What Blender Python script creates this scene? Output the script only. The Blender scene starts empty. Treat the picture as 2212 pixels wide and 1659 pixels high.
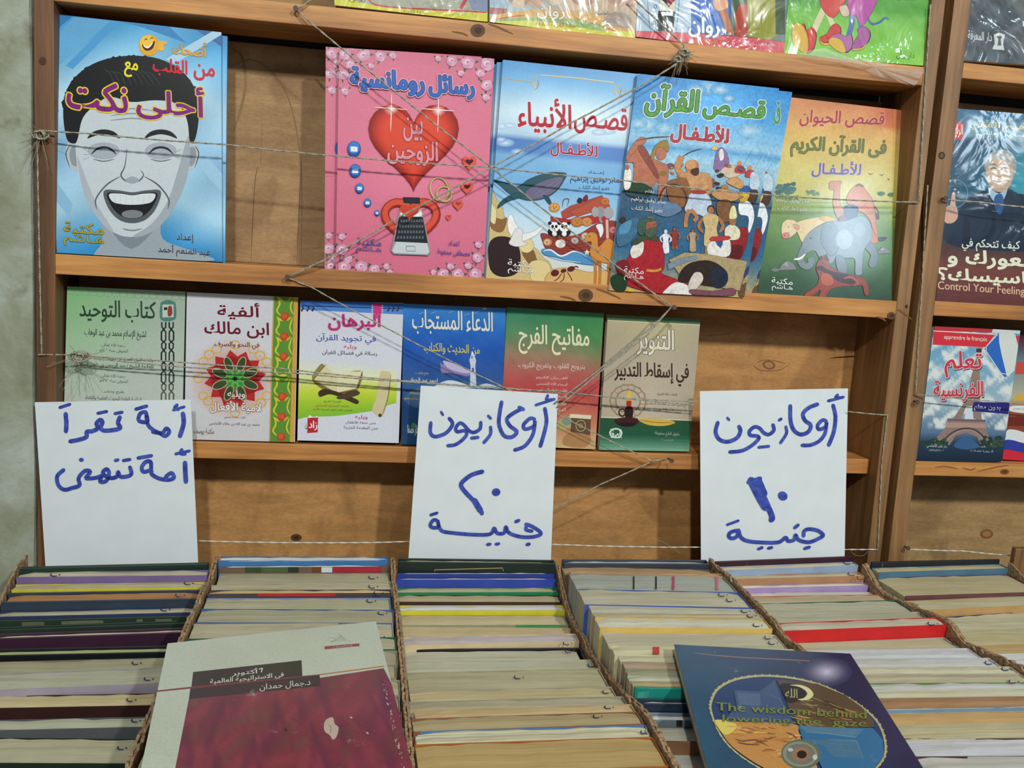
import bpy, math, random
from mathutils import Vector, Matrix
from mathutils.geometry import tessellate_polygon
random.seed(7)
SC = bpy.context.scene
COL = SC.collection

# ---------------------------------------------------------------- camera
F = 2040.0; CX, CY = 1106.0, 829.5
CAMZ = 1.25
def _n(v): return Vector(v).normalized()
_D = _n((-326, -380, F)); _X = Vector((11594, 420, F)); _X = (_X - _D * _X.dot(_D)).normalized(); _Z = -_D.cross(_X)
CAM = Vector((0, 0, CAMZ))
cam_d = bpy.data.cameras.new('camera'); cam = bpy.data.objects.new('camera', cam_d); COL.objects.link(cam)
cam_d.sensor_width = 36; cam_d.lens = 36 * F / 2212; cam_d.clip_start = .02
_m = Matrix(((_X.x, -_X.y, -_X.z), (_D.x, -_D.y, -_D.z), (_Z.x, -_Z.y, -_Z.z)))
cam.matrix_world = Matrix.Translation(CAM) @ _m.to_4x4()
SC.camera = cam

# ---------------------------------------------------------------- world, lamps, exposure
SC.view_settings.view_transform = 'Standard'; SC.view_settings.look = 'None'
SC.view_settings.gamma = 1; SC.view_settings.use_curve_mapping = False
SC.view_settings.exposure = 0.03
w = bpy.data.worlds.new('dim_hall'); SC.world = w; w.use_nodes = True
w.node_tree.nodes['Background'].inputs[0].default_value = (.80, .86, .92, 1)
w.node_tree.nodes['Background'].inputs[1].default_value = .20
def lamp(name, loc, target, power, size, col, sizey=None):
    d = bpy.data.lights.new(name, 'AREA'); d.energy = power; d.color = col; d.shape = 'RECTANGLE'
    d.size = size; d.size_y = sizey or size
    o = bpy.data.objects.new(name, d); COL.objects.link(o); o.location = loc
    o.rotation_euler = (Vector(target) - Vector(loc)).to_track_quat('-Z', 'Y').to_euler(); return o
AIM = (.2, .97, 1.1)
lamp('key_lamp', (-.22, -1.25, 2.62), AIM, 30, .09, (.98, 1, .965))
lamp('second_lamp', (.98, -1.20, 2.50), AIM, 31, .10, (.98, 1, .965))
lamp('cool_lamp', (1.317, -.40, 1.709), (.55, .97, 1.3), 2.4, .10, (.66, .85, 1), .22)
lamp('side_lamp', (1.724, -.40, 1.889), (.7, .97, 1.4), 1.4, .08, (.70, .87, 1), .25)
lamp('table_fill', (.35, .25, 2.75), (.25, .75, .9), 3.2, .25, (.98, 1, .965))  # fill light added above the table to brighten the boxes of books

# ---------------------------------------------------------------- measuring helpers
def ray(px, py):
    a, b = px - CX, py - CY
    return Vector((_X.x * a + _X.y * b + _X.z * F, _D.x * a + _D.y * b + _D.z * F, _Z.x * a + _Z.y * b + _Z.z * F))
S = _n((0, .038, 1)); N = _n((0, -1, .038)); XA = Vector((1, 0, 0))
P0 = CAM + ray(885, 350) / F * .95
def hit(px, py, p, n):
    r = ray(px, py); return CAM + r * ((p - CAM).dot(n) / r.dot(n))
def at(px, py, k=0.0): return hit(px, py, P0 + N * k, N)
def tb(px, py, z): return hit(px, py, Vector((0, 0, z)), Vector((0, 0, 1)))
# front plane of the bookcase: u along x, v up the lean, k out of the front
def sh(u, v, k): return Vector((u, 0, 0)) + S * v + N * k + Vector((0, P0.y, P0.z)) - S * 0
def suv(px, py, k=0):
    q = at(px, py, k) - Vector((0, P0.y, P0.z)); return q.x, q.dot(S)

# ---------------------------------------------------------------- object helpers
def link(o, parent=None):
    COL.objects.link(o)
    if parent: o.parent = parent
    return o
def worldloc(o):
    v = Vector((0, 0, 0))
    while o: v = v + o.location; o = o.parent
    return v
def empty(name, loc, label, cat, group=None):
    o = bpy.data.objects.new(name, None); o.location = loc; o.empty_display_size = .02
    link(o); o['label'] = label; o['category'] = cat
    if group: o['group'] = group
    return o
def lin(c):
    return tuple(((x / 255) / 12.92 if x <= 10 else (((x / 255) + .055) / 1.055) ** 2.4) for x in c)
def hx(s): return lin((int(s[0:2], 16), int(s[2:4], 16), int(s[4:6], 16)))
class MB:
    """collects faces in world coordinates, builds one mesh object"""
    def __init__(s): s.v = []; s.f = []; s.c = []; s.mi = []
    def poly(s, pts, col=None, mi=0):
        b = len(s.v); s.v += [Vector(p) for p in pts]; s.f.append(list(range(b, b + len(pts)))); s.c.append(col); s.mi.append(mi)
    def hexa(s, a, b, mi=0, col=None):
        """a: 4 pts of one end, b: 4 matching pts of the other end"""
        k = len(s.v); s.v += [Vector(p) for p in list(a) + list(b)]
        for q in ((0, 1, 2, 3), (7, 6, 5, 4), (0, 4, 5, 1), (1, 5, 6, 2), (2, 6, 7, 3), (3, 7, 4, 0)):
            s.f.append([k + i for i in q]); s.c.append(col); s.mi.append(mi)
        return s
    def box(s, lo, hi, mi=0, col=None):
        x0, y0, z0 = lo; x1, y1, z1 = hi
        return s.hexa([(x0, y0, z0), (x1, y0, z0), (x1, y0, z1), (x0, y0, z1)], [(x0, y1, z0), (x1, y1, z0), (x1, y1, z1), (x0, y1, z1)], mi, col)
    def tube(s, pts, r, n=7, twist=0, rs=None):
        pts = [Vector(p) for p in pts]; k = len(s.v); m = len(pts); up = Vector((0, 0, 1)); rings = []
        for i, p in enumerate(pts):
            t = (pts[min(i + 1, m - 1)] - pts[max(i - 1, 0)]).normalized()
            a = t.cross(up if abs(t.z) < .9 else XA).normalized(); b = t.cross(a); rr = rs[i] if rs else r
            for j in range(n):
                h = 2 * math.pi * j / n + twist * i; s.v.append(p + (a * math.cos(h) + b * math.sin(h)) * rr)
        for i in range(m - 1):
            for j in range(n):
                s.f.append([k + i * n + j, k + i * n + (j + 1) % n, k + (i + 1) * n + (j + 1) % n, k + (i + 1) * n + j]); s.c.append(None); s.mi.append(0)
        s.f.append([k + j for j in range(n)][::-1]); s.f.append([k + (m - 1) * n + j for j in range(n)])
        s.c += [None, None]; s.mi += [0, 0]
    def build(s, name, mats, parent=None, origin=None, bevel=0, smooth=False, kind=None, label=None, cat=None, group=None):
        me = bpy.data.meshes.new(name)
        o0 = worldloc(parent) if parent else (Vector(origin) if origin is not None else Vector((0, 0, 0)))
        me.from_pydata([v - o0 for v in s.v], [], s.f)
        if not isinstance(mats, (list, tuple)): mats = [mats]
        for m in mats: me.materials.append(m)
        if len(mats) > 1: me.polygons.foreach_set('material_index', s.mi)
        if any(c is not None for c in s.c):
            at_ = me.color_attributes.new('Col', 'FLOAT_COLOR', 'CORNER'); buf = []
            for f, c in zip(s.f, s.c):
                if c is None: c = (.5, .5, .5)
                if isinstance(c, list):
                    for q in c: buf += [q[0], q[1], q[2], 1]
                else: buf += [c[0], c[1], c[2], 1] * len(f)
            at_.data.foreach_set('color', buf)
        if smooth: me.polygons.foreach_set('use_smooth', [True] * len(me.polygons))
        me.update()
        o = bpy.data.objects.new(name, me); link(o, parent)
        if not parent: o.location = o0
        if bevel:
            b = o.modifiers.new('b', 'BEVEL'); b.width = bevel; b.segments = 2; b.limit_method = 'ANGLE'; b.harden_normals = False
        if kind: o['kind'] = kind
        if label: o['label'] = label
        if cat: o['category'] = cat
        if group: o['group'] = group
        return o

# ---------------------------------------------------------------- materials
def mat(name, col, rough=.6, build=None, coat=0, spec=.5, trans=0, alpha=None):
    m = bpy.data.materials.new(name); m.use_nodes = True; nt = m.node_tree; b = nt.nodes['Principled BSDF']
    b.inputs['Base Color'].default_value = (*col, 1); b.inputs['Roughness'].default_value = rough
    b.inputs['Specular IOR Level'].default_value = spec; b.inputs['Coat Weight'].default_value = coat
    if trans: b.inputs['Transmission Weight'].default_value = trans
    if build: build(nt, b)
    return m
def nd(nt, t, **k):
    n = nt.nodes.new(t)
    for a, v in k.items(): setattr(n, a, v)
    return n
def coords(nt, scale, kind='Object', rot=(0, 0, 0)):
    t = nd(nt, 'ShaderNodeTexCoord'); mp = nd(nt, 'ShaderNodeMapping'); mp.inputs['Scale'].default_value = scale
    mp.inputs['Rotation'].default_value = rot
    nt.links.new(t.outputs[kind], mp.inputs[0]); return mp.outputs[0]
def noise(nt, vec, scale, detail=4, rough=.55, dist=0):
    n = nd(nt, 'ShaderNodeTexNoise'); n.inputs['Scale'].default_value = scale; n.inputs['Detail'].default_value = detail
    n.inputs['Roughness'].default_value = rough; n.inputs['Distortion'].default_value = dist
    if vec is not None: nt.links.new(vec, n.inputs['Vector'])
    return n.outputs['Fac']
def ramp(nt, fac, stops, interp='LINEAR'):
    r = nd(nt, 'ShaderNodeValToRGB'); cr = r.color_ramp; cr.interpolation = interp
    while len(cr.elements) < len(stops): cr.elements.new(.5)
    for e, (p, c) in zip(cr.elements, stops): e.position = p; e.color = (*c, 1) if len(c) == 3 else c
    nt.links.new(fac, r.inputs[0]); return r.outputs[0]
def mixc(nt, fac, a, b, mode='MIX'):
    m = nd(nt, 'ShaderNodeMix', data_type='RGBA', blend_type=mode)
    for sck, v in ((0, fac), (6, a), (7, b)):
        if hasattr(v, 'links') or hasattr(v, 'is_linked'): nt.links.new(v, m.inputs[sck])
        else: m.inputs[sck].default_value = v if sck == 0 else (*v, 1)
    return m.outputs[2]
def bump(nt, b, fac, strength=.3, dist=.001):
    bp = nd(nt, 'ShaderNodeBump'); bp.inputs['Strength'].default_value = strength; bp.inputs['Distance'].default_value = dist
    nt.links.new(fac, bp.inputs['Height']); nt.links.new(bp.outputs[0], b.inputs['Normal']); return bp
def wood(name, c0, c1, c2, axis='X', rough=.55, knots=True, seed=0):
    def bl(nt, b):
        sc = {'X': (1.3, 22, 22), 'Z': (22, 22, 1.3)}[axis]
        v = coords(nt, sc)
        add = nd(nt, 'ShaderNodeVectorMath'); add.inputs[1].default_value = (seed * 3.1, seed * 7.7, seed * 1.3); nt.links.new(v, add.inputs[0]); v = add.outputs[0]
        g = noise(nt, v, 2.2, 6, .6, .6); g2 = noise(nt, v, 12, 3, .7)
        c = ramp(nt, g, [(.32, c0), (.5, c1), (.68, c2)])
        c = mixc(nt, .35, c, ramp(nt, g2, [(.3, (.55, .5, .45)), (.6, (1, 1, 1))]), 'MULTIPLY')
        big = noise(nt, coords(nt, (1, 1, 1)), 7, 3, .6)
        c = mixc(nt, .5, c, ramp(nt, big, [(.35, (.6, .55, .5)), (.6, (1.1, 1.05, 1))]), 'MULTIPLY')
        if knots:
            vo = nd(nt, 'ShaderNodeTexVoronoi'); vo.inputs['Scale'].default_value = 1
            vs = {'X': (3.1, 9, 9), 'Z': (9, 9, 3.1)}[axis]
            kv = coords(nt, vs); ad2 = nd(nt, 'ShaderNodeVectorMath'); ad2.inputs[1].default_value = (seed * 1.37 + .3, seed * .71, seed * 2.1)
            nt.links.new(kv, ad2.inputs[0]); nt.links.new(ad2.outputs[0], vo.inputs['Vector'])
            c = mixc(nt, ramp(nt, vo.outputs['Distance'], [(.0, (1, 1, 1)), (.09, (.7, .7, .7)), (.16, (0, 0, 0))]), c, hx('3d2718'))
        nt.links.new(c, b.inputs['Base Color']); bump(nt, b, g2, .35, .0008)
    return mat(name, c1, rough, bl)
M = {}
M['pine_x'] = wood('pine_shelf', hx('96602c'), hx('bb8042'), hx('d09a58'), 'X', .5)
M['pine_z'] = wood('pine_post', hx('6d4d2e'), hx('8d6840'), hx('a88054'), 'Z', .5, True, 2)
M['pine_shaded'] = wood('shaded_pine_post', hx('4e331c'), hx('6c4828'), hx('835a36'), 'Z', .55, True, 5)  # pine with the dimness of the left side put into its colour
def ply(name, c0, c1, seed, ringc=None):
    def bl(nt, b):
        v = coords(nt, (3, 3, 14)); g = noise(nt, v, 3 + seed, 6, .62, .8)
        c = ramp(nt, g, [(.3, c0), (.62, c1)])
        fine = noise(nt, coords(nt, (200, 200, 420)), 1, 2, .8)
        c = mixc(nt, .45, c, ramp(nt, fine, [(.3, (.6, .57, .52)), (.65, (1.12, 1.1, 1.08))]), 'MULTIPLY')
        st = noise(nt, coords(nt, (6, 6, 3.2)), 1.6 + seed * .3, 3, .5, 1.2)
        c = mixc(nt, .6, c, ramp(nt, st, [(.40, (.62, .56, .50)), (.47, (1, 1, 1)), (.9, (1.05, 1, .96))]), 'MULTIPLY')
        nt.links.new(c, b.inputs['Base Color']); bump(nt, b, fine, .25, .0006)
    return mat(name, c1, .7, bl)
M['ply_a'] = ply('stained_plywood', hx('93714a'), hx('b18c60'), .3)
M['ply_b'] = ply('plywood', hx('a0743f'), hx('bd8a50'), 1.1)
M['ply_c'] = ply('dull_plywood', hx('8f7146'), hx('a88757'), 2.0)
M['gap_dark'] = mat('gap_darkness', hx('34302e'), .9)  # charcoal colour standing for the darkness in the opening behind the plywood
def bl_wall(nt, b):
    g = noise(nt, coords(nt, (1, 1, 1)), 9, 8, .65, .4); h = noise(nt, coords(nt, (1, 1, 1)), 60, 5, .7)
    c = ramp(nt, g, [(.3, hx('6d7058')), (.5, hx('8f937e')), (.7, hx('b0b8ae'))])
    c = mixc(nt, .6, c, ramp(nt, noise(nt, coords(nt, (1, 1, 1)), 22, 4, .6), [(.33, (.45, .38, .3)), (.42, (1, 1, 1))]), 'MULTIPLY')
    nt.links.new(c, b.inputs['Base Color']); bump(nt, b, h, .6, .002)
M['plaster'] = mat('worn_plaster', hx('a0a08c'), .9, bl_wall)
def bl_card(nt, b):
    h = noise(nt, coords(nt, (1, 1, 1)), 260, 3, .7)
    c = ramp(nt, h, [(.3, hx('6e5640')), (.65, hx('a98d6c'))]); nt.links.new(c, b.inputs['Base Color']); bump(nt, b, h, 1, .002)
M['card'] = mat('raw_cardboard', hx('8d7354'), .95, bl_card, spec=.1)
def bl_card2(nt, b):
    h = noise(nt, coords(nt, (2, 60, 2)), 5, 3, .6)
    c = ramp(nt, h, [(.3, hx('7d6245')), (.65, hx('9c7f5b'))]); nt.links.new(c, b.inputs['Base Color'])
M['card_in'] = mat('cardboard', hx('8a6f50'), .9, bl_card2, spec=.2)
def bl_twine(nt, b):
    wv = noise(nt, coords(nt, (1, 1, 1)), 900, 2, .6)
    c = ramp(nt, wv, [(.35, hx('77705f')), (.65, hx('b8b3a1'))]); nt.links.new(c, b.inputs['Base Color']); bump(nt, b, wv, 1, .0006)
M['twine'] = mat('twine', hx('9b9382'), .9, bl_twine, spec=.2)
M['white_twine'] = mat('white_twine', hx('c9c7bd'), .8)
M['nail'] = mat('rusty_nail', hx('4a3c34'), .6)
M['frayed'] = mat('frayed_fibre', hx('8b7f6a'), .95, spec=.1)
M['floor'] = mat('grey_floor', hx('77746c'), .8)
M['tabletop'] = mat('table_board', hx('6b4d31'), .7)
_pg = {}
def pages(c):
    """paper block material: fine leaf lines along the book"""
    if c in _pg: return _pg[c]
    col = hx(c)
    def bl(nt, b):
        t = nd(nt, 'ShaderNodeTexCoord'); oi = nd(nt, 'ShaderNodeObjectInfo')
        ad = nd(nt, 'ShaderNodeVectorMath'); nt.links.new(t.outputs['Object'], ad.inputs[0]); nt.links.new(oi.outputs['Random'], ad.inputs[1])
        mp = nd(nt, 'ShaderNodeMapping'); mp.inputs['Scale'].default_value = (5, 900, 2); nt.links.new(ad.outputs[0], mp.inputs[0])
        g = noise(nt, mp.outputs[0], 1, 3, .75)
        mp2 = nd(nt, 'ShaderNodeMapping'); mp2.inputs['Scale'].default_value = (9, 120, 9); nt.links.new(ad.outputs[0], mp2.inputs[0])
        h = noise(nt, mp2.outputs[0], 1, 3, .6)
        cc = mixc(nt, .75, col, ramp(nt, g, [(.28, (.74, .72, .67)), (.55, (1.04, 1.03, 1.0))]), 'MULTIPLY')
        cc = mixc(nt, .8, cc, ramp(nt, h, [(.3, (.84, .79, .70)), (.6, (1.08, 1.07, 1.05))]), 'MULTIPLY')
        nt.links.new(cc, b.inputs['Base Color']); bump(nt, b, g, .5, .0006)
    _pg[c] = mat('page_edges_' + 'abcdefghijklmnopqrstuvwxyz'[len(_pg) % 26], col, .85, bl, spec=.2); return _pg[c]
_cv = {}
def cover_mat(c, rough=.35):
    k = (c, rough)
    if k in _cv: return _cv[k]
    col = hx(c)
    def bl(nt, b):
        oi = nd(nt, 'ShaderNodeTexCoord')
        g = noise(nt, coords(nt, (14, 14, 14)), 3, 5, .65)
        s = noise(nt, coords(nt, (60, 60, 60)), 9, 4, .75)
        cc = mixc(nt, .7, col, ramp(nt, g, [(.3, (.78, .78, .8)), (.7, (1.12, 1.1, 1.08))]), 'MULTIPLY')
        wc = tuple(min(1, x * .5 + .28) for x in col)
        cc = mixc(nt, ramp(nt, s, [(.72, (0, 0, 0)), (.80, (.5, .5, .5))]), cc, wc)
        nt.links.new(cc, b.inputs['Base Color'])
    _cv[k] = mat('cover_stock', col, rough, bl); return _cv[k]
def printed(name, rough=.3, coat=.06, wrinkle=0, grain=.12, worn=0, paint=0, crough=.12):
    def bl(nt, b):
        a = nd(nt, 'ShaderNodeVertexColor', layer_name='Col')
        g = noise(nt, coords(nt, (1, 1, 1)), 420, 3, .7)
        c = mixc(nt, grain * 2, a.outputs[0], ramp(nt, g, [(.25, (.62, .62, .64)), (.75, (1.12, 1.12, 1.10))]), 'MULTIPLY')
        if paint:
            p1 = noise(nt, coords(nt, (1, 1, 1)), 210, 5, .7, 1.0); c = mixc(nt, paint, c, ramp(nt, p1, [(.3, (.35, .33, .36)), (.5, (.95, .92, .9)), (.7, (1.45, 1.4, 1.3))]), 'MULTIPLY')
        if worn:
            s = noise(nt, coords(nt, (1, 1, 1)), 38, 8, .75)
            c = mixc(nt, ramp(nt, s, [(.64, (0, 0, 0)), (.78, (worn, worn, worn))]), c, (.62, .60, .55))
        nt.links.new(c, b.inputs['Base Color'])
        h = noise(nt, coords(nt, (1, 1, 1)), 16, 3, .5)
        if wrinkle: h = noise(nt, coords(nt, (1, 1, 1)), 15, 3.5, .5, .8)
        bp = bump(nt, b, h, .10 if not wrinkle else wrinkle, .002 if not wrinkle else .010)
        if wrinkle: nt.links.new(bp.outputs[0], b.inputs['Coat Normal'])
        b.inputs['Coat Roughness'].default_value = crough
    return mat(name, (.5, .5, .5), rough, bl, coat=coat, spec=.22)
M['print'] = printed('printed_gloss_cover')
M['printp'] = printed('printed_painting_cover', .3, .25, paint=.5)
M['printg'] = printed('printed_high_gloss_cover', .3, .7, paint=.2, crough=.15)
M['printm'] = printed('printed_matt_paper', .55, 0)
M['printw'] = printed('printed_cover_in_clear_film', .3, 1.0, .7, crough=.07)
M['printf'] = printed('printed_cover_in_smooth_film', .3, .9, .22, crough=.1)
M['printo'] = printed('printed_worn_cover', .32, .45, 0, .2, .55, crough=.2)
def bl_sign(nt, b):
    g = noise(nt, coords(nt, (1, 1, 1)), 30, 4, .6)
    c = ramp(nt, g, [(.3, hx('ccd3d5')), (.7, hx('d2d9db'))]); nt.links.new(c, b.inputs['Base Color'])
M['paper'] = mat('white_card', hx('dfe3e2'), .6, bl_sign, spec=.3)
def bl_ink(nt, b):
    g = noise(nt, coords(nt, (1, 1, 1)), 120, 3, .6, 1)
    c = ramp(nt, g, [(.35, hx('1c2f86')), (.7, hx('3f57b4'))]); nt.links.new(c, b.inputs['Base Color'])
M['ink'] = mat('blue_marker_ink', hx('2a3f9a'), .5, bl_ink)
M['pen'] = mat('dark_pen_ink', hx('23244a'), .6)
def bl_film(nt, b):
    h = noise(nt, coords(nt, (1, 1, 1)), 40, 6, .7); bump(nt, b, h, 1, .004); b.inputs['Alpha'].default_value = .22
M['film'] = mat('clear_film', (.9, .92, .9), .12, bl_film, coat=1)

# ---------------------------------------------------------------- arabic shaping
_T = {}
_k = 0xFE80
for _ch, _cnt in zip('ءآأؤإئابةتثجحخدذرزسشصضطظعغفقكلمنهوىي', [1, 2, 2, 2, 2, 4, 2, 4, 2, 4, 4, 4, 4, 4, 2, 2, 2, 2] + [4] * 15 + [2, 2, 4]):
    _T[_ch] = (_k, _cnt); _k += _cnt
_LA = {'آ': 0xFEF5, 'أ': 0xFEF7, 'إ': 0xFEF9, 'ا': 0xFEFB}
def shape(s):
    out = []; i = 0; n = len(s)
    def joins_next(c): return c == 'ـ' or (c in _T and _T[c][1] == 4)
    def joins_prev(c): return c == 'ـ' or (c in _T and _T[c][1] >= 2)
    while i < n:
        c = s[i]; prev = i > 0 and joins_next(s[i - 1])
        if c == 'ل' and i + 1 < n and s[i + 1] in _LA:
            out.append(chr(_LA[s[i + 1]] + (1 if prev else 0))); i += 2; continue
        if c in _T:
            k, cnt = _T[c]; nxt = i + 1 < n and joins_prev(s[i + 1])
            if cnt == 1: out.append(chr(k))
            elif cnt == 2: out.append(chr(k + (1 if prev else 0)))
            else: out.append(chr(k + (3 if prev and nxt else 1 if prev else 2 if nxt else 0)))
        else: out.append(c)
        i += 1
    r = out[::-1]; res = []; i = 0
    isd = lambda ch: ch.isdigit()
    while i < len(r):
        j = i
        while j < len(r) and isd(r[j]): j += 1
        if j > i: res += r[i:j][::-1]; i = j
        else: res.append(r[i]); i += 1
    return ''.join(res)
_cache = {}
def glyphs(s, off, res=3):
    k = (s, round(off, 3))
    if k in _cache: return _cache[k]
    cu = bpy.data.curves.new('t', 'FONT'); cu.resolution_u = res; cu.offset = off
    cu.body = shape(s) if any('\u0600' <= c <= '\u06ff' for c in s) else s
    o = bpy.data.objects.new('t', cu); COL.objects.link(o); bpy.context.view_layer.update()
    me = bpy.data.meshes.new_from_object(o.evaluated_get(bpy.context.evaluated_depsgraph_get()))
    v = [(a.co.x, a.co.y) for a in me.vertices]; f = [tuple(p.vertices) for p in me.polygons]
    bpy.data.objects.remove(o); bpy.data.curves.remove(cu); bpy.data.meshes.remove(me)
    _cache[k] = (v, f); return v, f

# ---------------------------------------------------------------- drawing on a printed surface
def smooth(pts, closed, n=5):
    m = len(pts); out = []
    R = range(m) if closed else range(m - 1)
    for i in R:
        p0 = pts[(i - 1) % m] if closed or i > 0 else pts[i]; p1 = pts[i]; p2 = pts[(i + 1) % m]
        p3 = pts[(i + 2) % m] if closed or i + 2 < m else p2
        for k in range(n):
            t = k / n; t2 = t * t; t3 = t2 * t
            out.append(tuple(.5 * (2 * p1[d] + (p2[d] - p0[d]) * t + (2 * p0[d] - 5 * p1[d] + 4 * p2[d] - p3[d]) * t2 + (3 * p1[d] - p0[d] - 3 * p2[d] + p3[d]) * t3) for d in (0, 1)))
    if not closed: out.append(tuple(pts[-1]))
    return out
class Art:
    """flat print on one real surface; P(px,py) -> point on that surface, n its normal"""
    def __init__(s, P, n, lift=3.5e-6):
        s.P, s.n, s.l = P, n, lift; s.mb = {}; s.z = 12; s.o = (0, 0); s.k = 1.0; s.sl = .0; s.quadpx = None; s.nt = 0; s.ol = 0
    def crop(s, ox, oy, k, slope=None):
        s.o = (ox, oy); s.k = k
        if slope is not None: s.sl = slope
        return s
    def xy(s, p): return (p[0] / s.k + s.o[0], p[1] / s.k + s.o[1])
    def at(s, p, z): return s.P(*p) + s.n * (s.l * z)
    def _mb(s, ch): return s.mb.setdefault(ch, MB())
    def edges(s):
        q = s.quadpx; cx = sum(p[0] for p in q) / 4; cy = sum(p[1] for p in q) / 4; E_ = []
        for i in range(4):
            a, b = q[i], q[(i + 1) % 4]; nx, ny = -(b[1] - a[1]), b[0] - a[0]; h = math.hypot(nx, ny); nx /= h; ny /= h
            c = nx * a[0] + ny * a[1]
            if nx * cx + ny * cy < c: nx, ny, c = -nx, -ny, -c
            E_.append((nx, ny, c - .15))
        s.E_ = E_
    def emit(s, pts, faces, cols, z, ch):
        """2-D px points, faces, colour per face (tuple) or per point (list); clipped to the printed surface"""
        m = s._mb(ch); b = len(m.v); m.v += [s.at(p, z) for p in pts]
        if s.quadpx and not hasattr(s, 'E_'): s.edges()
        ins = [all(nx * p[0] + ny * p[1] >= c - .01 for nx, ny, c in s.E_) for p in pts] if s.quadpx else [True] * len(pts)
        for f, c in zip(faces, cols):
            k = sum(ins[i] for i in f)
            if k == len(f): m.f.append([b + i for i in f]); m.c.append(c); m.mi.append(0); continue
            poly = [pts[i] for i in f]
            for nx, ny, cc in s.E_:
                out = []; n_ = len(poly)
                for i in range(n_):
                    p, q = poly[i], poly[(i + 1) % n_]; dp = nx * p[0] + ny * p[1] - cc; dq = nx * q[0] + ny * q[1] - cc
                    if dp >= 0: out.append(p)
                    if (dp >= 0) != (dq >= 0): t = dp / (dp - dq); out.append((p[0] + (q[0] - p[0]) * t, p[1] + (q[1] - p[1]) * t))
                poly = out
                if len(poly) < 3: break
            if len(poly) < 3: continue
            if isinstance(c, list): c = tuple(sum(x[d] for x in c) / len(c) for d in range(3))
            k0 = len(m.v); m.v += [s.at(p, z) for p in poly]; m.f.append(list(range(k0, k0 + len(poly)))); m.c.append(c); m.mi.append(0)
    def poly(s, col, pts, sm=True, ch='illustration', n=4):
        q = [s.xy(p) for p in pts]
        if sm: q = smooth(q, True, n)
        s._fill(q, col, ch)
        if s.ol:
            c = hx(col) if isinstance(col, str) else col; o_, k_ = s.o, s.k; s.o, s.k = (0, 0), 1
            s.line(tuple(x * .28 for x in c), s.ol / k_, q + [q[0]], False, False, ch); s.o, s.k = o_, k_
    def _fill(s, q, col, ch):
        s.z += 1; col = hx(col) if isinstance(col, str) else col; F_ = []
        for t in tessellate_polygon([[Vector((p[0], p[1], 0)) for p in q]]):
            a, c_, d = (q[i] for i in t)
            ar = (c_[0] - a[0]) * (d[1] - a[1]) - (c_[1] - a[1]) * (d[0] - a[0])
            F_.append(tuple(t) if ar < 0 else tuple(t)[::-1])
        s.emit(q, F_, [col] * len(F_), s.z, ch)
    def quad(s, col, pts, ch='illustration'): s.poly(col, pts, False, ch)
    def ell(s, col, cx, cy, rx, ry=None, n=22, rot=0, ch='illustration'):
        ry = ry or rx; c, d = math.cos(rot), math.sin(rot)
        s._fill([s.xy((cx + rx * math.cos(a) * c - ry * math.sin(a) * d, cy + rx * math.cos(a) * d + ry * math.sin(a) * c)) for a in (2 * math.pi * i / n for i in range(n))], col, ch)
    def line(s, col, w_, pts, sm=True, taper=True, ch='illustration', close=False):
        q = [s.xy(p) for p in pts]
        if close: q = q + [q[0]]
        if sm and len(q) > 2: q = smooth(q, False, 5)
        w_ = w_ / s.k; n = len(q); V_ = []
        for i, p in enumerate(q):
            a = q[max(i - 1, 0)]; b = q[min(i + 1, n - 1)]; dx, dy = b[0] - a[0], b[1] - a[1]; h = math.hypot(dx, dy) or 1
            t = i / (n - 1); ww = w_ / 2 * ((.25 + .75 * min(1, 4 * min(t, 1 - t))) if taper else 1)
            V_ += [(p[0] - dy / h * ww, p[1] + dx / h * ww), (p[0] + dy / h * ww, p[1] - dx / h * ww)]
        s.z += 1; col = hx(col) if isinstance(col, str) else col
        s.emit(V_, [(2 * i + 2, 2 * i + 3, 2 * i + 1, 2 * i) for i in range(n - 1)], [col] * (n - 1), s.z, ch)
    def grad(s, quad, fn, nx=24, ny=32, ch='illustration'):
        """quad TL,TR,BR,BL in crop px; fn(u,v)-> sRGB 0-255 triple"""
        s.z += 1; q = [s.xy(p) for p in quad]; V_ = []; g = []; F_ = []; C_ = []
        for j in range(ny + 1):
            for i in range(nx + 1):
                u, v = i / nx, j / ny
                V_.append(tuple((q[0][d] * (1 - u) + q[1][d] * u) * (1 - v) + (q[3][d] * (1 - u) + q[2][d] * u) * v for d in (0, 1)))
                g.append(lin([max(0, min(255, c)) for c in fn(u, v)]))
        for j in range(ny):
            for i in range(nx):
                k = [j * (nx + 1) + i, (j + 1) * (nx + 1) + i, (j + 1) * (nx + 1) + i + 1, j * (nx + 1) + i + 1]
                F_.append(k); C_.append([g[a] for a in k])
        s.emit(V_, F_, C_, s.z, ch)
    def glow(s, fnc, cx, cy, rx, ry, c_in, under, n=28, rings=7, pw=1.5, ch='illustration'):
        """soft round patch: colour c_in fading to under"""
        s.z += 1; a0, a1 = lin(c_in), lin(under); cs = []; V_ = []; F_ = []; C_ = []
        for r in range(rings + 1):
            for i in range(n):
                h = 2 * math.pi * i / n; V_.append(s.xy((cx + rx * r / rings * math.cos(h), cy + ry * r / rings * math.sin(h))))
            t = (1 - r / rings) ** pw; cs.append(tuple(a1[d] + (a0[d] - a1[d]) * t for d in range(3)))
        for r in range(rings):
            for i in range(n):
                j = (i + 1) % n; F_.append((r * n + i, r * n + j, (r + 1) * n + j, (r + 1) * n + i)); C_.append([cs[r], cs[r], cs[r + 1], cs[r + 1]])
        s.emit(V_, F_, C_, s.z, ch)
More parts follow.
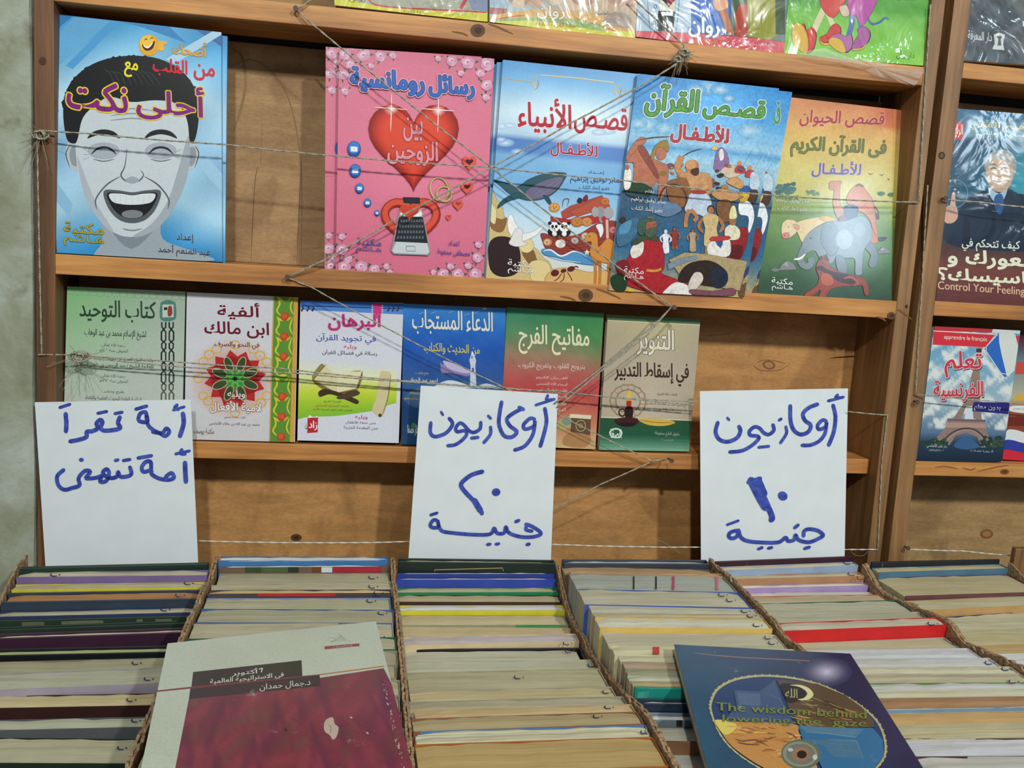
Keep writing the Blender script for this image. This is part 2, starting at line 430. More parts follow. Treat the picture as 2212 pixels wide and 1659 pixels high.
    def text(s, t, xl, yt, xr, yb, col, bold=0., halo=None, skew=0, slope=None, ch=None, shadow=None):
        """text fitted in the box xl..xr, yt..yb (crop px, heights taken at the box centre), baseline slope"""
        sl = s.sl if slope is None else slope; s.nt += 1; ch = ch or 'lettering#%d' % s.nt
        v, f = glyphs(t, 0)
        if not v: return
        x0 = min(a[0] for a in v); x1 = max(a[0] for a in v); y0 = min(a[1] for a in v); y1 = max(a[1] for a in v)
        sx = (xr - xl) / (x1 - x0); sy = (yb - yt) / max(y1 - y0, 1e-6); xc = (xl + xr) / 2; yc = (yt + yb) / 2
        jobs = []
        if shadow: jobs.append((bold + .02, shadow[0], shadow[1], shadow[2]))
        for o, c in (halo or []): jobs.append((bold + o, c, 0, 0))
        if halo: jobs[:] = ([jobs[0]] if shadow else []) + sorted(jobs[1 if shadow else 0:], key=lambda j: -j[0])
        jobs.append((bold, col, 0, 0))
        v, f = glyphs(t, 0, 2 if (yb - yt) / s.k < 16 else 3); h = min(sy, sx * 1.3) ; big = (yb - yt) / s.k > 24
        for off, c, dx, dy in jobs:
            c = hx(c) if isinstance(c, str) else c; q = off * h * .72
            nd_ = 1 if q / s.k < .12 else (12 if big and off > .045 else 6 if big else 2)
            sh_ = [(0, 0)] if nd_ == 1 else [(q * math.cos(a), q * math.sin(a)) for a in (math.pi * 2 * i / nd_ + (.785 if nd_ > 2 else 0) for i in range(nd_))]
            for ex, ey in sh_:
                s.z += 1; V_ = []
                for (gx, gy) in v:
                    X_ = xl + (gx - x0) * sx + dx + ex; Y_ = yb - (gy - y0) * sy + dy + ey; X_ += skew * (yc - Y_); Y_ += sl * (X_ - xc)
                    V_.append(s.xy((X_, Y_)))
                s.emit(V_, f, [c] * len(f), s.z, ch)
    def done(s, parent, material):
        for ch, m in s.mb.items():
            if m.f: m.build(ch.split('#')[0], material, parent)
def fbm(u, v, s=0):
    return .5 + .25 * math.sin(u * 7.1 + s + 2.3 * math.sin(v * 5.3 + s * 1.7)) + .15 * math.sin(v * 13.7 + s * 2.1 + 3 * math.sin(u * 9.1)) + .1 * math.sin(u * 27 + v * 19 + s)
def mix3(a, b, t):
    t = max(0, min(1, t)); return tuple(a[i] + (b[i] - a[i]) * t for i in range(3))
def stops(v, lst):
    for (p0, c0), (p1, c1) in zip(lst, lst[1:]):
        if v <= p1: return mix3(c0, c1, (v - p0) / max(1e-6, p1 - p0))
    return lst[-1][1]
def rgb(h): return (int(h[:2], 16), int(h[2:4], 16), int(h[4:], 16))
# ---------------------------------------------------------------- the setting
MB().box((-2.2, -1.5, -.05), (2.6, 1.6, 0)).build('floor', M['floor'], kind='structure')
MB().box((-2.2, 1.45, 0), (2.6, 1.5, 2.3)).build('wall_back', mat('grey_wall', hx('6f6c64'), .9), kind='structure')
def fb(u0, u1, v0, v1, k0, k1):
    p = lambda u, v, k: Vector((u, P0.y, P0.z)) + S * v + N * k
    return [p(u0, v0, k1), p(u1, v0, k1), p(u1, v1, k1), p(u0, v1, k1)], [p(u0, v0, k0), p(u1, v0, k0), p(u1, v1, k0), p(u0, v1, k0)]
def fbox(u0, u1, v0, v1, k0, k1, mb=None): return (mb or MB()).hexa(*fb(u0, u1, v0, v1, k0, k1))
XL0, XL1 = at(77, 620).x, at(119, 570).x
XA0, XA1 = at(1937, 660).x, at(1966, 660).x
XB0, XB1 = at(1984, 660).x, at(2019, 660).x
VT, VM = suv(1375, 130)[1], suv(1000, 640)[1]
VT = suv(1400, 127)[1]; VM = (suv(127, 583)[1] + suv(1928, 696)[1]) / 2
VL = (suv(427, 990, -.018)[1] + suv(1889, 1024, -.018)[1]) / 2
TH = .0195; KB = -.078; FL = -(P0.z) / S.z
TOPV = .36
# plaster pier left of the bookcase
mb = MB(); r_ = random.Random(3)
pier = []
for i in range(31):
    v = FL + (TOPV + .1 - FL) * i / 30
    pier.append([sh(-1.2, v, -.03), sh(XL0 - .004 - (.0 if i % 3 else .0012), v, -.004), sh(XL0 - .002, v, -.012), sh(XL0 - .002, v, -.25)])
for a, b in zip(pier, pier[1:]):
    for j in range(3): mb.poly([a[j], a[j + 1], b[j + 1], b[j]])
mb.build('wall_left', M['plaster'], kind='structure', origin=(-.6, .98, 0))

# ---------------------------------------------------------------- bookcases
bc = empty('bookcase', sh(.15, FL, -.04), 'wide pine bookcase with shelves laced with twine, filling most of the frame', 'bookcase')
def part(mbx, name, m, parent, bevel=.0008, **k): return mbx.build(name, m, parent, bevel=bevel, **k)
part(fbox(XL0, XL1, FL, TOPV, -.085, 0), 'side_post', M['pine_shaded'], bc)
part(fbox(XA0, XA1, FL, TOPV, -.085, 0), 'side_post', M['pine_z'], bc)
part(fbox(XL1, XA0, VT, VT + TH, KB, 0), 'shelf', M['pine_x'], bc)
part(fbox(XL1, XA0, VM, VM + TH, KB, 0), 'shelf', M['pine_x'], bc)
part(fbox(XL1, XA0 - .001, VL, VL + .0175, KB, -.018), 'shelf', M['pine_x'], bc)
part(fbox(XL1, XA0, VM - .52, VM - .50, KB, -.018), 'shelf', M['pine_x'], bc)
part(fbox(XL1, XA0, FL, TOPV, -.095, -.087), 'dark_gap_sheet', M['gap_dark'], bc, 0)  # dark sheet in place of the unlit opening behind the panels
va = suv(600, 98, KB)[1]
pa = part(fbox(XL1, XA0, VM + TH, va, -.086, KB), 'back_panel', M['ply_a'], bc)
part(fbox(XL1, XA0, VT + TH, TOPV, -.086, KB), 'back_panel', M['ply_c'], bc)
part(fbox(XL1, XA0, VL + .0175, VM - .004, -.086, KB), 'back_panel', M['ply_b'], bc)
part(fbox(XL1, XA0, VM - .50, VL - .002, -.086, KB), 'back_panel', M['ply_b'], bc)
# water stains and pencil lines on the open plywood
Pst = lambda x, y: at(x, y, KB)
a_ = Art(Pst, N, 2e-5); a_.crop(0, 0, 2.676)
for w_, c_, pts in [(7, '8a6a45', [(1340, 380), (1440, 345), (1530, 380), (1620, 470), (1690, 640), (1730, 860), (1745, 1100), (1740, 1520)]),
                    (16, '8f7049', [(1335, 280), (1400, 330), (1420, 480), (1395, 620), (1350, 760)]),
                    (3, '5a3c28', [(1516, 720), (1506, 960)]), (3, '5a3c28', [(1490, 960), (1470, 1100), (1450, 1530)]),
                    (3, '6b4428', [(1745, 900), (1730, 1200), (1715, 1540)]), (2.5, '6b4428', [(1730, 1270), (1700, 1530)])]:
    a_.line(c_, w_, pts, ch='stain#%d' % pts[0][0])
a_.crop(1480, 640, 2.765)
a_.ell('7c5430', 500, 410, 38, 26, rot=.2, ch='stain#k'); a_.ell('a87c4c', 500, 410, 26, 17, rot=.2, ch='stain#k')
a_.line('8a6034', 5, [(405, 408), (450, 440), (560, 440), (625, 405)], ch='stain#k'); a_.line('8a6034', 4, [(420, 400), (470, 380), (540, 385), (600, 402)], ch='stain#k')
a_.line('2e1c12', 7, [(866, 368), (980, 360), (1115, 350)], ch='stain#p'); a_.line('54361e', 7, [(130, 236), (285, 222)], ch='stain#q')
a_.crop(0, 0, 1); a_.ell('5f3c20', 640, 1161, 12, 8, ch='knot#z'); a_.ell('3e2614', 640, 1161, 6, 4, ch='knot#z'); a_.ell('7c5430', 2131, 1153, 14, 10, ch='knot#y'); a_.ell('9a7244', 2131, 1153, 9, 6, ch='knot#y')
a_.done(pa, M['printm'])
# knots on the shelf edges
a_ = Art(lambda x, y: at(x, y, .0), N, 2e-5)
for x, y, r in [(1032, 66, 14), (1265, 638, 14), (1925, 682, 8)]:
    a_.ell('5d4028', x, y, r * 1.15, r, ch='knot#%d' % x); a_.ell('402a1a', x + 1, y, r * .6, r * .5, ch='knot#%d' % x)
    a_.line('7a4e2a', 4, [(x + r * 1.6, y - 14), (x + r * 3, y - 8), (x + r * 5.5, y + 8)], ch='knot#%d' % x); a_.line('7a4e2a', 4, [(x - r * 1.5, y + 12), (x - r * 2.4, y + 6), (x - r * 4, y + 2)], ch='knot#%d' % x)
a_.done(bc, M['printm'])

XR1 = 1.25
b2 = empty('bookcase', sh(.95, FL, -.04), 'neighbouring pine bookcase cut by the right edge, its post beside the dark gap', 'bookcase')
part(fbox(XB0, XB1, FL, TOPV, -.085, 0), 'side_post', M['pine_z'], b2)
part(fbox(XR1, XR1 + .02, FL, TOPV, -.085, 0), 'side_post', M['pine_z'], b2)
VRT = suv(2070, 168)[1]; VRM = suv(2019, 682)[1]; VRL = suv(1975, 1027)[1]
for v in (VRT, VRM, VRL): part(fbox(XB1, XR1, v, v + .0165, KB, 0), 'shelf', M['pine_x'], b2)
part(fbox(XB1, XR1, FL, TOPV, -.095, -.087), 'dark_gap_sheet', M['gap_dark'], b2, 0)  # same dark sheet for the opening behind these panels
vb = suv(2120, 226, KB)[1]
for lo, hi, m in ((VRT + .0165, TOPV, 'ply_c'), (VRM + .0165, vb, 'ply_a'), (VRL + .0165, VRM - .003, 'ply_c'), (VRL - .6, VRL - .003, 'ply_c')):
    part(fbox(XB1, XR1, lo, hi, -.086, KB), 'back_panel', M[m], b2)
a_ = Art(lambda x, y: at(x, y, 0), N, 2e-5); a_.crop(1950, 680, 4.366)
a_.ell('7a4a26', 960, 1480, 42, 26, ch='knot#a'); a_.ell('5a341c', 960, 1480, 24, 14, ch='knot#a')
for p in ([(300, 1440), (400, 1430), (520, 1452)], [(560, 1440), (640, 1462), (690, 1440)], [(700, 1480), (860, 1440), (1000, 1420)]): a_.line('8a562c', 12, p, ch='grain_mark#%d' % p[0][0])
a_.done(b2, M['printm'])
# dark knots on the posts
a_ = Art(lambda x, y: at(x, y, .0), N, 2e-5)
a_.ell('3b291c', 2034, 336, 7, 8, ch='knot#1'); a_.ell('6b4c30', 2034, 336, 4, 5, ch='knot#1'); a_.ell('3b291c', 1958, 662, 3, 4, ch='knot#2'); a_.ell('4a3422', 92, 132, 8, 9, ch='knot#3')
a_.done(bc, M['printm'])
# block standing on the table behind the last box
wb = MB().box((.768, .9435, .6605), (.83, .9515, .910)).build('wood_block', M['pine_z'], bevel=.001, origin=(.80, .948, .6605), label='small pine block beside the rightmost box at the right edge', cat='wood block')

# ---------------------------------------------------------------- table and boxes of books
HT = .893; ZB = .665
t = empty('table', (.2, .68, 0), 'long wooden display table under the boxes of books', 'table')
part(MB().box((-.55, .30, .63), (1.0, .949, .66)), 'tabletop', M['tabletop'], t, .002)
for x in (-.5, .95):
    for y in (.34, .86): part(MB().box((x - .025, y - .025, 0), (x + .025, y + .025, .63)), 'leg', M['tabletop'], t, .001)
XW = [-.312, -.131, .046, .222, .394, .578, .762]
WALL_TOP = [.878, .872, .888, .884, .884, .8915, .88]
def wall(x0, x1, y0, y1, z0, z1, seed, along='y'):
    r = random.Random(seed); m = MB(); n = 130; prev = None
    for i in range(n + 1):
        t_ = i / n; a = r.uniform(-.0004, .0004) ; zz = (z1(y0 + (y1 - y0) * t_) if callable(z1) else z1) + r.uniform(-.0007, .0006) - (.0025 if r.random() < .05 else 0)
        if along == 'y':
            y = y0 + (y1 - y0) * t_; s = [Vector((x0 + a, y, z0)), Vector((x1 + a, y, z0)), Vector((x1 + a * 1.5, y, zz)), Vector((x0 + a, y, zz + r.uniform(-.0005, .0005)))]
        else:
            x = x0 + (x1 - x0) * t_; s = [Vector((x, y0, z0)), Vector((x, y1, z0)), Vector((x, y1, zz)), Vector((x, y0, zz))]
        if prev:
            for j in range(4): m.poly([prev[j], prev[(j + 1) % 4], s[(j + 1) % 4], s[j]])
        else: m.poly(s)
        prev = s
    m.poly(prev[::-1]); return m
BOXN = ['leftmost box, under the two-line slogan sign', 'second from the left, half under the burgundy book', 'box under the middle price sign', 'between the two price signs, left of the oval book', 'box under the right price sign', 'rightmost box, beyond the thick corrugated wall']
PC = dict(a='a8a58c', b='b3af98', c='b8ad88', d='c3c3ba', e='a39c82')
MIXW = ['cream', 'yellowed', 'greyish', 'tan', 'white']
ORD = ['backmost', 'second', 'third', 'fourth', 'fifth', 'sixth', 'seventh', 'eighth', 'ninth', 'tenth', 'eleventh', 'twelfth', 'thirteenth', 'fourteenth', 'fifteenth', 'sixteenth', 'seventeenth', 'eighteenth', 'nineteenth', 'twentieth', 'twenty-first', 'twenty-second', 'twenty-third', 'twenty-fourth', 'twenty-fifth', 'twenty-sixth']
# rows: xa,ya, xb,yb (back top edge), page depth px, cover face px, page colour, cover colour, words, hard?
C1 = (0, 1180, 3.464, [
 (200,150,1550,118,14,48,'5f6a58','183126','dark green hardback',1),(240,190,1570,178,40,36,'b2ad98','75608f','paperback with a torn purple cover',0),
 (210,285,1530,268,38,16,'b0a98e','c8be36','paperback with a bright yellow cover',0),(150,345,1500,322,70,42,'a87c52','2c394a','navy hardback with tan-brown page edges',1),
 (0,490,1365,460,38,16,'aaa68d','27345c','book with a frayed dark blue cover',0),(0,548,1380,515,8,40,'5d6450','26352a','dark green cloth book',1),
 (0,602,1350,552,22,24,'b09a6a','1d3024','thin tan-paged book in green cloth',1),(0,650,1320,606,40,62,'c6c0aa','3a1f33','maroon-purple hardback with pale pages',1),
 (0,765,1240,740,52,60,'a9b383','15171b','black hardback with marbled green-yellow page edges',1),(0,865,1200,835,82,4,'9c9a80','77765f','plain book with olive-grey page edges',0),
 (0,955,1140,912,118,52,'a9ab98','98909f','thick book with a lavender-grey cover',0),(0,1120,1150,1100,92,76,'b8ad85','361e1a','cream-paged book with a dark brown cover',0),
 (0,1300,1110,1275,78,66,'a5a894','565a5c','pale-paged book with a grey cover',0),(0,1432,1065,1440,190,50,'a8a68c','1f2f28','thick book with a dark green cover',0)])
C2 = (420, 1180, 3.4625, [
 (230,76,1400,80,12,12,'cdd2d2','2f6ea3','bright blue paperback',0),(195,108,1440,100,8,34,'a9b6c4','3f74ac','slim blue-edged magazine-size book',0),
 (150,152,1420,143,8,44,'d8d8d0','6b5648','book with a photographic cover',0),(230,205,1440,200,75,0,'a8a489','8c8872','grey-cream paperback',0),
 (180,290,1450,262,55,0,'b3ae95','a59c80','worn cream paperback',0),(160,328,1450,322,28,20,'b8a878','4a3a44','book with a plum cover banded in red',0),
 (200,388,1460,385,72,8,'aaa88e','6f8cae','cream book with a pale blue cover edge',0),(135,468,1470,475,105,0,'a09d86','3b5f94','thick grey-paged book',0),
 (90,580,1470,570,108,0,'aca890','a8a088','thick cream-paged book',0),(30,690,1470,680,95,0,'a6a28a','1d5a3c','frayed book with a green cover',0),
 (0,790,1480,780,100,0,'a09a80','8c8872','worn book',0),(0,900,1480,885,110,0,'a39c82','8c8872','worn thick book',0),(-50,1010,1500,1000,110,0,'a8a58c','9b9077','worn cream book',0),
 (-80,1125,1520,1115,110,0,'a39c82','8c8872','faded book',0),(-100,1245,1540,1235,110,0,'a8a58c','6f4b38','faded book',0),(-120,1370,1560,1360,130,0,'a39c82','8c8872','faded thick book',0),(-150,1510,1600,1500,150,0,'a8a58c','8c8872','faded thick book',0)])
C3 = (820, 1180, 3.464, [
 (140,86,1260,100,28,52,'b5ad90','1a2924','dark green hardback with a gilt frame line',1),(150,200,1330,200,8,28,'c0b998','2a3d8c','first of two royal blue paperbacks',0),
 (170,242,1390,242,8,60,'c0b998','2f44a0','second of two royal blue paperbacks',0),(170,312,1400,308,35,28,'b5ab8c','1b7a4e','thin book with an emerald green cover',0),
 (170,366,1450,370,50,22,'b0a283','38241f','book with a dark brown cover',0),(210,442,1490,440,40,38,'c6c7cf','cac12c','white-paged book with a lemon yellow cover',0),
 (210,515,1530,517,75,16,'bfb18f','8d9a78','tan-paged book with a grey-green cover',0),(200,602,1600,612,62,0,'bfae88','bfa880','buff book with torn edges',0),
 (230,680,1620,650,58,28,'b3abac','c9b58f','torn buff book with pinkish grey page edges',0),(220,766,1555,755,88,4,'b3b29d','191518','black hardback with grey-white pages',1),
 (215,862,1690,846,72,0,'b0b09a','a8a891','grey-cream book',0),(250,945,1757,910,140,0,'a8a487','9d9878','thick cream book with a centred pen mark',0),
 (230,1088,1860,1045,70,0,'b5ab84','9c9480','yellowed book',0),(210,1165,1880,1120,60,0,'a59f88','8f8a78','greyish book',0),(210,1225,1900,1180,55,0,'b8a47c','b39a70','tan-orange paged book',0),
 (230,1290,1960,1235,92,0,'a0926e','8a5a44','brown-streaked book',0),(210,1386,2030,1335,20,12,'b9b594','4f78ac','thin book with a light blue cover line',0),
 (240,1424,2100,1362,48,0,'b3ae94','c3c0a8','pale book',0),(300,1482,2180,1420,230,40,'ab9363','a3622c','thickest brown-streaked book, at the front',0)])
C4 = (1180, 1180, 3.464, [
 (110,94,1240,100,32,36,'c6cad0','363c46','slate grey hardback with white pages',1),(170,146,1290,178,26,8,'a9906f','6a5340','torn brown-paged book',0),
 (180,178,1310,205,26,6,'ad8e6c','a98a68','thin brown-paged book',0),(160,208,1350,225,104,0,'9fa59c','8b9088','grey-edged book crossed by black and pink bars',0),
 (255,320,1420,345,112,10,'b3b09a','3d55a5','cream book with a blue cover line',0),(300,442,1540,470,42,0,'b5b29e','b0ac98','cream book',0),
 (340,500,1600,508,26,0,'b3a889','a89c80','thin buff book',0),(345,532,1630,545,74,38,'c4c2ae','cfae5a','white-paged book with a golden yellow cover',0),
 (400,646,1740,662,88,0,'b3b09a','b8b4a0','plain cream book',0),(450,742,1830,770,66,0,'c2bfa0','c8bf98','cream book with a red edge spot',0),
 (500,815,1880,845,42,0,'b8b498','b0ab90','cream book',0),(560,862,1950,895,48,0,'a3927a','9a876c','brown-grey book',0),(590,916,2000,950,42,0,'97997f','8c8c70','greenish printed-edge book',0),
 (590,964,2040,1000,36,0,'b0b3a0','a8a890','pale book',0),(620,1006,2080,1040,30,0,'aa9c78','a29470','buff book',0),(650,1046,2120,1080,12,46,'3c9488','158070','teal hardback with a shiny cover',1),
 (735,1135,2180,1165,42,50,'d0d2d4','1c2b3c','navy hardback with white pages',1),(780,1240,2260,1270,62,48,'d5d6d8','66767f','white-paged book with a blue-grey cover',1),
 (820,1358,2360,1390,88,0,'c2c2b0','b5b09a','pale cream book',0),(900,1455,2440,1480,10,86,'a08060','8a6244','brown leather-like book',0),(960,1562,2560,1590,150,30,'c5c8c0','c0c0b4','white book at the front',0)])
C5 = (1520, 1180, 3.196, [
 (70,102,1000,66,6,34,'4a2a34','391826','maroon hardback behind the price sign',1),(110,142,1050,106,26,34,'bdb79e','93a5c0','cream book with a powder blue cover',0),
 (165,202,1110,178,26,32,'b3ab8c','ad7f5c','cream book with a brown cover',0),(240,270,1240,246,22,38,'c9c6b2','a188b8','white-paged book with a lilac cover',0),
 (290,320,1310,316,16,0,'c6c4b8','c0bca8','thin white book',0),(300,346,1330,332,32,4,'b5a88c','b8604a','buff book with a thin red cover line',0),(370,396,1440,368,70,6,'b0ad98','2c5847','cream book with a dark green cover line',0),
 (480,476,1560,450,56,0,'aaa892','a8a590','grey-cream book',0),(530,530,1600,490,55,72,'b8b3a0','c61f22','scarlet-covered book',0),
 (660,668,1800,622,72,0,'b5b095','a8a48c','cream book in front of the scarlet one',0),(740,722,1880,702,52,0,'c3c6cc','c0c4cc','white book',0),(800,775,1960,770,56,0,'bcbcbc','b8b8b8','pale grey-white book',0),
 (860,832,2030,830,44,0,'bdb8a0','b8b49c','cream book',0),(900,880,2060,878,60,0,'aca58c','b0ab96','buff book',0),(940,946,2100,940,36,6,'b9b9b8','568434','white book with a green cover line',0),
 (980,998,2212,980,50,0,'bfbda5','bfbda5','cream book',0),(1020,1052,2212,1035,68,0,'a07c5c','9c7858','brown-edged book',0),(1060,1128,2212,1105,8,30,'b0aa98','6a8aa4','book with a mottled blue cover',0),
 (1100,1158,2212,1136,84,0,'b89868','b89868','orange-tan book',0),(1150,1240,2212,1215,84,0,'b0a888','b0a888','buff book',0),(1200,1328,2212,1325,105,4,'b9bbc2','4a3530','white book with a dark cover line',0),(1300,1446,2212,1452,160,30,'b5b3b0','b0aeaa','pale thick book at the front',0)])
C6 = (1520, 1180, 3.196, [
 (1100,106,2040,86,6,26,'5a5a50','1f2228','black hardback with a green corner',1),(1250,146,2060,122,32,38,'b5ad88','4a6e86','cream book with a worn steel blue cover',0),
 (1400,212,2212,192,128,34,'b3a987','643c40','thick yellowed book with a dull maroon cover',0),(1560,370,2212,342,68,34,'b5b090','b8915c','cream book with a tan cover',0),
 (1760,482,2212,452,84,10,'b8b498','2c3768','cream book with a navy cover line',0),(1880,582,2500,556,84,0,'b5ac88','b0a784','cream book',0),(2000,680,2700,655,56,0,'b39a6c','b8935f','tan book',0),
 (2090,742,2800,715,80,0,'c4c6c4','c0c2c0','white book',0),(2200,830,2900,803,90,0,'b5ac88','b0a784','buff book',0),(2330,930,3000,905,110,0,'b0a88c','b0a784','buff thick book',0),(2480,1050,3200,1025,110,0,'b8b498','b0a784','cream thick book',0),(2650,1170,3400,1145,140,30,'b5ac88','6a4a34','yellowed thick book nearest the viewer',0)])
MARKS = {0: [(410,208),(1410,272),(1345,362),(1235,468),(1020,868),(1110,988),(980,1145),(1015,1300),(910,1505)], 1: [(1335,228),(1335,297),(1375,344),(1320,403),(1405,495),(1385,672)],
 2: [(1330,316),(1370,384),(1430,460),(1425,543),(1460,638),(1405,722),(1420,780),(1590,885),(1040,975),(1700,1085),(1715,1200),(1630,1268),(1985,1387)], 3: [(1320,358),(1380,398),(1490,480),(1535,515),(1580,585),(1695,718),(1665,678)],
 4: [(1000,108),(1030,186),(1090,215),(1210,258),(1330,335),(1440,398),(1530,466),(1580,528),(1750,660),(1975,800),(2090,842),(2140,930)], 5: []}
BOOKS = []
def wavy_block(x0, x1, y0, y1, z0, z1, R, T, amp=.0004, n=12, r=None):
    """paper block in a book frame: R rotation about z at T"""
    m = MB(); prev = None
    for i in range(n + 1):
        x = x0 + (x1 - x0) * i / n; a, b, c, d = (r.uniform(-amp, amp) for _ in range(4)); e = .0015 if i in (0, n) else 0
        s = [T + R @ Vector(p) for p in ((x, y0 + a * 0, z0), (x, y1, z0), (x, y1 + b, z1 + c - e), (x, (y0 + y1) / 2, z1 + (c + d) / 2 + amp - e), (x, y0 + a, z1 + d - e))]
        if prev:
            for j in range(5): m.poly([prev[j], prev[(j + 1) % 5], s[(j + 1) % 5], s[j]][::-1])
        else: m.poly(s)
        prev = s
    m.poly(prev[::-1]); return m
def column(ci, C):
    ox, oy, k, rows = C; r = random.Random(ci * 11 + 5); xl, xr = XW[ci] + .0032, XW[ci + 1] - .0028
    if ci == 5: xl += .003
    H = HT + .0; Hn = HT; info = []
    px = lambda x, y: (x / k + ox, y / k + oy)
    def line(row, H):
        a, b = tb(*px(row[0], row[1]), H), tb(*px(row[2], row[3]), H); d = (b - a); return a, d
    def yat(row, H, x):
        a, d = line(row, H); return a.y + d.y * (x - a.x) / d.x
    Hs = []; xm = (xl + xr) / 2
    for i, row in enumerate(rows):
        Hs.append(H)
        if i + 1 == len(rows): break
        nx = rows[i + 1]
        if row[5] >= 14:
            # front edge of this book (visible), next book starts on its cover face further down
            fr = (row[0], row[1] + row[4], row[2], row[3] + row[4]); yf = yat(fr, H, xm) - .0008
            # find H2 such that the next back edge lies at yf
            lo, hi = H - .06, H + .003
            for _ in range(30):
                md = (lo + hi) / 2
                if yat(nx, md, xm) > yf: lo = md
                else: hi = md
            H = max((lo + hi) / 2, HT - .035)
        else:
            H = min(Hn + .001, H + .006) + r.uniform(-.0007, .0007)
    names = {}
    for i, row in enumerate(rows):
        H = Hs[i]; ya, yb = yat(row, H, xl), yat(row, H, xr)
        inl, inr = r.uniform(0, .003), r.uniform(0, .003)
        if i + 1 < len(rows):
            fr = (row[0], row[1] + row[4], row[2], row[3] + row[4])
            if row[5] >= 14: yf = yat(fr, H, xm)
            else: yf = yat(rows[i + 1], Hs[i + 1], xm) + .0004
        else: yf = yat((row[0], row[1] + row[4], row[2], row[3] + row[4]), H, xm)
        ym = (ya + yb) / 2; th = max(.0025, ym - yf); yaw = math.atan2(yb - ya, xr - xl)
        Rm = Matrix.Rotation(yaw, 3, 'Z'); T = Vector((xm + (inl - inr) / 2, ym, 0)); hw = (xr - xl - inl - inr) / 2
        base = Vector((T.x, ym - th / 2, ZB))
        e = empty('book', base, '', 'book', 'second-hand books packed upright in the boxes'); e['label'] = LABEL(ci, i, row[8])
        hard = row[9]; ct = .0016 if hard else .0005; up = .0022 if hard else .0003; sx = .0025 if hard else .0003
        z0 = ZB + (.003 if hard else 0)
        wavy_block(-hw + sx, hw - sx - ct, -th + ct + .0008, -ct - .0008, z0, H - up, Rm, T, .0003 if hard else .0006, 14, r).build('pages', pages(row[6]), e)
        cm = cover_mat(row[7], .4 if hard else .45); m = MB()
        def bx(x0, x1, y0, y1, z0, z1): m.hexa([T + Rm @ Vector(p) for p in ((x0, y0, z0), (x1, y0, z0), (x1, y0, z1), (x0, y0, z1))], [T + Rm @ Vector(p) for p in ((x0, y1, z0), (x1, y1, z0), (x1, y1, z1), (x0, y1, z1))])
        bx(-hw, hw, -th, -th + ct, ZB, H); bx(-hw, hw, -ct, -.00005, ZB, H)
        bx(hw - ct, hw + .0002, -th, -.00005, ZB, H)
        c_ = m.build('cover', cm, e, bevel=.0005 if hard else 0)
        info.append((e, H, T, Rm, th, hw, c_, row))
    for (mx, my) in MARKS[ci]:
        best = None
        for i, row in enumerate(rows):
            yl = row[1] + (row[3] - row[1]) * (mx - row[0]) / (row[2] - row[0])
            if yl < my: best = i
        if best is None: continue
        e, H, T, Rm, th, hw, c_, row = info[best]
        m = MB(); z = H + .0012; s = 26
        p = lambda dx, dy: tb(*px(mx + dx, my + dy), z)
        q = smooth([(-s, -6), (-s * 1.2, 6), (-s * .5, 15), (s * .5, 13)], False, 3)
        m.tube([p(*a) for a in q], .00045, 5); m.tube([p(s * 1.2, 4), p(s * 1.45, 5)], .0006, 5)
        m.build('price_mark', M['pen'], e)
    return info
_ORDW = ORD
def LABEL(ci, i, words):
    short = ['leftmost box', 'second box', 'middle-sign box', 'fourth box', 'right-sign box', 'rightmost box'][ci]
    return f"{words}, {ORD[i] + (' from the back' if i else '')} in the {short}"
COLS = [column(i, c) for i, c in enumerate((C1, C2, C3, C4, C5, C6))]
def prof(j):
    """height of the box wall at XW[j]: just proud of the books it holds, sagging with them"""
    info = COLS[min(5, j if XW[j] < 0 else j - 1)] if j not in (0, 6) else COLS[0 if j == 0 else 5]
    pts = sorted((T.y - th / 2, H) for e, H, T, Rm, th, hw, c_, row in info)
    def z(y):
        w_ = s_ = 0
        for yy, h in pts:
            g = math.exp(-((yy - y) / .018) ** 2) + 1e-9; w_ += g; s_ += g * h
        return s_ / w_ + (.0050 if j == 5 else .0040 if j > 2 else .0022)
    return z
for i in range(6):
    x0, x1 = XW[i], XW[i + 1]; th = .0022 if i != 5 else .0042; thr = .0022
    b = empty('cardboard_box', ((x0 + x1) / 2, .7, .66), 'cardboard box of books, ' + BOXN[i], 'box', 'boxes of second-hand books')
    y0, y1 = .46, .9425
    wall(x0 + .0002, x0 + th, y0, y1, .6605, prof(i), i * 7 + 1).build('side_wall', M['card'], b)
    wall(x1 - thr, x1 - .0002, y0, y1, .6605, prof(i + 1), i * 7 + 2).build('side_wall', M['card'], b)
    wall(x0 + th, x1 - thr, y1 - .0025, y1, .6605, .873, i * 7 + 3, 'x').build('end_wall', M['card_in'], b)
    wall(x0 + th, x1 - thr, y0, y0 + .0025, .6605, .85, i * 7 + 4, 'x').build('end_wall', M['card_in'], b)
    MB().box((x0 + th, y0, .6605), (x1 - thr, y1, .663)).build('base', M['card_in'], b)

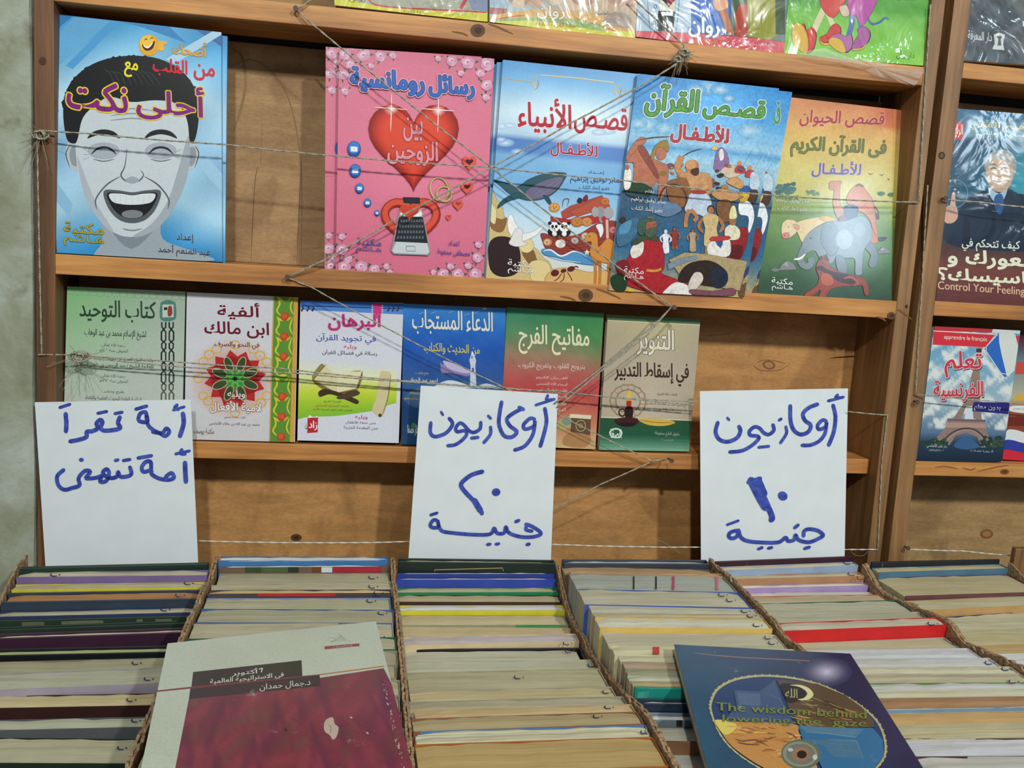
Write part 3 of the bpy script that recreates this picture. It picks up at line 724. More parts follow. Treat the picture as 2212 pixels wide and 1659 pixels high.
# bars printed on covers
def onface(info, px_pts, col, name='stripe'):
    e, H, T, Rm, th, hw, c_, row = info
    n = Rm @ Vector((0, -1, 0)); o = T + Rm @ Vector((0, -th - .0004, 0))
    m = MB(); m.poly([hit(x, y, o, n) for x, y in px_pts]); m.build(name, cover_mat(col), c_)
def bar(ci, i, x0, x1, ya, yb, col, flat=False):
    ox, oy, k, rows = (C1, C2, C3, C4, C5, C6)[ci]; f = COLS[ci][i]
    P = [(x0 / k + ox, ya / k + oy), (x1 / k + ox, ya / k + oy), (x1 / k + ox, yb / k + oy), (x0 / k + ox, yb / k + oy)]
    if flat:
        m = MB(); m.poly([tb(a, b, f[1] + .0014) for a, b in P[::-1]]); m.build('stripe', cover_mat(col), f[0])
    else: onface(f, P, col)
for x, c in ((655, '22262a'), (822, '22262a'), (952, 'c4506e'), (1280, 'c4506e')): bar(3, 3, x - 5 if c[0] == '2' else x - 9, x + 5 if c[0] == '2' else x + 9, 224, 322, c, True)
bar(3, 9, 798, 846, 752, 806, 'c8352c', True)
bar(1, 5, 472, 1055, 354, 374, 'b8202e')
for a, b, c in ((380, 500, '2f4a2c'), (500, 700, '4a5a3c'), (700, 780, '26322a'), (880, 950, '6b3d22'), (950, 1030, 'c9ced6'), (1040, 1400, 'a8203a')): bar(1, 2, a, b, 156, 196, c)
bar(2, 6, 1020, 1365, 588, 606, '3f9a5c')
bar(3, 17, 975, 1020, 1302, 1352, '16181c')
# gilt frame line on the green hardback
e_ = COLS[2][0]; n_ = e_[3] @ Vector((0, -1, 0)); o_ = e_[2] + e_[3] @ Vector((0, -e_[4] - .0002, 0))
A_ = Art(lambda x, y: hit(x, y, o_, n_), n_, 2e-5); A_.crop(820, 1180, 3.464)
A_.line('a89a6c', 6, [(412, 190), (412, 176), (920, 162), (925, 185)], False, False, ch='gilt_line'); A_.done(e_[6], M['printm'])
# ---------------------------------------------------------------- books standing on the shelves
def shelf_book(label, quad, k, lean, thick, front='e8e8e8', spine='c8c8c8', group='books shown face-out on the shelves', page='dcd8cc', hard=0):
    """quad TL,TR,BR,BL measured on the cover; k = depth of its bottom edge; returns (thing, cover, Art)"""
    a = math.radians(lean); n = (N * math.cos(a) + S * math.sin(a)).normalized()
    bm = ((quad[3][0] + quad[2][0]) / 2, (quad[3][1] + quad[2][1]) / 2); o = at(*bm, k)
    P = lambda x, y: hit(x, y, o, n)
    q = [P(*p) for p in quad]
    vis = q
    # square the outline up: bottom edge kept, sides the mean of both
    e = empty('book', (q[2] + q[3]) / 2 - n * thick / 2, label, 'book', group)
    cen = sum(q, Vector()) / 4
    def inset(d, back): return [p + (cen - p).normalized() * d - n * back for p in q]
    ct = .0004
    m = MB(); f = [p for p in q]; m.hexa([f[3], f[2], f[1], f[0]], [p - n * ct for p in (f[3], f[2], f[1], f[0])])
    bk = [p - n * thick for p in q]; m.hexa([p + n * ct for p in (bk[3], bk[2], bk[1], bk[0])], [bk[3], bk[2], bk[1], bk[0]])
    r = (q[0] - q[1]).normalized() * .0006
    m.hexa([q[2] + r, q[2], q[1], q[1] + r], [q[2] + r - n * thick, q[2] - n * thick, q[1] - n * thick, q[1] + r - n * thick])
    c = m.build('cover', cover_mat(spine, .35), e)
    m = MB(); s_ = inset(.0012, ct * 1.2); s2 = inset(.0012, thick - ct * 1.2); m.hexa([s_[3], s_[2], s_[1], s_[0]], [s2[3], s2[2], s2[1], s2[0]])
    m.build('pages', pages(page), e)
    A = Art(P, n); A.n = n; A.quadpx = quad
    return e, c, A
def bg(A, fn, nx=24, ny=30, o=.0):
    A.crop(0, 0, 1); A.grad(A.quadpx, fn, nx, ny)
def logo(A, xl, yt, xr, yb, col, halo):
    ym = (yt + yb) / 2
    A.text('مكتبة', xl, yt, xr, ym + (yb - yt) * .06, col, .012, halo and [(.03, halo)])
    A.text('هـاشم', xl, ym - (yb - yt) * .02, xr, yb, col, .012, halo and [(.03, halo)])
def rose(A, x, y, r):
    A.ell('b0708f', x, y, r, r * .95, 12)
    for i in range(5):
        h = i * 1.257 + x; A.ell('d6a3b9' if i % 2 else 'c98fa9', x + r * .45 * math.cos(h), y + r * .45 * math.sin(h), r * .55, r * .48, 9)
    A.ell('e5c3d0', x - r * .1, y - r * .1, r * .45, r * .4, 9); A.ell('a9607f', x, y, r * .26, r * .2, 8); A.ell('d9aabd', x + r * .05, y + r * .05, r * .13, n=6)
def leaf(A, x, y, l, h, c='3f6b3c', w_=.32):
    dx, dy = math.cos(h) * l, math.sin(h) * l; A.poly(c, [(x - dx, y - dy), (x - dy * w_, y + dx * w_), (x + dx, y + dy), (x + dy * w_, y - dx * w_)], True, n=2)
def tint(c, k): return tuple(x * k for x in c)

# -- grey laughing man ------------------------------------------------------
LM = 'joke book with a laughing grey man on blue, '
def laughing(front):
    q = [(108, 29), (478, 70), (480, 566), (122.5, 546)] if front else [(121, 36), (491, 78), (486, 568), (130, 550)]
    e, c, A = shelf_book(LM + ('at the left end of the shelf' if front else 'rear copy, only its right edge showing'), q, -.003 if front else -.0095, 4, .006, spine='5f9cc8', group='joke books')
    def f(u, v):
        c_ = stops(v + .12 * math.sin(u * 3), [(0, (52, 128, 190)), (.12, (80, 165, 215)), (.35, (175, 210, 228)), (.6, (140, 185, 215)), (.85, (165, 205, 226)), (1.05, (40, 130, 190))])
        s = .5 + .5 * math.sin((u * 1.3 + v * 2.1) * 9); return tuple(x + 22 * (s - .5) for x in c_)
    bg(A, f); A.crop(0, 0, 2.676, .1)
    A.quad('2f7ab8', [(292, 80), (420, 95), (292, 200)]); A.quad('63a8d4', [(430, 96), (640, 120), (292, 420), (292, 250)]); A.quad('3b84c0', [(700, 126), (980, 155), (1080, 250), (830, 160)])
    A.quad('2a62a0', [(1130, 170), (1280, 187), (1280, 270)]); A.quad('4f9bd0', [(640, 120), (700, 126), (420, 400), (380, 380)]); A.quad('a9cde2', [(960, 340), (1280, 150), (1280, 200), (1010, 370)]); A.quad('86b8d8', [(292, 560), (345, 640), (292, 720)]); A.quad('9cc4dc', [(1190, 900), (1290, 1010), (1290, 1120), (1150, 960)]); A.quad('8ab8d6', [(292, 1000), (420, 1180), (400, 1260), (292, 1120)])
    if not front: A.done(c, M['print']); return
    # a plain generic grey portrait: frontal laughing man with side-parted hair
    A.poly('98a4ab', [(560, 1490), (590, 1400), (620, 1240), (900, 1240), (940, 1380), (1080, 1440), (1240, 1505), (900, 1505)])
    A.poly('7d888f', [(622, 1300), (760, 1440), (920, 1290), (900, 1240), (640, 1240)])
    for sx in (-1, 1):
        A.ell('b4bec3', 765 + sx * 335, 900, 52, 92, 20, sx * .12); A.ell('8b959b', 768 + sx * 338, 905, 28, 58, 16, sx * .12); A.line('4d5358', 6, [(765 + sx * 360, 840), (765 + sx * 384, 890), (765 + sx * 360, 970)])
    FC = [(435, 760), (450, 600), (560, 520), (765, 500), (970, 520), (1085, 600), (1100, 760), (1090, 950), (1050, 1120), (960, 1270), (860, 1350), (765, 1370), (670, 1350), (570, 1270), (485, 1120), (445, 950)]
    A.poly('c3ccd0', FC)
    A.poly('9fa9af', [(1090, 780), (1095, 950), (1050, 1120), (960, 1270), (860, 1350), (765, 1368), (880, 1290), (970, 1160), (1030, 980)])
    A.poly('aab4ba', [(445, 900), (485, 1120), (570, 1270), (660, 1345), (560, 1180), (500, 1040)])
    A.poly('1d1f20', [(385, 800), (365, 640), (395, 500), (480, 405), (600, 345), (760, 322), (920, 340), (1050, 410), (1130, 520), (1150, 660), (1130, 800), (1098, 820), (1080, 690), (1020, 600), (900, 580), (760, 590), (640, 560), (560, 600), (480, 680), (450, 800), (430, 830)])
    r = random.Random(2)
    for i in range(40):
        t = i / 39; h = math.pi * (.97 - t * .94); A.ell('1d1f20', 758 + 385 * math.cos(h) + r.uniform(-6, 6), 640 - 305 * math.sin(h) + r.uniform(-6, 6), 22, 18, 6, r.random() * 3)
    for i in range(9): A.line('4a4f52', 3, [(600 + i * 30, 400 + (i % 3) * 8), (640 + i * 30, 430), (660 + i * 34, 500)])
    for sx in (-1, 1):
        X_ = 765 + sx * 165
        A.poly('232527', [(X_ - 95, 800), (X_ - 60, 762), (X_, 748), (X_ + 60, 762), (X_ + 95, 800), (X_ + 50, 785), (X_, 776), (X_ - 50, 785)]); A.ell('a3adb3', X_, 872, 92, 48)
        A.line('26292c', 13, [(X_ - 72, 892), (X_ - 40, 862), (X_, 852), (X_ + 40, 862), (X_ + 72, 892)]); A.line('5a6167', 5, [(X_ - 60, 920), (X_, 932), (X_ + 60, 920)])
        for k in range(3): A.line('6b7277', 5, [(X_ + sx * 84, 880 + k * 14), (X_ + sx * 118, 862 + k * 30)])
        A.line('565d62', 8, [(765 + sx * 70, 1020), (765 + sx * 150, 1070), (765 + sx * 210, 1150), (765 + sx * 205, 1210)])
    for k in range(3): A.line('8b949a', 6, [(640, 640 + k * 28), (765, 628 + k * 28), (890, 640 + k * 28)])
    A.line('565d62', 8, [(735, 860), (722, 960), (700, 1010), (722, 1042), (765, 1052), (808, 1042), (830, 1010), (812, 985)]); A.poly('9aa4aa', [(722, 1042), (765, 1020), (808, 1042), (765, 1060)])
    A.poly('565c61', [(600, 1105), (680, 1100), (765, 1112), (850, 1100), (930, 1105), (905, 1200), (845, 1268), (765, 1290), (685, 1268), (625, 1200)])
    A.poly('1c1c1e', [(620, 1118), (700, 1116), (765, 1126), (830, 1116), (910, 1118), (886, 1190), (835, 1245), (765, 1265), (695, 1245), (644, 1190)])
    A.poly('d5dadc', [(632, 1122), (700, 1120), (765, 1129), (830, 1120), (898, 1122), (880, 1165), (830, 1180), (765, 1184), (700, 1180), (650, 1165)])
    for k in range(-3, 4): A.line('8b9398', 3, [(765 + k * 34, 1126), (765 + k * 33, 1180)], False)
    A.ell('7a7f84', 765, 1238, 62, 24); A.line('7d868c', 7, [(710, 1322), (765, 1332), (820, 1322)])
    A.ell('e0a428', 862, 262, 60, 62); A.ell('f0c544', 855, 250, 46, 46); A.poly('4a1a12', [(822, 255), (850, 275), (895, 235), (885, 280), (850, 295), (828, 280)]); A.line('f4f0e6', 8, [(828, 262), (855, 276), (885, 246)]); A.line('4a2a12', 5, [(835, 235), (845, 225), (855, 233)]); A.line('4a2a12', 5, [(868, 228), (878, 218), (888, 226)]); A.poly('e8b038', [(915, 240), (960, 240), (965, 255), (945, 262), (948, 290), (918, 290)])
    A.text('أضحك', 998, 240, 1192, 322, 'e0a022', .02, [(.02, '6b4a14')])
    A.text('من', 1122, 375, 1240, 466, 'cc2430', .03); A.text('القلب', 885, 342, 1082, 442, 'cc2430', .03); A.text('مع', 720, 360, 797, 446, 'e6d83a', .03)
    A.text('أحلى', 792, 492, 1178, 700, '7d2477', .035, [(.045, 'e6c92c')]); A.text('نكت', 390, 476, 735, 640, '7d2477', .035, [(.045, 'e6c92c')], slope=.1)
    A.sl = .07; logo(A, 370, 1290, 600, 1425, 'b3a22e', '22220f')
    A.text('إعداد', 1022, 1352, 1120, 1402, '16181c', .015, [(.04, 'b8c8d4')]); A.text('عبد المنعم أحمد', 915, 1420, 1215, 1484, '16181c', .015, [(.04, 'b8c8d4')])
    A.done(c, M['print'])
laughing(False); laughing(True)

# -- pink letters book ------------------------------------------------------
def heart(A, cx, cy, w_, h_, cols):
    base = []
    for i in range(40):
        t = 2 * math.pi * i / 40; base.append((16 * math.sin(t) ** 3 / 16, -(13 * math.cos(t) - 5 * math.cos(2 * t) - 2 * math.cos(3 * t) - math.cos(4 * t)) / 14.5))
    for i, c_ in enumerate(cols):
        k = 1 - i * .055; A.poly(c_, [(cx + x * w_ * k, cy + y * h_ * k) for x, y in base], False)
def ring(A, c_, cx, cy, rx, ry, w_, rot=0):
    A.line(c_, w_, [(cx + rx * math.cos(t) * math.cos(rot) - ry * math.sin(t) * math.sin(rot), cy + rx * math.cos(t) * math.sin(rot) + ry * math.sin(t) * math.cos(rot)) for t in (i * math.pi / 12 for i in range(25))], False, False)
def pink(front):
    q = [(733, 105), (1068, 127), (1044.5, 607), (725, 587)] if front else [(703.7, 101), (1040, 122), (1020, 604), (701, 583)]
    e, c, A = shelf_book('pink book with a big red heart and roses, ' + ('foremost copy' if front else 'rear copy peeping out at left'), q, -.003 if front else -.0095, 3, .006, spine='c4708c', group='pink heart books')
    bg(A, lambda u, v: tuple(x + 10 * math.exp(-((u - .5) ** 2 + (v - .45) ** 2) * 9) for x in stops(v, [(0, (205, 112, 135)), (.5, (214, 118, 142)), (1, (205, 105, 130))])), 16, 20)
    A.crop(660, 60, 2.861, .07); dx = 0 if front else -82; dy = 0 if front else -6
    R = [(245, 165, 38), (360, 170, 42), (465, 175, 38), (275, 225, 30), (235, 290, 34), (290, 300, 26), (245, 390, 28), (540, 170, 25), (405, 235, 20)]
    R2 = [(1125, 225, 46), (1005, 215, 44), (905, 205, 36), (1080, 280, 30), (1120, 355, 38), (1115, 430, 26), (820, 190, 22), (960, 280, 22)]
    R3 = [(240, 1480, 42), (345, 1475, 40), (425, 1495, 36), (225, 1370, 38), (262, 1430, 30), (500, 1475, 22), (225, 1290, 24), (520, 1510, 20)]
    R4 = [(1050, 1525, 42), (940, 1525, 40), (850, 1520, 36), (1062, 1420, 34), (895, 1475, 24), (1005, 1470, 24), (1068, 1340, 24), (790, 1510, 20)]
    for G in (R, R2, R3, R4):
        if not front and (G is R2 or G is R4): continue
        for i, (x, y, r) in enumerate(G):
            for j in range(3): leaf(A, x + dx + r * math.cos(i * 2 + j * 2.1), y + dy + r * math.sin(i * 2 + j * 2.1), r * .55, i * 2 + j * 2.1, '47683f' if j else '2f5636')
        for x, y, r in G: rose(A, x + dx, y + dy, r)
    if not front:
        A.ell('2a5fae', 200, 745, 20, 38, 14); A.line('5a2a44', 3, [(125, 918), (190, 915)]); A.done(c, M['print']); return
    heart(A, 668, 700, 280, 272, ['8e2018', 'a02a1e', 'b43224', 'c43a28', 'cf402c', 'd5462f', 'd84a32'])
    A.glow(None, 530, 508, 44, 38, (250, 225, 215), (192, 54, 40)); A.glow(None, 820, 516, 44, 38, (250, 225, 215), (192, 54, 40))
    for x, y in ((530, 500), (820, 508)):
        A.line('f5e6e0', 5, [(x - 105, y - 6), (x, y), (x + 100, y + 8)]); A.line('f5e6e0', 5, [(x, y - 90), (x, y), (x - 4, y + 140)])
        for h in range(8): A.line('f0d5cc', 2.5, [(x, y), (x + 45 * math.cos(h * .78 + .4), y + 45 * math.sin(h * .78 + .4))])
    A.text('رسائل', 765, 300, 1040, 435, '2f62b8', .045, [(.03, '16203c'), (.085, 'd9a6bc')], shadow=('131a30', 3, 6), slope=.08)
    A.text('رومانسية', 280, 262, 730, 408, '2f62b8', .045, [(.03, '16203c'), (.085, 'd9a6bc')], shadow=('131a30', 3, 6), slope=.08)
    A.text('بين', 605, 555, 722, 705, 'dd8f9c', .03, [(.03, '7e1c22')]); A.text('الزوجين', 508, 700, 815, 850, 'dd8f9c', .03, [(.03, '7e1c22')])
    for x, y, r in ((300, 750, 42), (307, 885, 36), (334, 993, 27), (383, 1082, 23), (442, 1145, 16)):
        A.ell('1f4a96', x, y, r, r * 1.15, 18); A.ell('3b7cc8', x, y - r * .15, r * .85, r * .9, 16); A.quad('e6e9ee', [(x - r * .5, y - r * .35), (x + r * .5, y - r * .3), (x + r * .5, y + r * .42), (x - r * .5, y + r * .38)]); A.line('5a7fb0', 2.5, [(x - r * .45, y - r * .3), (x, y + r * .1), (x + r * .45, y - r * .28)], False)
    for x, y, r in ((1010, 835, 44), (995, 990, 38), (940, 1095, 32), (882, 1172, 18)):
        heart(A, x, y, r, r * 1.05, ['c23a2c', 'dd5a44']); heart(A, x + 2, y - 6, r * .55, r * .42, ['4a1a1c' if r > 35 else 'a83a34'])
    ring(A, 'a08c50', 828, 1000, 58, 74, 9, -.3); ring(A, 'd8c890', 826, 998, 54, 70, 4, -.3); ring(A, 'a08c50', 858, 1030, 50, 46, 9, .4); ring(A, 'd8c890', 857, 1028, 47, 43, 4, .4)
    base = [(16 * math.sin(t) ** 3 / 16, -(13 * math.cos(t) - 5 * math.cos(2 * t) - 2 * math.cos(3 * t) - math.cos(4 * t)) / 14.5) for t in (2 * math.pi * i / 40 for i in range(41))]
    A.line('96281c', 52, [(650 + x * 160, 1190 + y * 135) for x, y in base], False, False); A.line('d4503a', 34, [(648 + x * 158, 1186 + y * 133) for x, y in base], False, False)
    A.poly('8f9496', [(580, 1130), (720, 1135), (772, 1385), (755, 1408), (545, 1400), (528, 1380)], False); A.poly('c3c8ca', [(570, 1300), (745, 1310), (765, 1385), (750, 1400), (548, 1392), (535, 1378)], False)
    A.poly('26282c', [(600, 1048), (705, 1050), (708, 1090), (605, 1085)], False); A.poly('e0e4e8', [(590, 1120), (715, 1128), (722, 1170), (585, 1165)], False); A.poly('24272c', [(578, 1165), (724, 1170), (755, 1332), (548, 1322)], False)
    for j in range(4):
        for i in range(9): A.quad('596068', [(586 - j * 6 + i * (16 + j), 1185 + j * 34), (597 - j * 6 + i * (16 + j), 1186 + j * 34), (597 - j * 7 + i * (16 + j), 1203 + j * 34), (585 - j * 7 + i * (16 + j), 1202 + j * 34)])
    A.line('70767a', 4, [(622, 1350), (675, 1352), (678, 1382), (622, 1380), (622, 1350)], False, False)
    heart(A, 642, 1135, 60, 48, ['c8442f'])
    logo(A, 315, 1300, 468, 1395, '3c4f96', 'c58aa8'); A.text('اعداد', 882, 1315, 950, 1345, '3a3f8c', .015); A.text('مصطفى محفوظ', 812, 1370, 1015, 1412, '3a3f8c', .015)
    A.line('7a3a5a', 3, [(200, 885), (500, 882), (800, 900), (1130, 930)]) if False else None
    A.done(c, M['print'])
pink(False); pink(True)

# -- small helpers for the pictures ------------------------------------------
def person(A, x, y, h, skin='b98a62', cloth='c8b89a', hair='2a201a', turb=None, legs=True, lean=0):
    """small standing painted figure, feet at (x,y), height h"""
    w_ = h * .13; L = lean * h
    if legs: A.line(skin, w_ * .8, [(x - w_ * .6, y), (x - w_ * .4 + L * .3, y - h * .42)], taper=False); A.line(skin, w_ * .8, [(x + w_ * .7, y), (x + w_ * .4 + L * .3, y - h * .42)], taper=False)
    A.poly(cloth, [(x - w_ * 1.1, y - h * (.2 if legs else 0)), (x - w_ * .9 + L * .5, y - h * .55), (x - w_ * 1.3 + L, y - h * .78), (x + L, y - h * .86), (x + w_ * 1.3 + L, y - h * .78), (x + w_ * .9 + L * .5, y - h * .55), (x + w_ * 1.2, y - h * (.2 if legs else 0))], n=2)
    A.line(skin, w_ * .55, [(x - w_ * 1.2 + L, y - h * .78), (x - w_ * 1.9 + L * .6, y - h * .6), (x - w_ * 1.2, y - h * .46)]); A.line(skin, w_ * .55, [(x + w_ * 1.2 + L, y - h * .78), (x + w_ * 1.9 + L * .6, y - h * .6), (x + w_ * 1.3, y - h * .46)])
    A.ell(hair, x + L * 1.1, y - h * .94, w_ * .62, w_ * .72, 10); A.ell(skin, x + L * 1.1, y - h * .92, w_ * .48, w_ * .6, 10)
    if turb: A.ell(turb, x + L * 1.1, y - h * .985, w_ * .72, w_ * .42, 10)
def blotch(A, cols, x0, y0, x1, y1, n, r0, r1, seed, sh_=.6):
    r = random.Random(seed)
    for _ in range(n):
        x, y, q = r.uniform(x0, x1), r.uniform(y0, y1), r.uniform(r0, r1)
        A.poly(r.choice(cols), [(x + q * math.cos(h) * r.uniform(.5, 1), y + q * sh_ * math.sin(h) * r.uniform(.5, 1)) for h in (i * 1.047 for i in range(6))], n=2)

# -- prophets book ----------------------------------------------------------
def prophets(i):
    q = [[(1087, 129), (1408, 163), (1366, 634), (1049, 608)], [(1074, 134), (1394, 167), (1352, 633), (1047, 607.5)], [(1068, 139), (1386, 171), (1344, 632), (1045, 607)]][i]
    w_ = ['foremost of three copies', 'middle of three copies, a sliver behind the front one', 'rearmost of three copies, next to the pink book'][i]
    e, c, A = shelf_book("sky-blue book with whale and ark, " + w_, q, -.003 - i * .0056, 3, .005, spine='5f98c8', group='blue ark books')
    def f(u, v):
        c_ = stops(v, [(0, (84, 150, 205)), (.08, (105, 165, 212)), (.22, (185, 208, 222)), (.33, (170, 200, 222)), (.335, (80, 125, 190)), (.42, (90, 135, 195)), (.425, (125, 175, 215)), (.55, (120, 175, 218)), (.7, (185, 212, 226)), (.85, (205, 215, 218)), (1, (200, 190, 170))])
        g = math.exp(-((u - .55) ** 2 * 5 + (v - .2) ** 2 * 60)) * 45; return tuple(x + g * k + 14 * (fbm(u, v * 2, 2) - .5) for x, k in zip(c_, (1, .8, .5)))
    bg(A, f, 20, 40); A.crop(1020, 100, 3.072, .1)
    A.line('b09c62', 7, [(205 - i * 45, 215), (390, 238)], False, False) if i == 0 else A.line('b09c62', 6, [(150, 242), (200, 244)], False, False)
    if i: A.done(c, M['print']); return
    A.line('b09c62', 8, [(455, 192), (700, 212), (940, 242)], False, False); A.line('e8dcae', 3, [(455, 190), (700, 210), (940, 239)], False, False); A.line('b09c62', 7, [(990, 296), (1090, 305)], False, False)
    for x, y in ((420, 200), (965, 255)):
        A.line('b8a56a', 9, [(x + 40, y - 4), (x, y), (x - 25, y + 30), (x - 10, y + 60), (x + 10, y + 50), (x + 2, y + 30)]); A.line('d8c890', 5, [(x - 20, y + 40), (x + 5, y + 80), (x - 18, y + 125)]); A.line('8a7640', 5, [(x + 15, y + 20), (x + 20, y + 55), (x - 5, y + 95)])
    for x, y, r in ((200, 530, 50), (250, 525, 40), (900, 560, 60), (840, 570, 50), (220, 640, 60), (300, 700, 45), (190, 620, 40)): A.glow(None, x, y, r, r * .45, (215, 226, 236), (120, 165, 208) if y > 600 else (170, 200, 222))
    W = [(.035, 'dcdfe6')]
    A.text('قصـص', 678, 400, 1028, 590, 'b01e30', .03, W); A.text('الأنبياء', 305, 345, 655, 575, 'b01e30', .03, W, slope=.07)
    A.text('للأطـفـال', 520, 632, 830, 742, 'b01e30', .03, W)
    A.text('إعـــداد', 768, 826, 876, 852, '1f3a6b', .01, slope=.04); A.text('صابر توفيق إبراهيم', 650, 866, 990, 916, '22304f', .02, slope=.04); A.text('عضو إتحاد الكتاب', 708, 925, 912, 960, '1f3a6b', .012, slope=.04)
    A.ol = 2.2
    A.poly('c9b27a', [(105, 1150), (130, 960), (160, 1010), (200, 1060), (215, 1130), (290, 1200), (330, 1300), (420, 1340), (470, 1400), (520, 1450), (510, 1560), (100, 1560)]); A.poly('8a6238', [(110, 1120), (190, 1150), (230, 1140), (200, 1230), (130, 1210)]); A.poly('7e5a34', [(330, 1370), (400, 1350), (430, 1420), (480, 1520), (420, 1560), (400, 1480)])
    A.poly('2e1c20', [(108, 1330), (150, 1270), (230, 1265), (290, 1300), (320, 1390), (300, 1500), (200, 1530), (120, 1480)]); A.poly('dccb92', [(300, 1260), (380, 1270), (410, 1330), (370, 1370), (320, 1350)]); A.poly('e0cf98', [(120, 1040), (160, 1090), (150, 1180), (112, 1140)]); A.poly('d8c48a', [(380, 1440), (470, 1420), (520, 1470), (500, 1550), (400, 1560)])
    # whale
    A.poly('2e5560', [(140, 885), (220, 905), (300, 930), (380, 880), (500, 840), (600, 838), (626, 852), (610, 890), (560, 960), (480, 1010), (380, 1025), (300, 1005), (240, 975), (190, 930)]); A.poly('6a6480', [(360, 960), (480, 890), (600, 868), (560, 950), (470, 1005), (380, 1015)])
    A.poly('24505e', [(300, 970), (330, 1000), (240, 1030), (165, 1078), (200, 1020)]); A.poly('2a4a58', [(470, 990), (505, 1000), (525, 1040), (505, 1045)]); A.line('8a8aa0', 2, [(420, 1000), (520, 950), (600, 880)]); A.line('8a8aa0', 2, [(400, 990), (500, 930), (590, 872)])
    # dove
    A.poly('eceae6', [(235, 1200), (240, 1130), (262, 1118), (285, 1170), (310, 1220), (300, 1270), (260, 1260)], n=3); A.poly('e6e4e0', [(310, 1250), (400, 1230), (480, 1180), (430, 1250), (350, 1290), (320, 1290)]); A.poly('dcd8d4', [(290, 1210), (335, 1222), (330, 1290), (370, 1310), (300, 1330), (245, 1310), (260, 1270)])
    for k in range(5): A.line('b8b4b4', 2, [(250 + k * 8, 1140 + k * 8), (265 + k * 8, 1200 + k * 10)])
    # ark
    A.poly('8f3a30', [(460, 1240), (560, 1260), (700, 1250), (820, 1180), (950, 1160), (990, 1250), (960, 1380), (820, 1420), (640, 1400), (500, 1350), (465, 1290)])
    for k in range(6): A.line('6b2824', 4, [(470 + k * 4, 1262 + k * 18), (640, 1288 + k * 18), (800, 1250 + k * 24), (970, 1190 + k * 30)])
    A.poly('a8463a', [(590, 1100), (650, 1060), (860, 990), (915, 1060), (900, 1110), (740, 1100), (600, 1150)], False); A.poly('b05038', [(640, 1100), (860, 992), (912, 1060), (700, 1130)], False)
    for k in range(9): A.line('8a3428', 3, [(655 + k * 26, 1096 - k * 12), (690 + k * 24, 1132 - k * 9)], False)
    A.poly('b0282c', [(520, 1130), (640, 1150), (900, 1100), (910, 1150), (760, 1190), (520, 1160)], False)
    A.poly('8f5a4c', [(880, 1150), (905, 1150), (910, 1290), (885, 1300)], False); A.poly('e3a19a', [(883, 1150), (903, 1150), (908, 1280), (888, 1290)], False)
    for x, y in ((545, 1200), (610, 1200)): A.ell('1a1a1c', x, y + 32, 44, 34); A.ell('e9e9e6', x, y, 34, 32); A.ell('1a1a1c', x - 30, y - 26, 12); A.ell('1a1a1c', x + 30, y - 26, 12); A.ell('1a1a1c', x - 12, y - 4, 9, 11); A.ell('1a1a1c', x + 12, y - 4, 9, 11); A.ell('1a1a1c', x, y + 10, 5, 4); A.ell('e9e9e6', x, y + 44, 16, 18)
    for x, y, r, c_ in ((695, 1165, 42, 'c07a3c'), (760, 1165, 36, 'cf8a48'), (545, 1070, 38, 'd8a050'), (500, 1300, 30, 'd08a50'), (680, 1290, 26, 'b8ada4'), (750, 1260, 28, 'c9b9a0'), (495, 1300, 22, 'e0b890'), (935, 1220, 28, 'c87a80'), (880, 1030, 30, 'c87038')):
        A.ell(tint(hx(c_), .7), x, y, r, r * .85, 14); A.ell(c_, x, y - 2, r * .75, r * .65, 12); A.ell('2a1c18', x - r * .25, y - r * .15, 3); A.ell('2a1c18', x + r * .25, y - r * .15, 3); A.ell('6a3a28', x, y + r * .15, 5, 4)
    A.ell('e6e2dc', 585, 1310, 34, 28); A.ell('cfc9c2', 585, 1318, 16, 20)
    A.ell('8f8c90', 850, 1100, 34, 36); A.ell('a09ca0', 815, 1100, 24, 34); A.ell('a09ca0', 905, 1105, 34, 40); A.line('8f8c90', 16, [(852, 1110), (848, 1150), (862, 1170)], taper=False); A.poly('e4e2e0', [(820, 1190), (860, 1180), (870, 1230), (850, 1270), (838, 1230)])
    A.poly('2a2422', [(695, 1030), (710, 1005), (730, 1020), (720, 1040)]); A.poly('7a1e1c', [(735, 1010), (760, 985), (765, 1020), (740, 1030)]); A.line('6a4a3a', 5, [(600, 1070), (605, 1020), (640, 1015), (630, 1060)])
    for k in range(9): A.ell('b0702c', 520 + (k % 3) * 20, 1050 + k // 3 * 18, 4, n=7)
    # wave
    A.poly('4f8cbc', [(460, 1350), (520, 1345), (600, 1390), (700, 1360), (800, 1400), (830, 1450), (700, 1440), (560, 1400), (480, 1385)]); A.line('dfe9f0', 10, [(470, 1360), (520, 1352), (590, 1392), (680, 1360), (760, 1400)]); A.line('9cc4de', 8, [(500, 1395), (600, 1420), (720, 1435)])
    # sand
    A.poly('cfa868', [(520, 1490), (650, 1470), (790, 1500), (1000, 1480), (1050, 1630), (900, 1616), (510, 1585)]); 
    # ant
    for x, y, rx, ry in ((548, 1505, 28, 22), (605, 1490, 20, 13), (655, 1478, 26, 18)): A.ell('5a1e1e', x, y, rx, ry, rot=-.3)
    for p in ([(600, 1495), (570, 1540), (540, 1560)], [(610, 1498), (605, 1545), (580, 1565)], [(625, 1490), (650, 1530), (665, 1560)], [(670, 1475), (700, 1490)], [(660, 1470), (690, 1460), (705, 1470)]): A.line('4a1818', 6, p)
    # camel
    A.poly('c8853c', [(745, 1280), (770, 1240), (805, 1235), (830, 1260), (835, 1330), (860, 1310), (900, 1275), (950, 1310), (960, 1370), (945, 1420), (900, 1440), (850, 1430), (800, 1420), (780, 1370), (790, 1300), (755, 1298)])
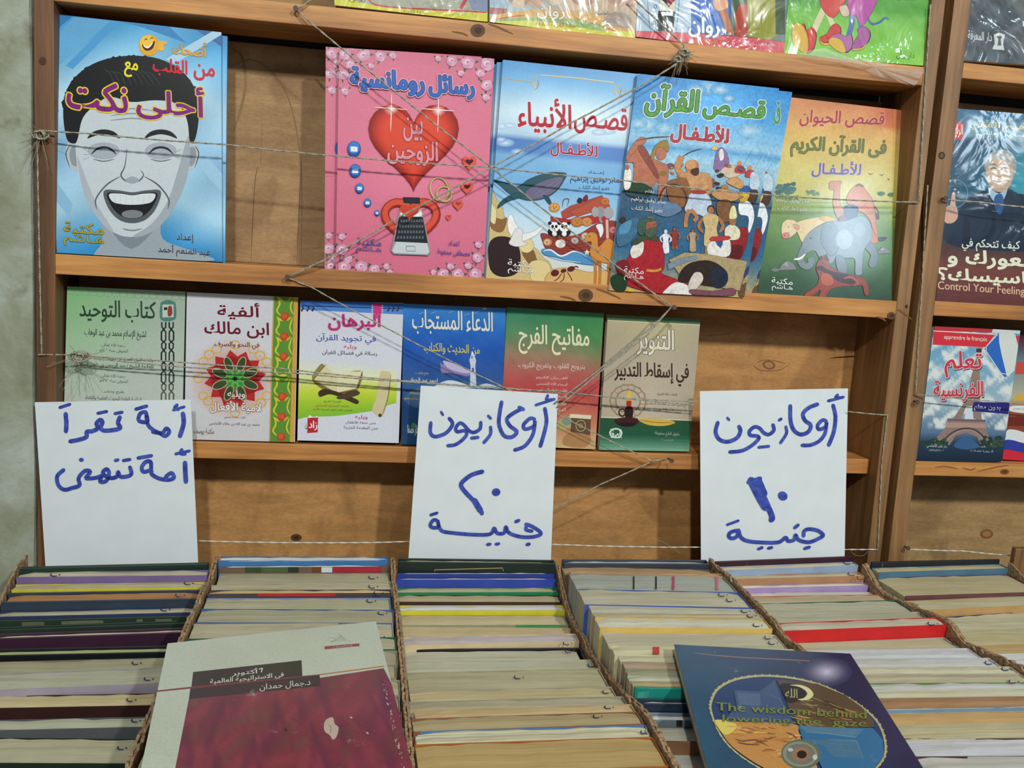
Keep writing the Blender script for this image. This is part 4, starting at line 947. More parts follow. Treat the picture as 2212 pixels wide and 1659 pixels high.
    for x in (815, 845, 905, 935): A.line('b87634', 20, [(x, 1420), (x + 2, 1500), (x - 4, 1590)], taper=False); A.line('8a5424', 3, [(x + 8, 1430), (x + 10, 1580)])
    A.line('a05f2a', 3, [(800, 1330), (840, 1360), (860, 1320)]); A.ell('2a1810', 778, 1262, 4)
    A.poly('f0e2c0', [(760, 1345), (766, 1360), (782, 1362), (770, 1372), (774, 1388), (760, 1378), (746, 1388), (750, 1372), (738, 1362), (754, 1360)], False)
    logo(A, 235, 1418, 402, 1515, 'e8e4dc', '3a2a26'); A.done(c, M['print'])
for i in (2, 1, 0): prophets(i)

# -- quran stories ----------------------------------------------------------
def quran(front):
    q = [(1378, 159), (1683, 191), (1607, 643), (1314, 627)] if front else [(1406, 164), (1711.5, 199), (1632, 645), (1341, 629)]
    e, c, A = shelf_book("blue book with green title over a battle crowd, " + ('foremost copy' if front else 'rear copy at its right'), q, .002 if front else -.0035, 2.5, .005, spine='4a90c4', group='green-titled crowd books')
    def f(u, v):
        c_ = stops(v, [(0, (38, 128, 195)), (.15, (70, 150, 208)), (.3, (150, 195, 222)), (.31, (60, 140, 200)), (.36, (160, 205, 228)), (.48, (140, 180, 200)), (.56, (52, 84, 110)), (.8, (45, 100, 140)), (1, (190, 165, 115))])
        g = 40 * math.exp(-((u - .6) ** 2 * 12 + (v - .1) ** 2 * 90)); return tuple(x + g + 12 * (fbm(u, v * 2, 5) - .5) for x in c_)
    bg(A, f, 20, 40); A.crop(1300, 130, 3.13, .1); D = 0 if front else 92
    t = lambda P_: [(x + D, y + D * .11) for x, y in P_]
    W = [(.035, '1d3a1a'), (.09, 'c9dde6')]
    if front:
        for x, y, r in ((720, 190, 90), (800, 200, 70), (640, 200, 70), (860, 260, 50), (300, 440, 90), (420, 460, 70), (1000, 480, 90), (250, 430, 60)): A.glow(None, x, y, r, r * .6, (185, 212, 228), (75, 155, 208) if y < 300 else (115, 178, 215))
        A.text('قصـص', 690, 262, 1100, 412, '4d9a34', .03, W, skew=.12, slope=.09); A.text('القرآن', 300, 170, 652, 385, '4d9a34', .03, W, skew=.12, slope=.06)
        A.text('للأطـفـال', 470, 428, 855, 572, 'b83a44', .03, [(.03, '571c22'), (.08, 'd5e0e8')], skew=.1)
    else: A.text('ق', 1165, 280, 1205, 430, '4d9a34', .03, W)
    A.ol = 2.2
    A.poly('8a6a9a', t([(760, 690), (775, 620), (810, 590), (850, 640), (860, 720), (830, 740), (760, 740)])); A.poly('d8c070', t([(735, 605), (770, 575), (780, 605)])); A.poly('e0dde0', t([(790, 620), (815, 600), (825, 660), (800, 680)]))
    A.poly('cdb8a0', t([(800, 760), (850, 710), (920, 720), (935, 770), (870, 800)]))
    for x, y in ((930, 700), (1000, 730)):
        A.line('5a4a3a', 4, t([(x + 10, y + 40), (x + 90, y - 100)]), False); A.ell('c08a60', *t([(x, y)])[0], 17, 20, 10); A.poly('b83c38', t([(x - 22, y + 20), (x + 20, y + 15), (x + 40, y + 60), (x - 30, y + 60)]))
    A.poly('b9cddd', t([(1000, 790), (1020, 755), (1060, 780), (1068, 850), (1040, 880), (1000, 860)])); A.poly('4a3026', t([(960, 890), (1050, 880), (1040, 960), (1000, 980), (940, 960)])); A.poly('e6ecf0', t([(930, 960), (1000, 960), (1030, 1050), (1005, 1150), (985, 1160), (990, 1060), (930, 1040)])); A.poly('d0a838', t([(930, 900), (1000, 890), (980, 950), (935, 960)]), n=2)
    A.poly('2458a0', t([(940, 860), (990, 850), (1000, 890), (935, 900)]), n=2)
    # right column repeated on both copies: throne, figures
    A.poly('8f1f22', t([(850, 1210), (900, 1140), (985, 1140), (975, 1250), (930, 1350), (860, 1345), (845, 1300)])); A.poly('5a1518', t([(870, 1260), (950, 1260), (930, 1340), (870, 1335)]))
    A.poly('2a3f6a', t([(985, 1400), (1050, 1360), (1050, 1420), (960, 1470)])); A.poly('b09060', t([(960, 1480), (1040, 1420), (1030, 1560), (940, 1590)])); A.poly('6a4a30', t([(930, 1540), (990, 1500), (1000, 1580), (930, 1600)]))
    if not front: A.done(c, M['printp']); return
    blotch(A, ['5a3a2a', '8a5a34', 'a8703c', '3a2820', '6b4a6a', 'b07840'], 460, 700, 960, 940, 46, 14, 34, 4)
    # bronze helmet soldier
    A.poly('b56f55', [(165, 690), (185, 620), (215, 580), (250, 560), (300, 640), (400, 690), (450, 730), (440, 830), (420, 920), (380, 930), (380, 820), (330, 860), (220, 830), (215, 700)])
    A.poly('b56f55', [(235, 540), (280, 520), (300, 545), (260, 580), (200, 640), (175, 680), (165, 640)]); A.line('5a4030', 7, [(225, 548), (330, 525), (460, 516)]); A.poly('8c4a3a', [(240, 600), (290, 590), (380, 770), (370, 800), (320, 730)])
    A.ell('b5705a', 400, 630, 38, 46); A.poly('9a7a3a', [(330, 650), (360, 580), (420, 540), (448, 560), (445, 620), (400, 590), (370, 600), (345, 680)]); A.poly('23402c', [(150, 860), (230, 820), (340, 870), (300, 930), (180, 920)]); A.line('2a4a80', 10, [(130, 890), (260, 920), (370, 950)]); A.ell('8a6a34', 410, 765, 28, 16)
    A.poly('e8e4dc', [(150, 760), (175, 720), (200, 760), (190, 860), (150, 870)]); A.ell('a86a50', 170, 725, 16, 20)
    # chariot
    A.poly('8a5c34', [(440, 830), (520, 800), (600, 810), (590, 960), (500, 1000), (450, 940)]); ring(A, '4a3424', 480, 940, 90, 100, 12); A.poly('5f7a9a', [(330, 960), (470, 960), (540, 1010), (440, 1060), (330, 1020)])
    # bald man with raised stick
    A.line('4a3424', 6, [(540, 655), (600, 620), (680, 596)]); A.line('c08858', 42, [(540, 650), (510, 720), (540, 770), (600, 780)], taper=False); A.poly('c99464', [(560, 760), (640, 760), (720, 770), (735, 840), (690, 900), (610, 890), (580, 820)]); A.ell('b47a50', 610, 722, 46, 50); A.ell('c99464', 600, 705, 36, 30); A.poly('4a2c20', [(600, 745), (650, 730), (650, 775), (615, 778)])
    A.line('c08858', 30, [(720, 790), (730, 860), (690, 930)], taper=False); A.poly('b8c9dc', [(600, 900), (700, 900), (740, 960), (720, 1060), (640, 1040), (560, 1020), (580, 950)]); A.poly('a83430', [(610, 880), (700, 885), (690, 905), (612, 902)], n=2)
    A.line('b47a50', 26, [(590, 1010), (570, 1060), (565, 1130)], taper=False); A.line('b47a50', 26, [(600, 1010), (640, 1060), (620, 1090)], taper=False)
    # fallen figures
    A.poly('c09060', [(740, 900), (800, 870), (900, 890), (930, 930), (860, 960), (780, 940)]); A.poly('7a5030', [(780, 960), (860, 950), (880, 1060), (820, 1100), (780, 1040)]); A.poly('c8945c', [(840, 820), (900, 790), (955, 830), (940, 870), (880, 850)])
    A.poly('3f6a8a', [(100, 1150), (160, 1090), (240, 1060), (250, 1130), (200, 1220), (110, 1260)]); A.poly('4f8ab0', [(120, 1120), (200, 1080), (180, 1160), (120, 1180)]); A.ell('3a2a24', 140, 1080, 22)
    # small courtiers
    person(A, 490, 1280, 150, '9a5a38', '8a3430'); person(A, 612, 1290, 150, '9a6a48', 'b39a78', legs=False); person(A, 735, 1320, 330, 'a87048', 'c9b07c'); person(A, 430, 1300, 150, 'd8d8e0', 'e0e2ec', 'd0d4e0', legs=False)
    A.line('5a2a20', 5, [(668, 1060), (670, 1320)], False)
    # seated ruler
    A.poly('d8d2b8', [(830, 1140), (880, 1110), (930, 1150), (920, 1210), (840, 1210)]); A.ell('a06a44', 882, 1090, 24, 30); A.poly('e0d8a0', [(860, 1070), (870, 1000), (895, 985), (910, 1040), (905, 1070)]); A.poly('e0dcd4', [(720, 1240), (850, 1200), (860, 1320), (730, 1330)]); A.poly('2f5490', [(765, 1225), (815, 1218), (800, 1270)], n=2); A.poly('b03a34', [(740, 1195), (860, 1190), (850, 1215), (735, 1225)], n=2)
    # steps
    A.poly('a8956c', [(450, 1350), (560, 1300), (700, 1310), (980, 1360), (930, 1560), (560, 1500)], False); A.poly('7a8a9a', [(440, 1380), (530, 1340), (640, 1320), (640, 1345), (530, 1380), (450, 1420)], False)
    # red-robed bearded man
    A.poly('a5202a', [(130, 1400), (200, 1300), (230, 1220), (310, 1190), (380, 1200), (415, 1290), (420, 1400), (400, 1440), (500, 1480), (620, 1540), (500, 1590), (250, 1550), (100, 1480)]); A.poly('dcd6cc', [(190, 1290), (230, 1230), (280, 1230), (270, 1310), (210, 1340)]); A.poly('3a4a34', [(200, 1240), (260, 1190), (380, 1200), (375, 1225), (300, 1215), (230, 1250)])
    A.ell('9a5a40', 325, 1110, 44, 52); A.poly('3a5a4a', [(240, 1110), (270, 1075), (340, 1070), (365, 1085), (300, 1100), (290, 1170), (250, 1180)]); A.poly('4a5a4c', [(300, 1150), (360, 1130), (370, 1170), (330, 1200), (290, 1180)]); A.poly('e0dcd6', [(420, 1560), (500, 1500), (590, 1530), (620, 1580), (480, 1600), (410, 1590)]); A.line('c8923a', 16, [(300, 1420), (360, 1425), (400, 1410)], taper=False)
    A.poly('1e3a22', [(60, 1470), (130, 1440), (170, 1480), (150, 1560), (80, 1545)]); A.poly('7a1a20', [(90, 1380), (150, 1350), (190, 1400), (120, 1440)]); A.ell('d0b030', 190, 1556, 26, 12)
    # bowing man
    A.poly('2c2019', [(520, 1500), (530, 1430), (600, 1370), (720, 1355), (810, 1400), (850, 1470), (800, 1530), (690, 1520), (600, 1500)]); A.poly('cfc8bc', [(580, 1530), (620, 1440), (670, 1440), (680, 1490), (620, 1560)]); A.ell('1f2638', 790, 1470, 62, 72); A.poly('7a4a5a', [(600, 1550), (750, 1560), (880, 1540), (890, 1590), (700, 1590), (600, 1580)])
    A.text('بقلم', 290, 876, 350, 906, 'e8ecf0', .01, [(.03, '26303c')]); A.text('صابر توفيق ابراهيم', 195, 932, 430, 972, 'e8ecf0', .01, [(.03, '26303c')]); A.text('عضو إتحاد الكتاب', 198, 992, 410, 1032, 'e8ecf0', .01, [(.03, '26303c')])
    logo(A, 148, 1398, 280, 1492, 'dcdcdc', '5a2020'); A.done(c, M['printp'])
quran(False); quran(True)

# -- animals book -----------------------------------------------------------
def animals(front):
    q = [(1646, 203), (1930, 236), (1927, 662), (1638, 644)] if front else [(1676, 208), (1959, 239), (1931, 660), (1650, 645)]
    e, c, A = shelf_book("yellow-green book with elephant, camel and dog, " + ('foremost copy' if front else 'rear copy showing as a right strip'), q, -.006 if front else -.0125, 6, .006, spine='a8a070', group='animal story books')
    def f(u, v):
        c_ = stops(v, [(0, (205, 130, 88)), (.06, (214, 150, 95)), (.2, (212, 178, 98)), (.36, (200, 186, 104)), (.47, (196, 184, 96)), (.5, (150, 165, 75)), (.62, (106, 140, 70)), (.8, (70, 110, 56)), (.9, (42, 80, 44)), (1, (36, 66, 48))])
        if v < .1 and u > .8: c_ = mix3(c_, (190, 80, 50), (u - .8) * 3)
        return tuple(x + 16 * (fbm(u * 1.5, v * 3, 7) - .5) for x in c_)
    bg(A, f, 20, 44); A.crop(1600, 180, 3.318, .1)
    if not front: A.done(c, M['printg']); return
    A.text('قصص الحيوان', 425, 198, 1028, 315, 'a83c46', .03, [(.03, 'd9b08a')], skew=.1, slope=.03); A.text('فى القرآن الكريم', 362, 375, 1040, 540, '6c7434', .03, [(.025, '2c3018')], skew=.1, slope=.05); A.text('للأطـفـال', 512, 560, 860, 675, '5b4fa8', .03, [(.03, 'c8a8a0')], skew=.1, slope=.03)
    for x, y, s in ((930, 650, 22), (1010, 658, 18), (1060, 687, 10), (1102, 708, 6)): A.line('3a3020', 5, [(x - s, y - s * .4), (x - s * .3, y), (x, y + 4), (x + s * .4, y - 2), (x + s, y - s * .3)])
    blotch(A, ['3f6b6a', '4f7a66', '35605e'], 250, 720, 380, 790, 26, 20, 36, 1); blotch(A, ['4f7a5a', '5c8050'], 450, 770, 560, 800, 14, 12, 24, 2); blotch(A, ['5a7048', '6a7c4c'], 240, 800, 420, 830, 12, 16, 26, 3)
    for x, y in ((1005, 790), (1078, 798)): A.line('4a3020', 6, [(x, y), (x, y + 26)], False); A.ell('2f6a34', x, y, 28, 15); A.ell('2a5a2c', x - 8, y + 2, 12, 9)
    A.line('a88c34', 6, [(430, 850), (820, 862)], False)
    A.ol = 2
    A.poly('c4703c', [(760, 850), (770, 790), (810, 740), (850, 722), (900, 770), (940, 830), (965, 920), (970, 1010), (985, 1120), (965, 1145), (930, 1130), (935, 1010), (890, 940), (820, 900)])
    A.poly('c07a52', [(632, 740), (640, 705), (690, 700), (725, 705), (712, 740), (712, 860), (735, 900), (820, 930), (760, 990), (690, 960), (660, 860), (668, 770), (640, 762)]); A.line('6a3020', 4, [(900, 770), (945, 840), (965, 940), (985, 960)]); A.line('7a4028', 7, [(950, 870), (985, 920), (978, 960)]); A.ell('3a2018', 978, 955, 14, 24, rot=-.3); A.line('7a3a20', 3, [(770, 800), (800, 870), (880, 880), (915, 820)])
    A.poly('6a3c28', [(820, 742), (850, 718), (885, 745), (850, 735)])
    # cow
    A.poly('d9c08a', [(380, 1010), (470, 975), (560, 960), (620, 955), (690, 990), (690, 1080), (600, 1140), (500, 1160), (440, 1140), (410, 1080)]); A.poly('cfa24a', [(560, 970), (610, 950), (680, 975), (700, 1010), (640, 1000)])
    A.poly('dcc69c', [(300, 1000), (330, 975), (380, 980), (410, 1020), (395, 1070), (340, 1110), (300, 1100), (290, 1050)]); A.poly('cf8078', [(298, 1080), (340, 1070), (350, 1095), (330, 1112), (300, 1108)]); A.poly('c99a74', [(375, 1010), (415, 1020), (415, 1050), (385, 1040)]); A.line('6a5030', 3, [(300, 1000), (335, 975), (385, 985)]); A.ell('2a2018', 340, 1030, 4); A.ell('8a3a34', 312, 1090, 5)
    # peacock
    A.poly('2a3f5a', [(740, 890), (790, 868), (840, 890), (830, 960), (780, 1000), (745, 960)]); A.poly('7c2c3c', [(700, 960), (740, 950), (760, 990), (720, 1015)])
    for k in range(5): A.line('6f8ca8', 3, [(770 + k * 12, 885), (765 + k * 14, 950)])
    # elephant
    E = '7f8d94'; DK = '4d585e'
    A.poly('6b787f', [(880, 1130), (950, 1150), (985, 1230), (975, 1300), (935, 1320), (915, 1290), (930, 1230), (890, 1180)]); A.poly('6b787f', [(690, 1230), (740, 1250), (760, 1350), (710, 1360), (680, 1290)])
    A.poly(E, [(440, 1150), (480, 1080), (560, 1020), (640, 990), (760, 985), (860, 950), (910, 975), (940, 1060), (930, 1130), (880, 1200), (870, 1300), (868, 1365), (820, 1368), (815, 1260), (740, 1250), (690, 1230), (650, 1290), (580, 1280), (540, 1210), (510, 1200), (440, 1230), (435, 1190)])
    A.poly('74828a', [(590, 1010), (660, 1000), (710, 1080), (700, 1180), (650, 1240), (600, 1190), (570, 1120)]); A.line(DK, 5, [(590, 1010), (570, 1120), (600, 1190), (650, 1240), (700, 1180), (710, 1080)]); A.line(DK, 5, [(440, 1150), (480, 1080), (560, 1020), (640, 990), (760, 985), (860, 950), (920, 990), (960, 1080), (1000, 1110)])
    A.poly('262a2c', [(985, 1105), (1045, 1105), (1020, 1130), (990, 1128)]); A.line(DK, 4, [(930, 1130), (880, 1200), (872, 1300), (868, 1365)]); A.line(DK, 4, [(815, 1260), (820, 1366)]); A.line(DK, 4, [(690, 1230), (740, 1250), (815, 1255)])
    A.line('74828a', 46, [(450, 1180), (425, 1250), (440, 1300), (480, 1312), (505, 1285), (500, 1250)], taper=False); A.line(DK, 4, [(425, 1190), (402, 1260), (425, 1315), (480, 1335), (520, 1300), (515, 1245)]); A.line('ebe6da', 15, [(462, 1222), (425, 1255), (378, 1262)]); A.ell('1c2022', 500, 1110, 6)
    for k in range(6): A.line(DK, 2.5, [(432 - k * 2, 1200 + k * 17), (462 - k * 2, 1210 + k * 15)], False)
    A.ell('9aa6ac', 740, 1120, 60, 70); A.ell('8b989f', 850, 1050, 40, 50)
    for x, y in ((330, 1310), (1020, 1200)): s = 1 if x < 500 else .75; A.poly('7c7c80', [(x - 60 * s, y + 30 * s), (x - 40 * s, y - 10 * s), (x, y - 40 * s), (x + 45 * s, y - 20 * s), (x + 70 * s, y + 25 * s)], False); A.poly('98989c', [(x - 38 * s, y - 8 * s), (x, y - 38 * s), (x + 10 * s, y + 5 * s)], False)
    A.ell('74767a', 245, 1338, 28, 12)
    # dog
    A.poly('8f3c28', [(545, 1290), (575, 1250), (600, 1232), (630, 1262), (640, 1310), (700, 1350), (800, 1375), (880, 1400), (915, 1460), (910, 1520), (885, 1510), (870, 1450), (820, 1450), (700, 1460), (640, 1480), (600, 1535), (560, 1530), (570, 1480), (520, 1520), (465, 1525), (460, 1505), (540, 1450), (560, 1390), (540, 1340)])
    A.poly('3a1c18', [(540, 1320), (580, 1310), (610, 1330), (660, 1350), (760, 1370), (830, 1400), (800, 1440), (700, 1420), (640, 1380), (590, 1350)]); A.poly('b5583a', [(590, 1360), (650, 1380), (660, 1440), (600, 1450), (570, 1410)]); A.line('a85038', 18, [(735, 1400), (790, 1390), (840, 1430), (810, 1450)]); A.poly('4a241c', [(560, 1270), (570, 1235), (585, 1262)]); A.poly('4a241c', [(598, 1262), (612, 1222), (625, 1268)]); A.ell('1c1210', 585, 1285, 4); A.line('1c1210', 5, [(540, 1330), (565, 1335), (585, 1325)]); A.line('c46a4a', 8, [(470, 1515), (550, 1470)]); A.line('c46a4a', 8, [(575, 1525), (620, 1460)])
    A.text('صابر توفيق ابراهيم', 255, 828, 490, 866, 'e4e6e0', .01, [(.03, '5a6448')], slope=.05); A.text('عضو إتحاد الكتاب', 260, 884, 475, 920, 'e4e6e0', .01, [(.03, '5a6448')], slope=.05)
    logo(A, 220, 1395, 370, 1492, 'e6e8e2', '44605c'); A.done(c, M['printg'])
animals(False); animals(True)

# -- man in a suit, right bookcase -------------------------------------------
e, c, A = shelf_book('film-wrapped paperback with a smiling man in a suit, cut by the right edge', [(2061, 234), (2372, 258), (2318, 690), (2020.5, 659)], -.003, 4, .012, spine='33414e', group='single books on the right bookcase')
def f(u, v):
    a = stops(v, [(0, (46, 98, 128)), (.14, (60, 108, 130)), (.16, (34, 62, 84)), (.45, (32, 72, 96)), (.62, (28, 54, 74)), (.7, (78, 52, 48)), (.8, (112, 62, 54)), (1, (92, 46, 46))])
    g = math.exp(-((u - .62) ** 2 * 9 + (v - .34) ** 2 * 18)); return mix3(a, (48, 150, 165), g if v > .16 and v < .62 else 0)
bg(A, f, 24, 44); A.crop(1600, 180, 3.318, .1)
A.quad('5f7f8c', [(1635, 250), (2300, 300), (2300, 440), (1620, 385)]); A.quad('6b8a95', [(1645, 262), (2300, 312), (2300, 420), (1632, 375)])
A.quad('b8342c', [(1515, 272), (1605, 282), (1592, 405), (1508, 398)]); A.text('الراية', 1518, 290, 1592, 388, 'ead8ca', .02)
A.text('د. إبراهيم الفقي', 1640, 285, 2260, 350, 'd6cfa0', .03, [(.03, '3a4a50')], slope=.06); A.text('الكاتب و المحاضر العالمي', 1698, 355, 2290, 398, 'd4d8d4', .015, slope=.06)
A.poly('1c2a3c', [(1440, 1100), (1450, 1020), (1540, 960), (1620, 830), (1740, 770), (1790, 745), (1900, 740), (1990, 790), (2200, 850), (2200, 1180), (1600, 1180)]); A.poly('14202f', [(1600, 960), (1640, 1000), (1640, 1150), (1590, 1180)])
A.poly('9ab4c4', [(1775, 745), (1850, 790), (1910, 740), (1900, 800), (1860, 860), (1800, 830)]); A.poly('2c5484', [(1830, 800), (1870, 795), (1885, 850), (1870, 930), (1840, 930), (1815, 850)]); A.line('d0d4d0', 4, [(1800, 915), (1850, 918)], False)
A.ell('b39a84', 1855, 640, 100, 140, 26); A.poly('8e8f8a', [(1750, 620), (1750, 560), (1790, 500), (1860, 475), (1940, 495), (1975, 560), (1970, 640), (1955, 660), (1945, 590), (1880, 560), (1800, 570), (1765, 600)]); A.poly('a8a9a2', [(1770, 560), (1830, 500), (1920, 510), (1950, 560), (1870, 530)]); A.ell('c3a890', 1850, 640, 78, 105, 22)
for x in (1812, 1888): A.line('3a2c28', 7, [(x - 22, 614), (x, 606), (x + 22, 614)]); A.line('5a4a44', 6, [(x - 25, 588), (x, 580), (x + 25, 590)])
A.line('8a6a5a', 6, [(1840, 655), (1850, 672), (1866, 668)]); A.poly('e0d8d0', [(1800, 698), (1850, 706), (1896, 700), (1850, 726)]); A.line('7a4a44', 5, [(1795, 695), (1850, 705), (1900, 697)]); A.line('a0826c', 4, [(1790, 660), (1780, 700)]); A.line('a0826c', 4, [(1905, 660), (1915, 700)])
A.poly('c89f88', [(1450, 920), (1480, 880), (1500, 870), (1515, 790), (1535, 785), (1540, 870), (1552, 900), (1555, 960), (1520, 1000), (1470, 1000), (1450, 960)]); A.line('8a6450', 4, [(1485, 890), (1488, 930)]); A.line('8a6450', 4, [(1508, 888), (1510, 925)]); A.line('8a6450', 4, [(1530, 890), (1532, 930)])
ring(A, '6f98a8', 1535, 790, 92, 100, 4); ring(A, '4f7a8c', 1535, 790, 52, 56, 3)
for x, y in ((1535, 700), (1500, 700), (1535, 760), (1525, 790), (1560, 780)): A.line('dfeaf0', 4, [(x - 14, y), (x, y), (x + 14, y)], False); A.line('dfeaf0', 4, [(x, y - 14), (x, y), (x, y + 14)], False)
A.text('كيف تتحكم في', 1585, 1120, 2000, 1210, 'd8dccc', .02, slope=.05); A.text('شعورك و', 1485, 1205, 2150, 1330, 'dcdcc0', .05, slope=.05); A.text('أحاسيسك؟', 1408, 1315, 2200, 1445, 'dcdcc0', .05, slope=.05)
A.text('Control Your Feelings', 1412, 1440, 2060, 1515, 'd6b090', .012, slope=.07); A.done(c, M['printf'])

# -- top right grey book ------------------------------------------------------
e, c, A = shelf_book('grey textured book in clear film at the top right corner', [(2108, -330), (2400, -300), (2378, 150), (2072, 130)], -.003, 3, .01, spine='5a5c58', group='single books on the right bookcase')
bg(A, lambda u, v: tuple(x * (.7 + .5 * fbm(u * 4, v * 6, 3)) for x in mix3((84, 92, 98), (150, 138, 120), max(0, 1.6 * u - v * .6 + .1 * math.sin(v * 30)))), 40, 60)
A.crop(1340, 0, 2.537, .1); A.text('دار المعرفة', 1905, 172, 2035, 235, 'c4c8c6', .02); A.poly('c4c8c6', [(2040, 262), (2052, 240), (2050, 215), (2046, 190), (2075, 178), (2108, 190), (2100, 225), (2098, 245), (2105, 275), (2040, 270)], False); A.poly('5a6468', [(2062, 200), (2076, 192), (2092, 202), (2084, 215), (2088, 250), (2066, 250), (2072, 215)], False); A.done(c, M['printw'])

# -- top shelf, books in film ---------------------------------------------------
G = 'film-wrapped books on the top shelf'
e, c, A = shelf_book('yellow-bordered book in clear film, leftmost on the top shelf', [(716, -430), (1058, -400), (1053, 47), (723, 11)], -.002, 3, .008, spine='7a2c34', group=G)
bg(A, lambda u, v: tuple(x + 10 * fbm(u * 3, v * 20) for x in stops(v, [(0, (150, 165, 170)), (.9, (158, 160, 140)), (1, (150, 150, 130))]))); A.crop(700, 0, 3.16, .07)
A.poly('c9c43c', [(60, -60), (120, -20), (350, 40), (700, 72), (1120, 85), (1118, 150), (600, 96), (66, 40)], False); A.line('b8404a', 11, [(290, -30), (340, 28), (500, 52), (800, 68), (1110, 84)], taper=False)
A.poly('7a86a0', [(980, 0), (1120, -60), (1118, 78), (1010, 66)], False); A.line('b8485a', 24, [(985, -30), (930, 60)], taper=False); A.text('روان', 170, -40, 285, 18, '6a6a58', .03); A.text('منعة القراءة', 525, 62, 700, 96, '5a6a3c', .01, slope=.1); A.text('دار الكتاب', 850, 82, 1040, 112, '8a9a70', .01, slope=.1)
A.done(c, M['printw'])
e, c, A = shelf_book('pale book in glittering film with a rainbow band, second on the top shelf', [(1060, -400), (1396, -372), (1372, 87), (1057.6, 47)], -.002, 3, .008, spine='8a8c88', group=G)
bg(A, lambda u, v: tuple(x + 16 * (fbm(u * 4, v * 9, 1) - .5) for x in mix3((150, 178, 192), (184, 164, 138), u * 1.6))); A.crop(700, 0, 3.16, .11)
blotch(A, ['b99a84', 'c9b49c', 'a88470', 'c4c0a8'], 1260, -200, 2100, 40, 30, 50, 110, 8); A.poly('a05a50', [(1125, 50), (1250, 60), (1240, 100), (1130, 95)], False)
A.poly('c9a060', [(1130, 110), (1280, 80), (1500, 62), (1800, 90), (2100, 150), (2110, 260), (1130, 150)], False); A.poly('8fa868', [(1135, 135), (1400, 120), (1800, 140), (1950, 200), (1700, 210), (1140, 150)]); A.poly('c9c850', [(1132, 150), (1400, 140), (1600, 160), (1900, 215), (2115, 215), (2122, 272), (1130, 155)], False); A.line('b8503c', 8, [(1150, 135), (1300, 112), (1370, 106)]); A.line('b8703c', 9, [(1700, 120), (1900, 180), (2010, 225)])
A.text('روان', 1455, 40, 1640, 130, 'dcd8c8', .04, [(.04, '6a6a5c')], slope=.05); A.text('منعة القراءة الهادفة', 1445, 150, 1715, 190, 'a8505c', .015, slope=.06); A.text('قصة وتلوين', 1870, 78, 2050, 110, '5a5a54', .01, slope=.1); A.poly('9a8a80', [(1900, 160), (1960, 90), (2080, 100), (2090, 190), (2000, 180)])
A.done(c, M['printw'])
e, c, A = shelf_book('film-wrapped book with pink-red base band under cartoon coats, third on the top shelf', [(1394, -340), (1724, -305), (1693, 118), (1373.5, 79)], -.002, 3, .008, spine='3a2c28', group=G)
bg(A, lambda u, v: (96, 120, 120)); A.crop(1340, 0, 2.537, .1); A.ol = 2
A.poly('a9bccc', [(95, -200), (395, -200), (395, 190), (85, 175)], False); A.poly('c9ccb4', [(215, -60), (300, -60), (300, 60), (215, 60)], False); A.poly('2c3638', [(210, 60), (300, 65), (288, 175), (198, 170)], False); A.poly('7e2026', [(235, -30), (265, 40), (300, 0), (285, -40)], False); A.poly('22201e', [(205, -60), (235, -30), (258, 30), (240, 10), (212, -10)], False)
A.poly('dde2e4', [(228, 64), (290, 68), (286, 88), (228, 84)], False); A.line('5a6e80', 4, [(150, -80), (152, 60), (165, 172)]); A.line('5a6e80', 4, [(330, -80), (318, 60), (305, 178)])
A.poly('2b62b0', [(385, -200), (620, -200), (600, 190), (390, 180)], False); A.line('1a3f80', 5, [(385, 60), (450, 80), (600, 90)]); A.line('1a3f80', 5, [(470, 90), (460, 180)]); A.poly('b07048', [(540, 60), (580, 40), (625, 190), (590, 195)], False); A.poly('d0a080', [(510, 0), (580, -10), (590, 40), (540, 62), (515, 40)])
A.poly('3e5a38', [(600, -200), (700, -200), (700, 200), (625, 195)], False); A.poly('a8402e', [(640, 40), (718, 30), (715, 120), (690, 200), (634, 195)]); A.poly('8c8c2c', [(690, -200), (900, -200), (870, 190), (820, 222), (700, 200)], False); A.line('5a5c1c', 4, [(770, -60), (775, 205)], False); A.line('5a5c1c', 4, [(715, 70), (700, 200)]); A.poly('3a4a2c', [(850, 0), (900, -60), (900, 190), (852, 188)], False)
for x, y in ((192, 35), (187, 125), (790, 30), (790, 95)): ring(A, '4a5a60' if x < 300 else '5a5c1c', x, y, 8, 9, 3)
A.poly('c8505c', [(84, 170), (400, 182), (700, 205), (915, 232), (910, 310), (84, 205)], False)
A.text('روان', 375, 96, 540, 205, 'dfe6ea', .035, [(.04, '4a6a90')], slope=.05); A.text('دار', 548, 168, 606, 195, 'dfe6ea', .02); A.text('منعة القراءة الهادفة', 390, 215, 590, 243, 'd89a50', .01, slope=.05); A.text('بقلم الطيب أديب', 685, 228, 845, 258, 'e0dcd8', .015, [(.03, '5a3a3c')], slope=.03)
A.done(c, M['printw'])
e, c, A = shelf_book('green book in sagging film with cartoon feet in big shoes, rightmost on top shelf', [(1727, -305), (2058, -270), (1994, 142), (1693, 119)], -.002, 3, .008, spine='5a8a3c', group=G)
bg(A, lambda u, v: tuple(x + 22 * (fbm(u * 2, v * 5, 4) - .5) for x in stops(v, [(0, (110, 170, 90)), (.66, (92, 158, 72)), (.72, (84, 150, 66)), (.78, (120, 182, 84)), (1, (128, 190, 70))]))); A.crop(1340, 0, 2.537, .1)
blotch(A, ['4a8038', '5a9044', '437636'], 930, -120, 1640, 20, 24, 30, 60, 9)
A.ol = 2.2
def shoe(cs, cd, pts, sole): A.poly(cd, [(x + 3, y + 3) for x, y in pts]); A.poly(cs, pts); A.poly('cfa850', sole)
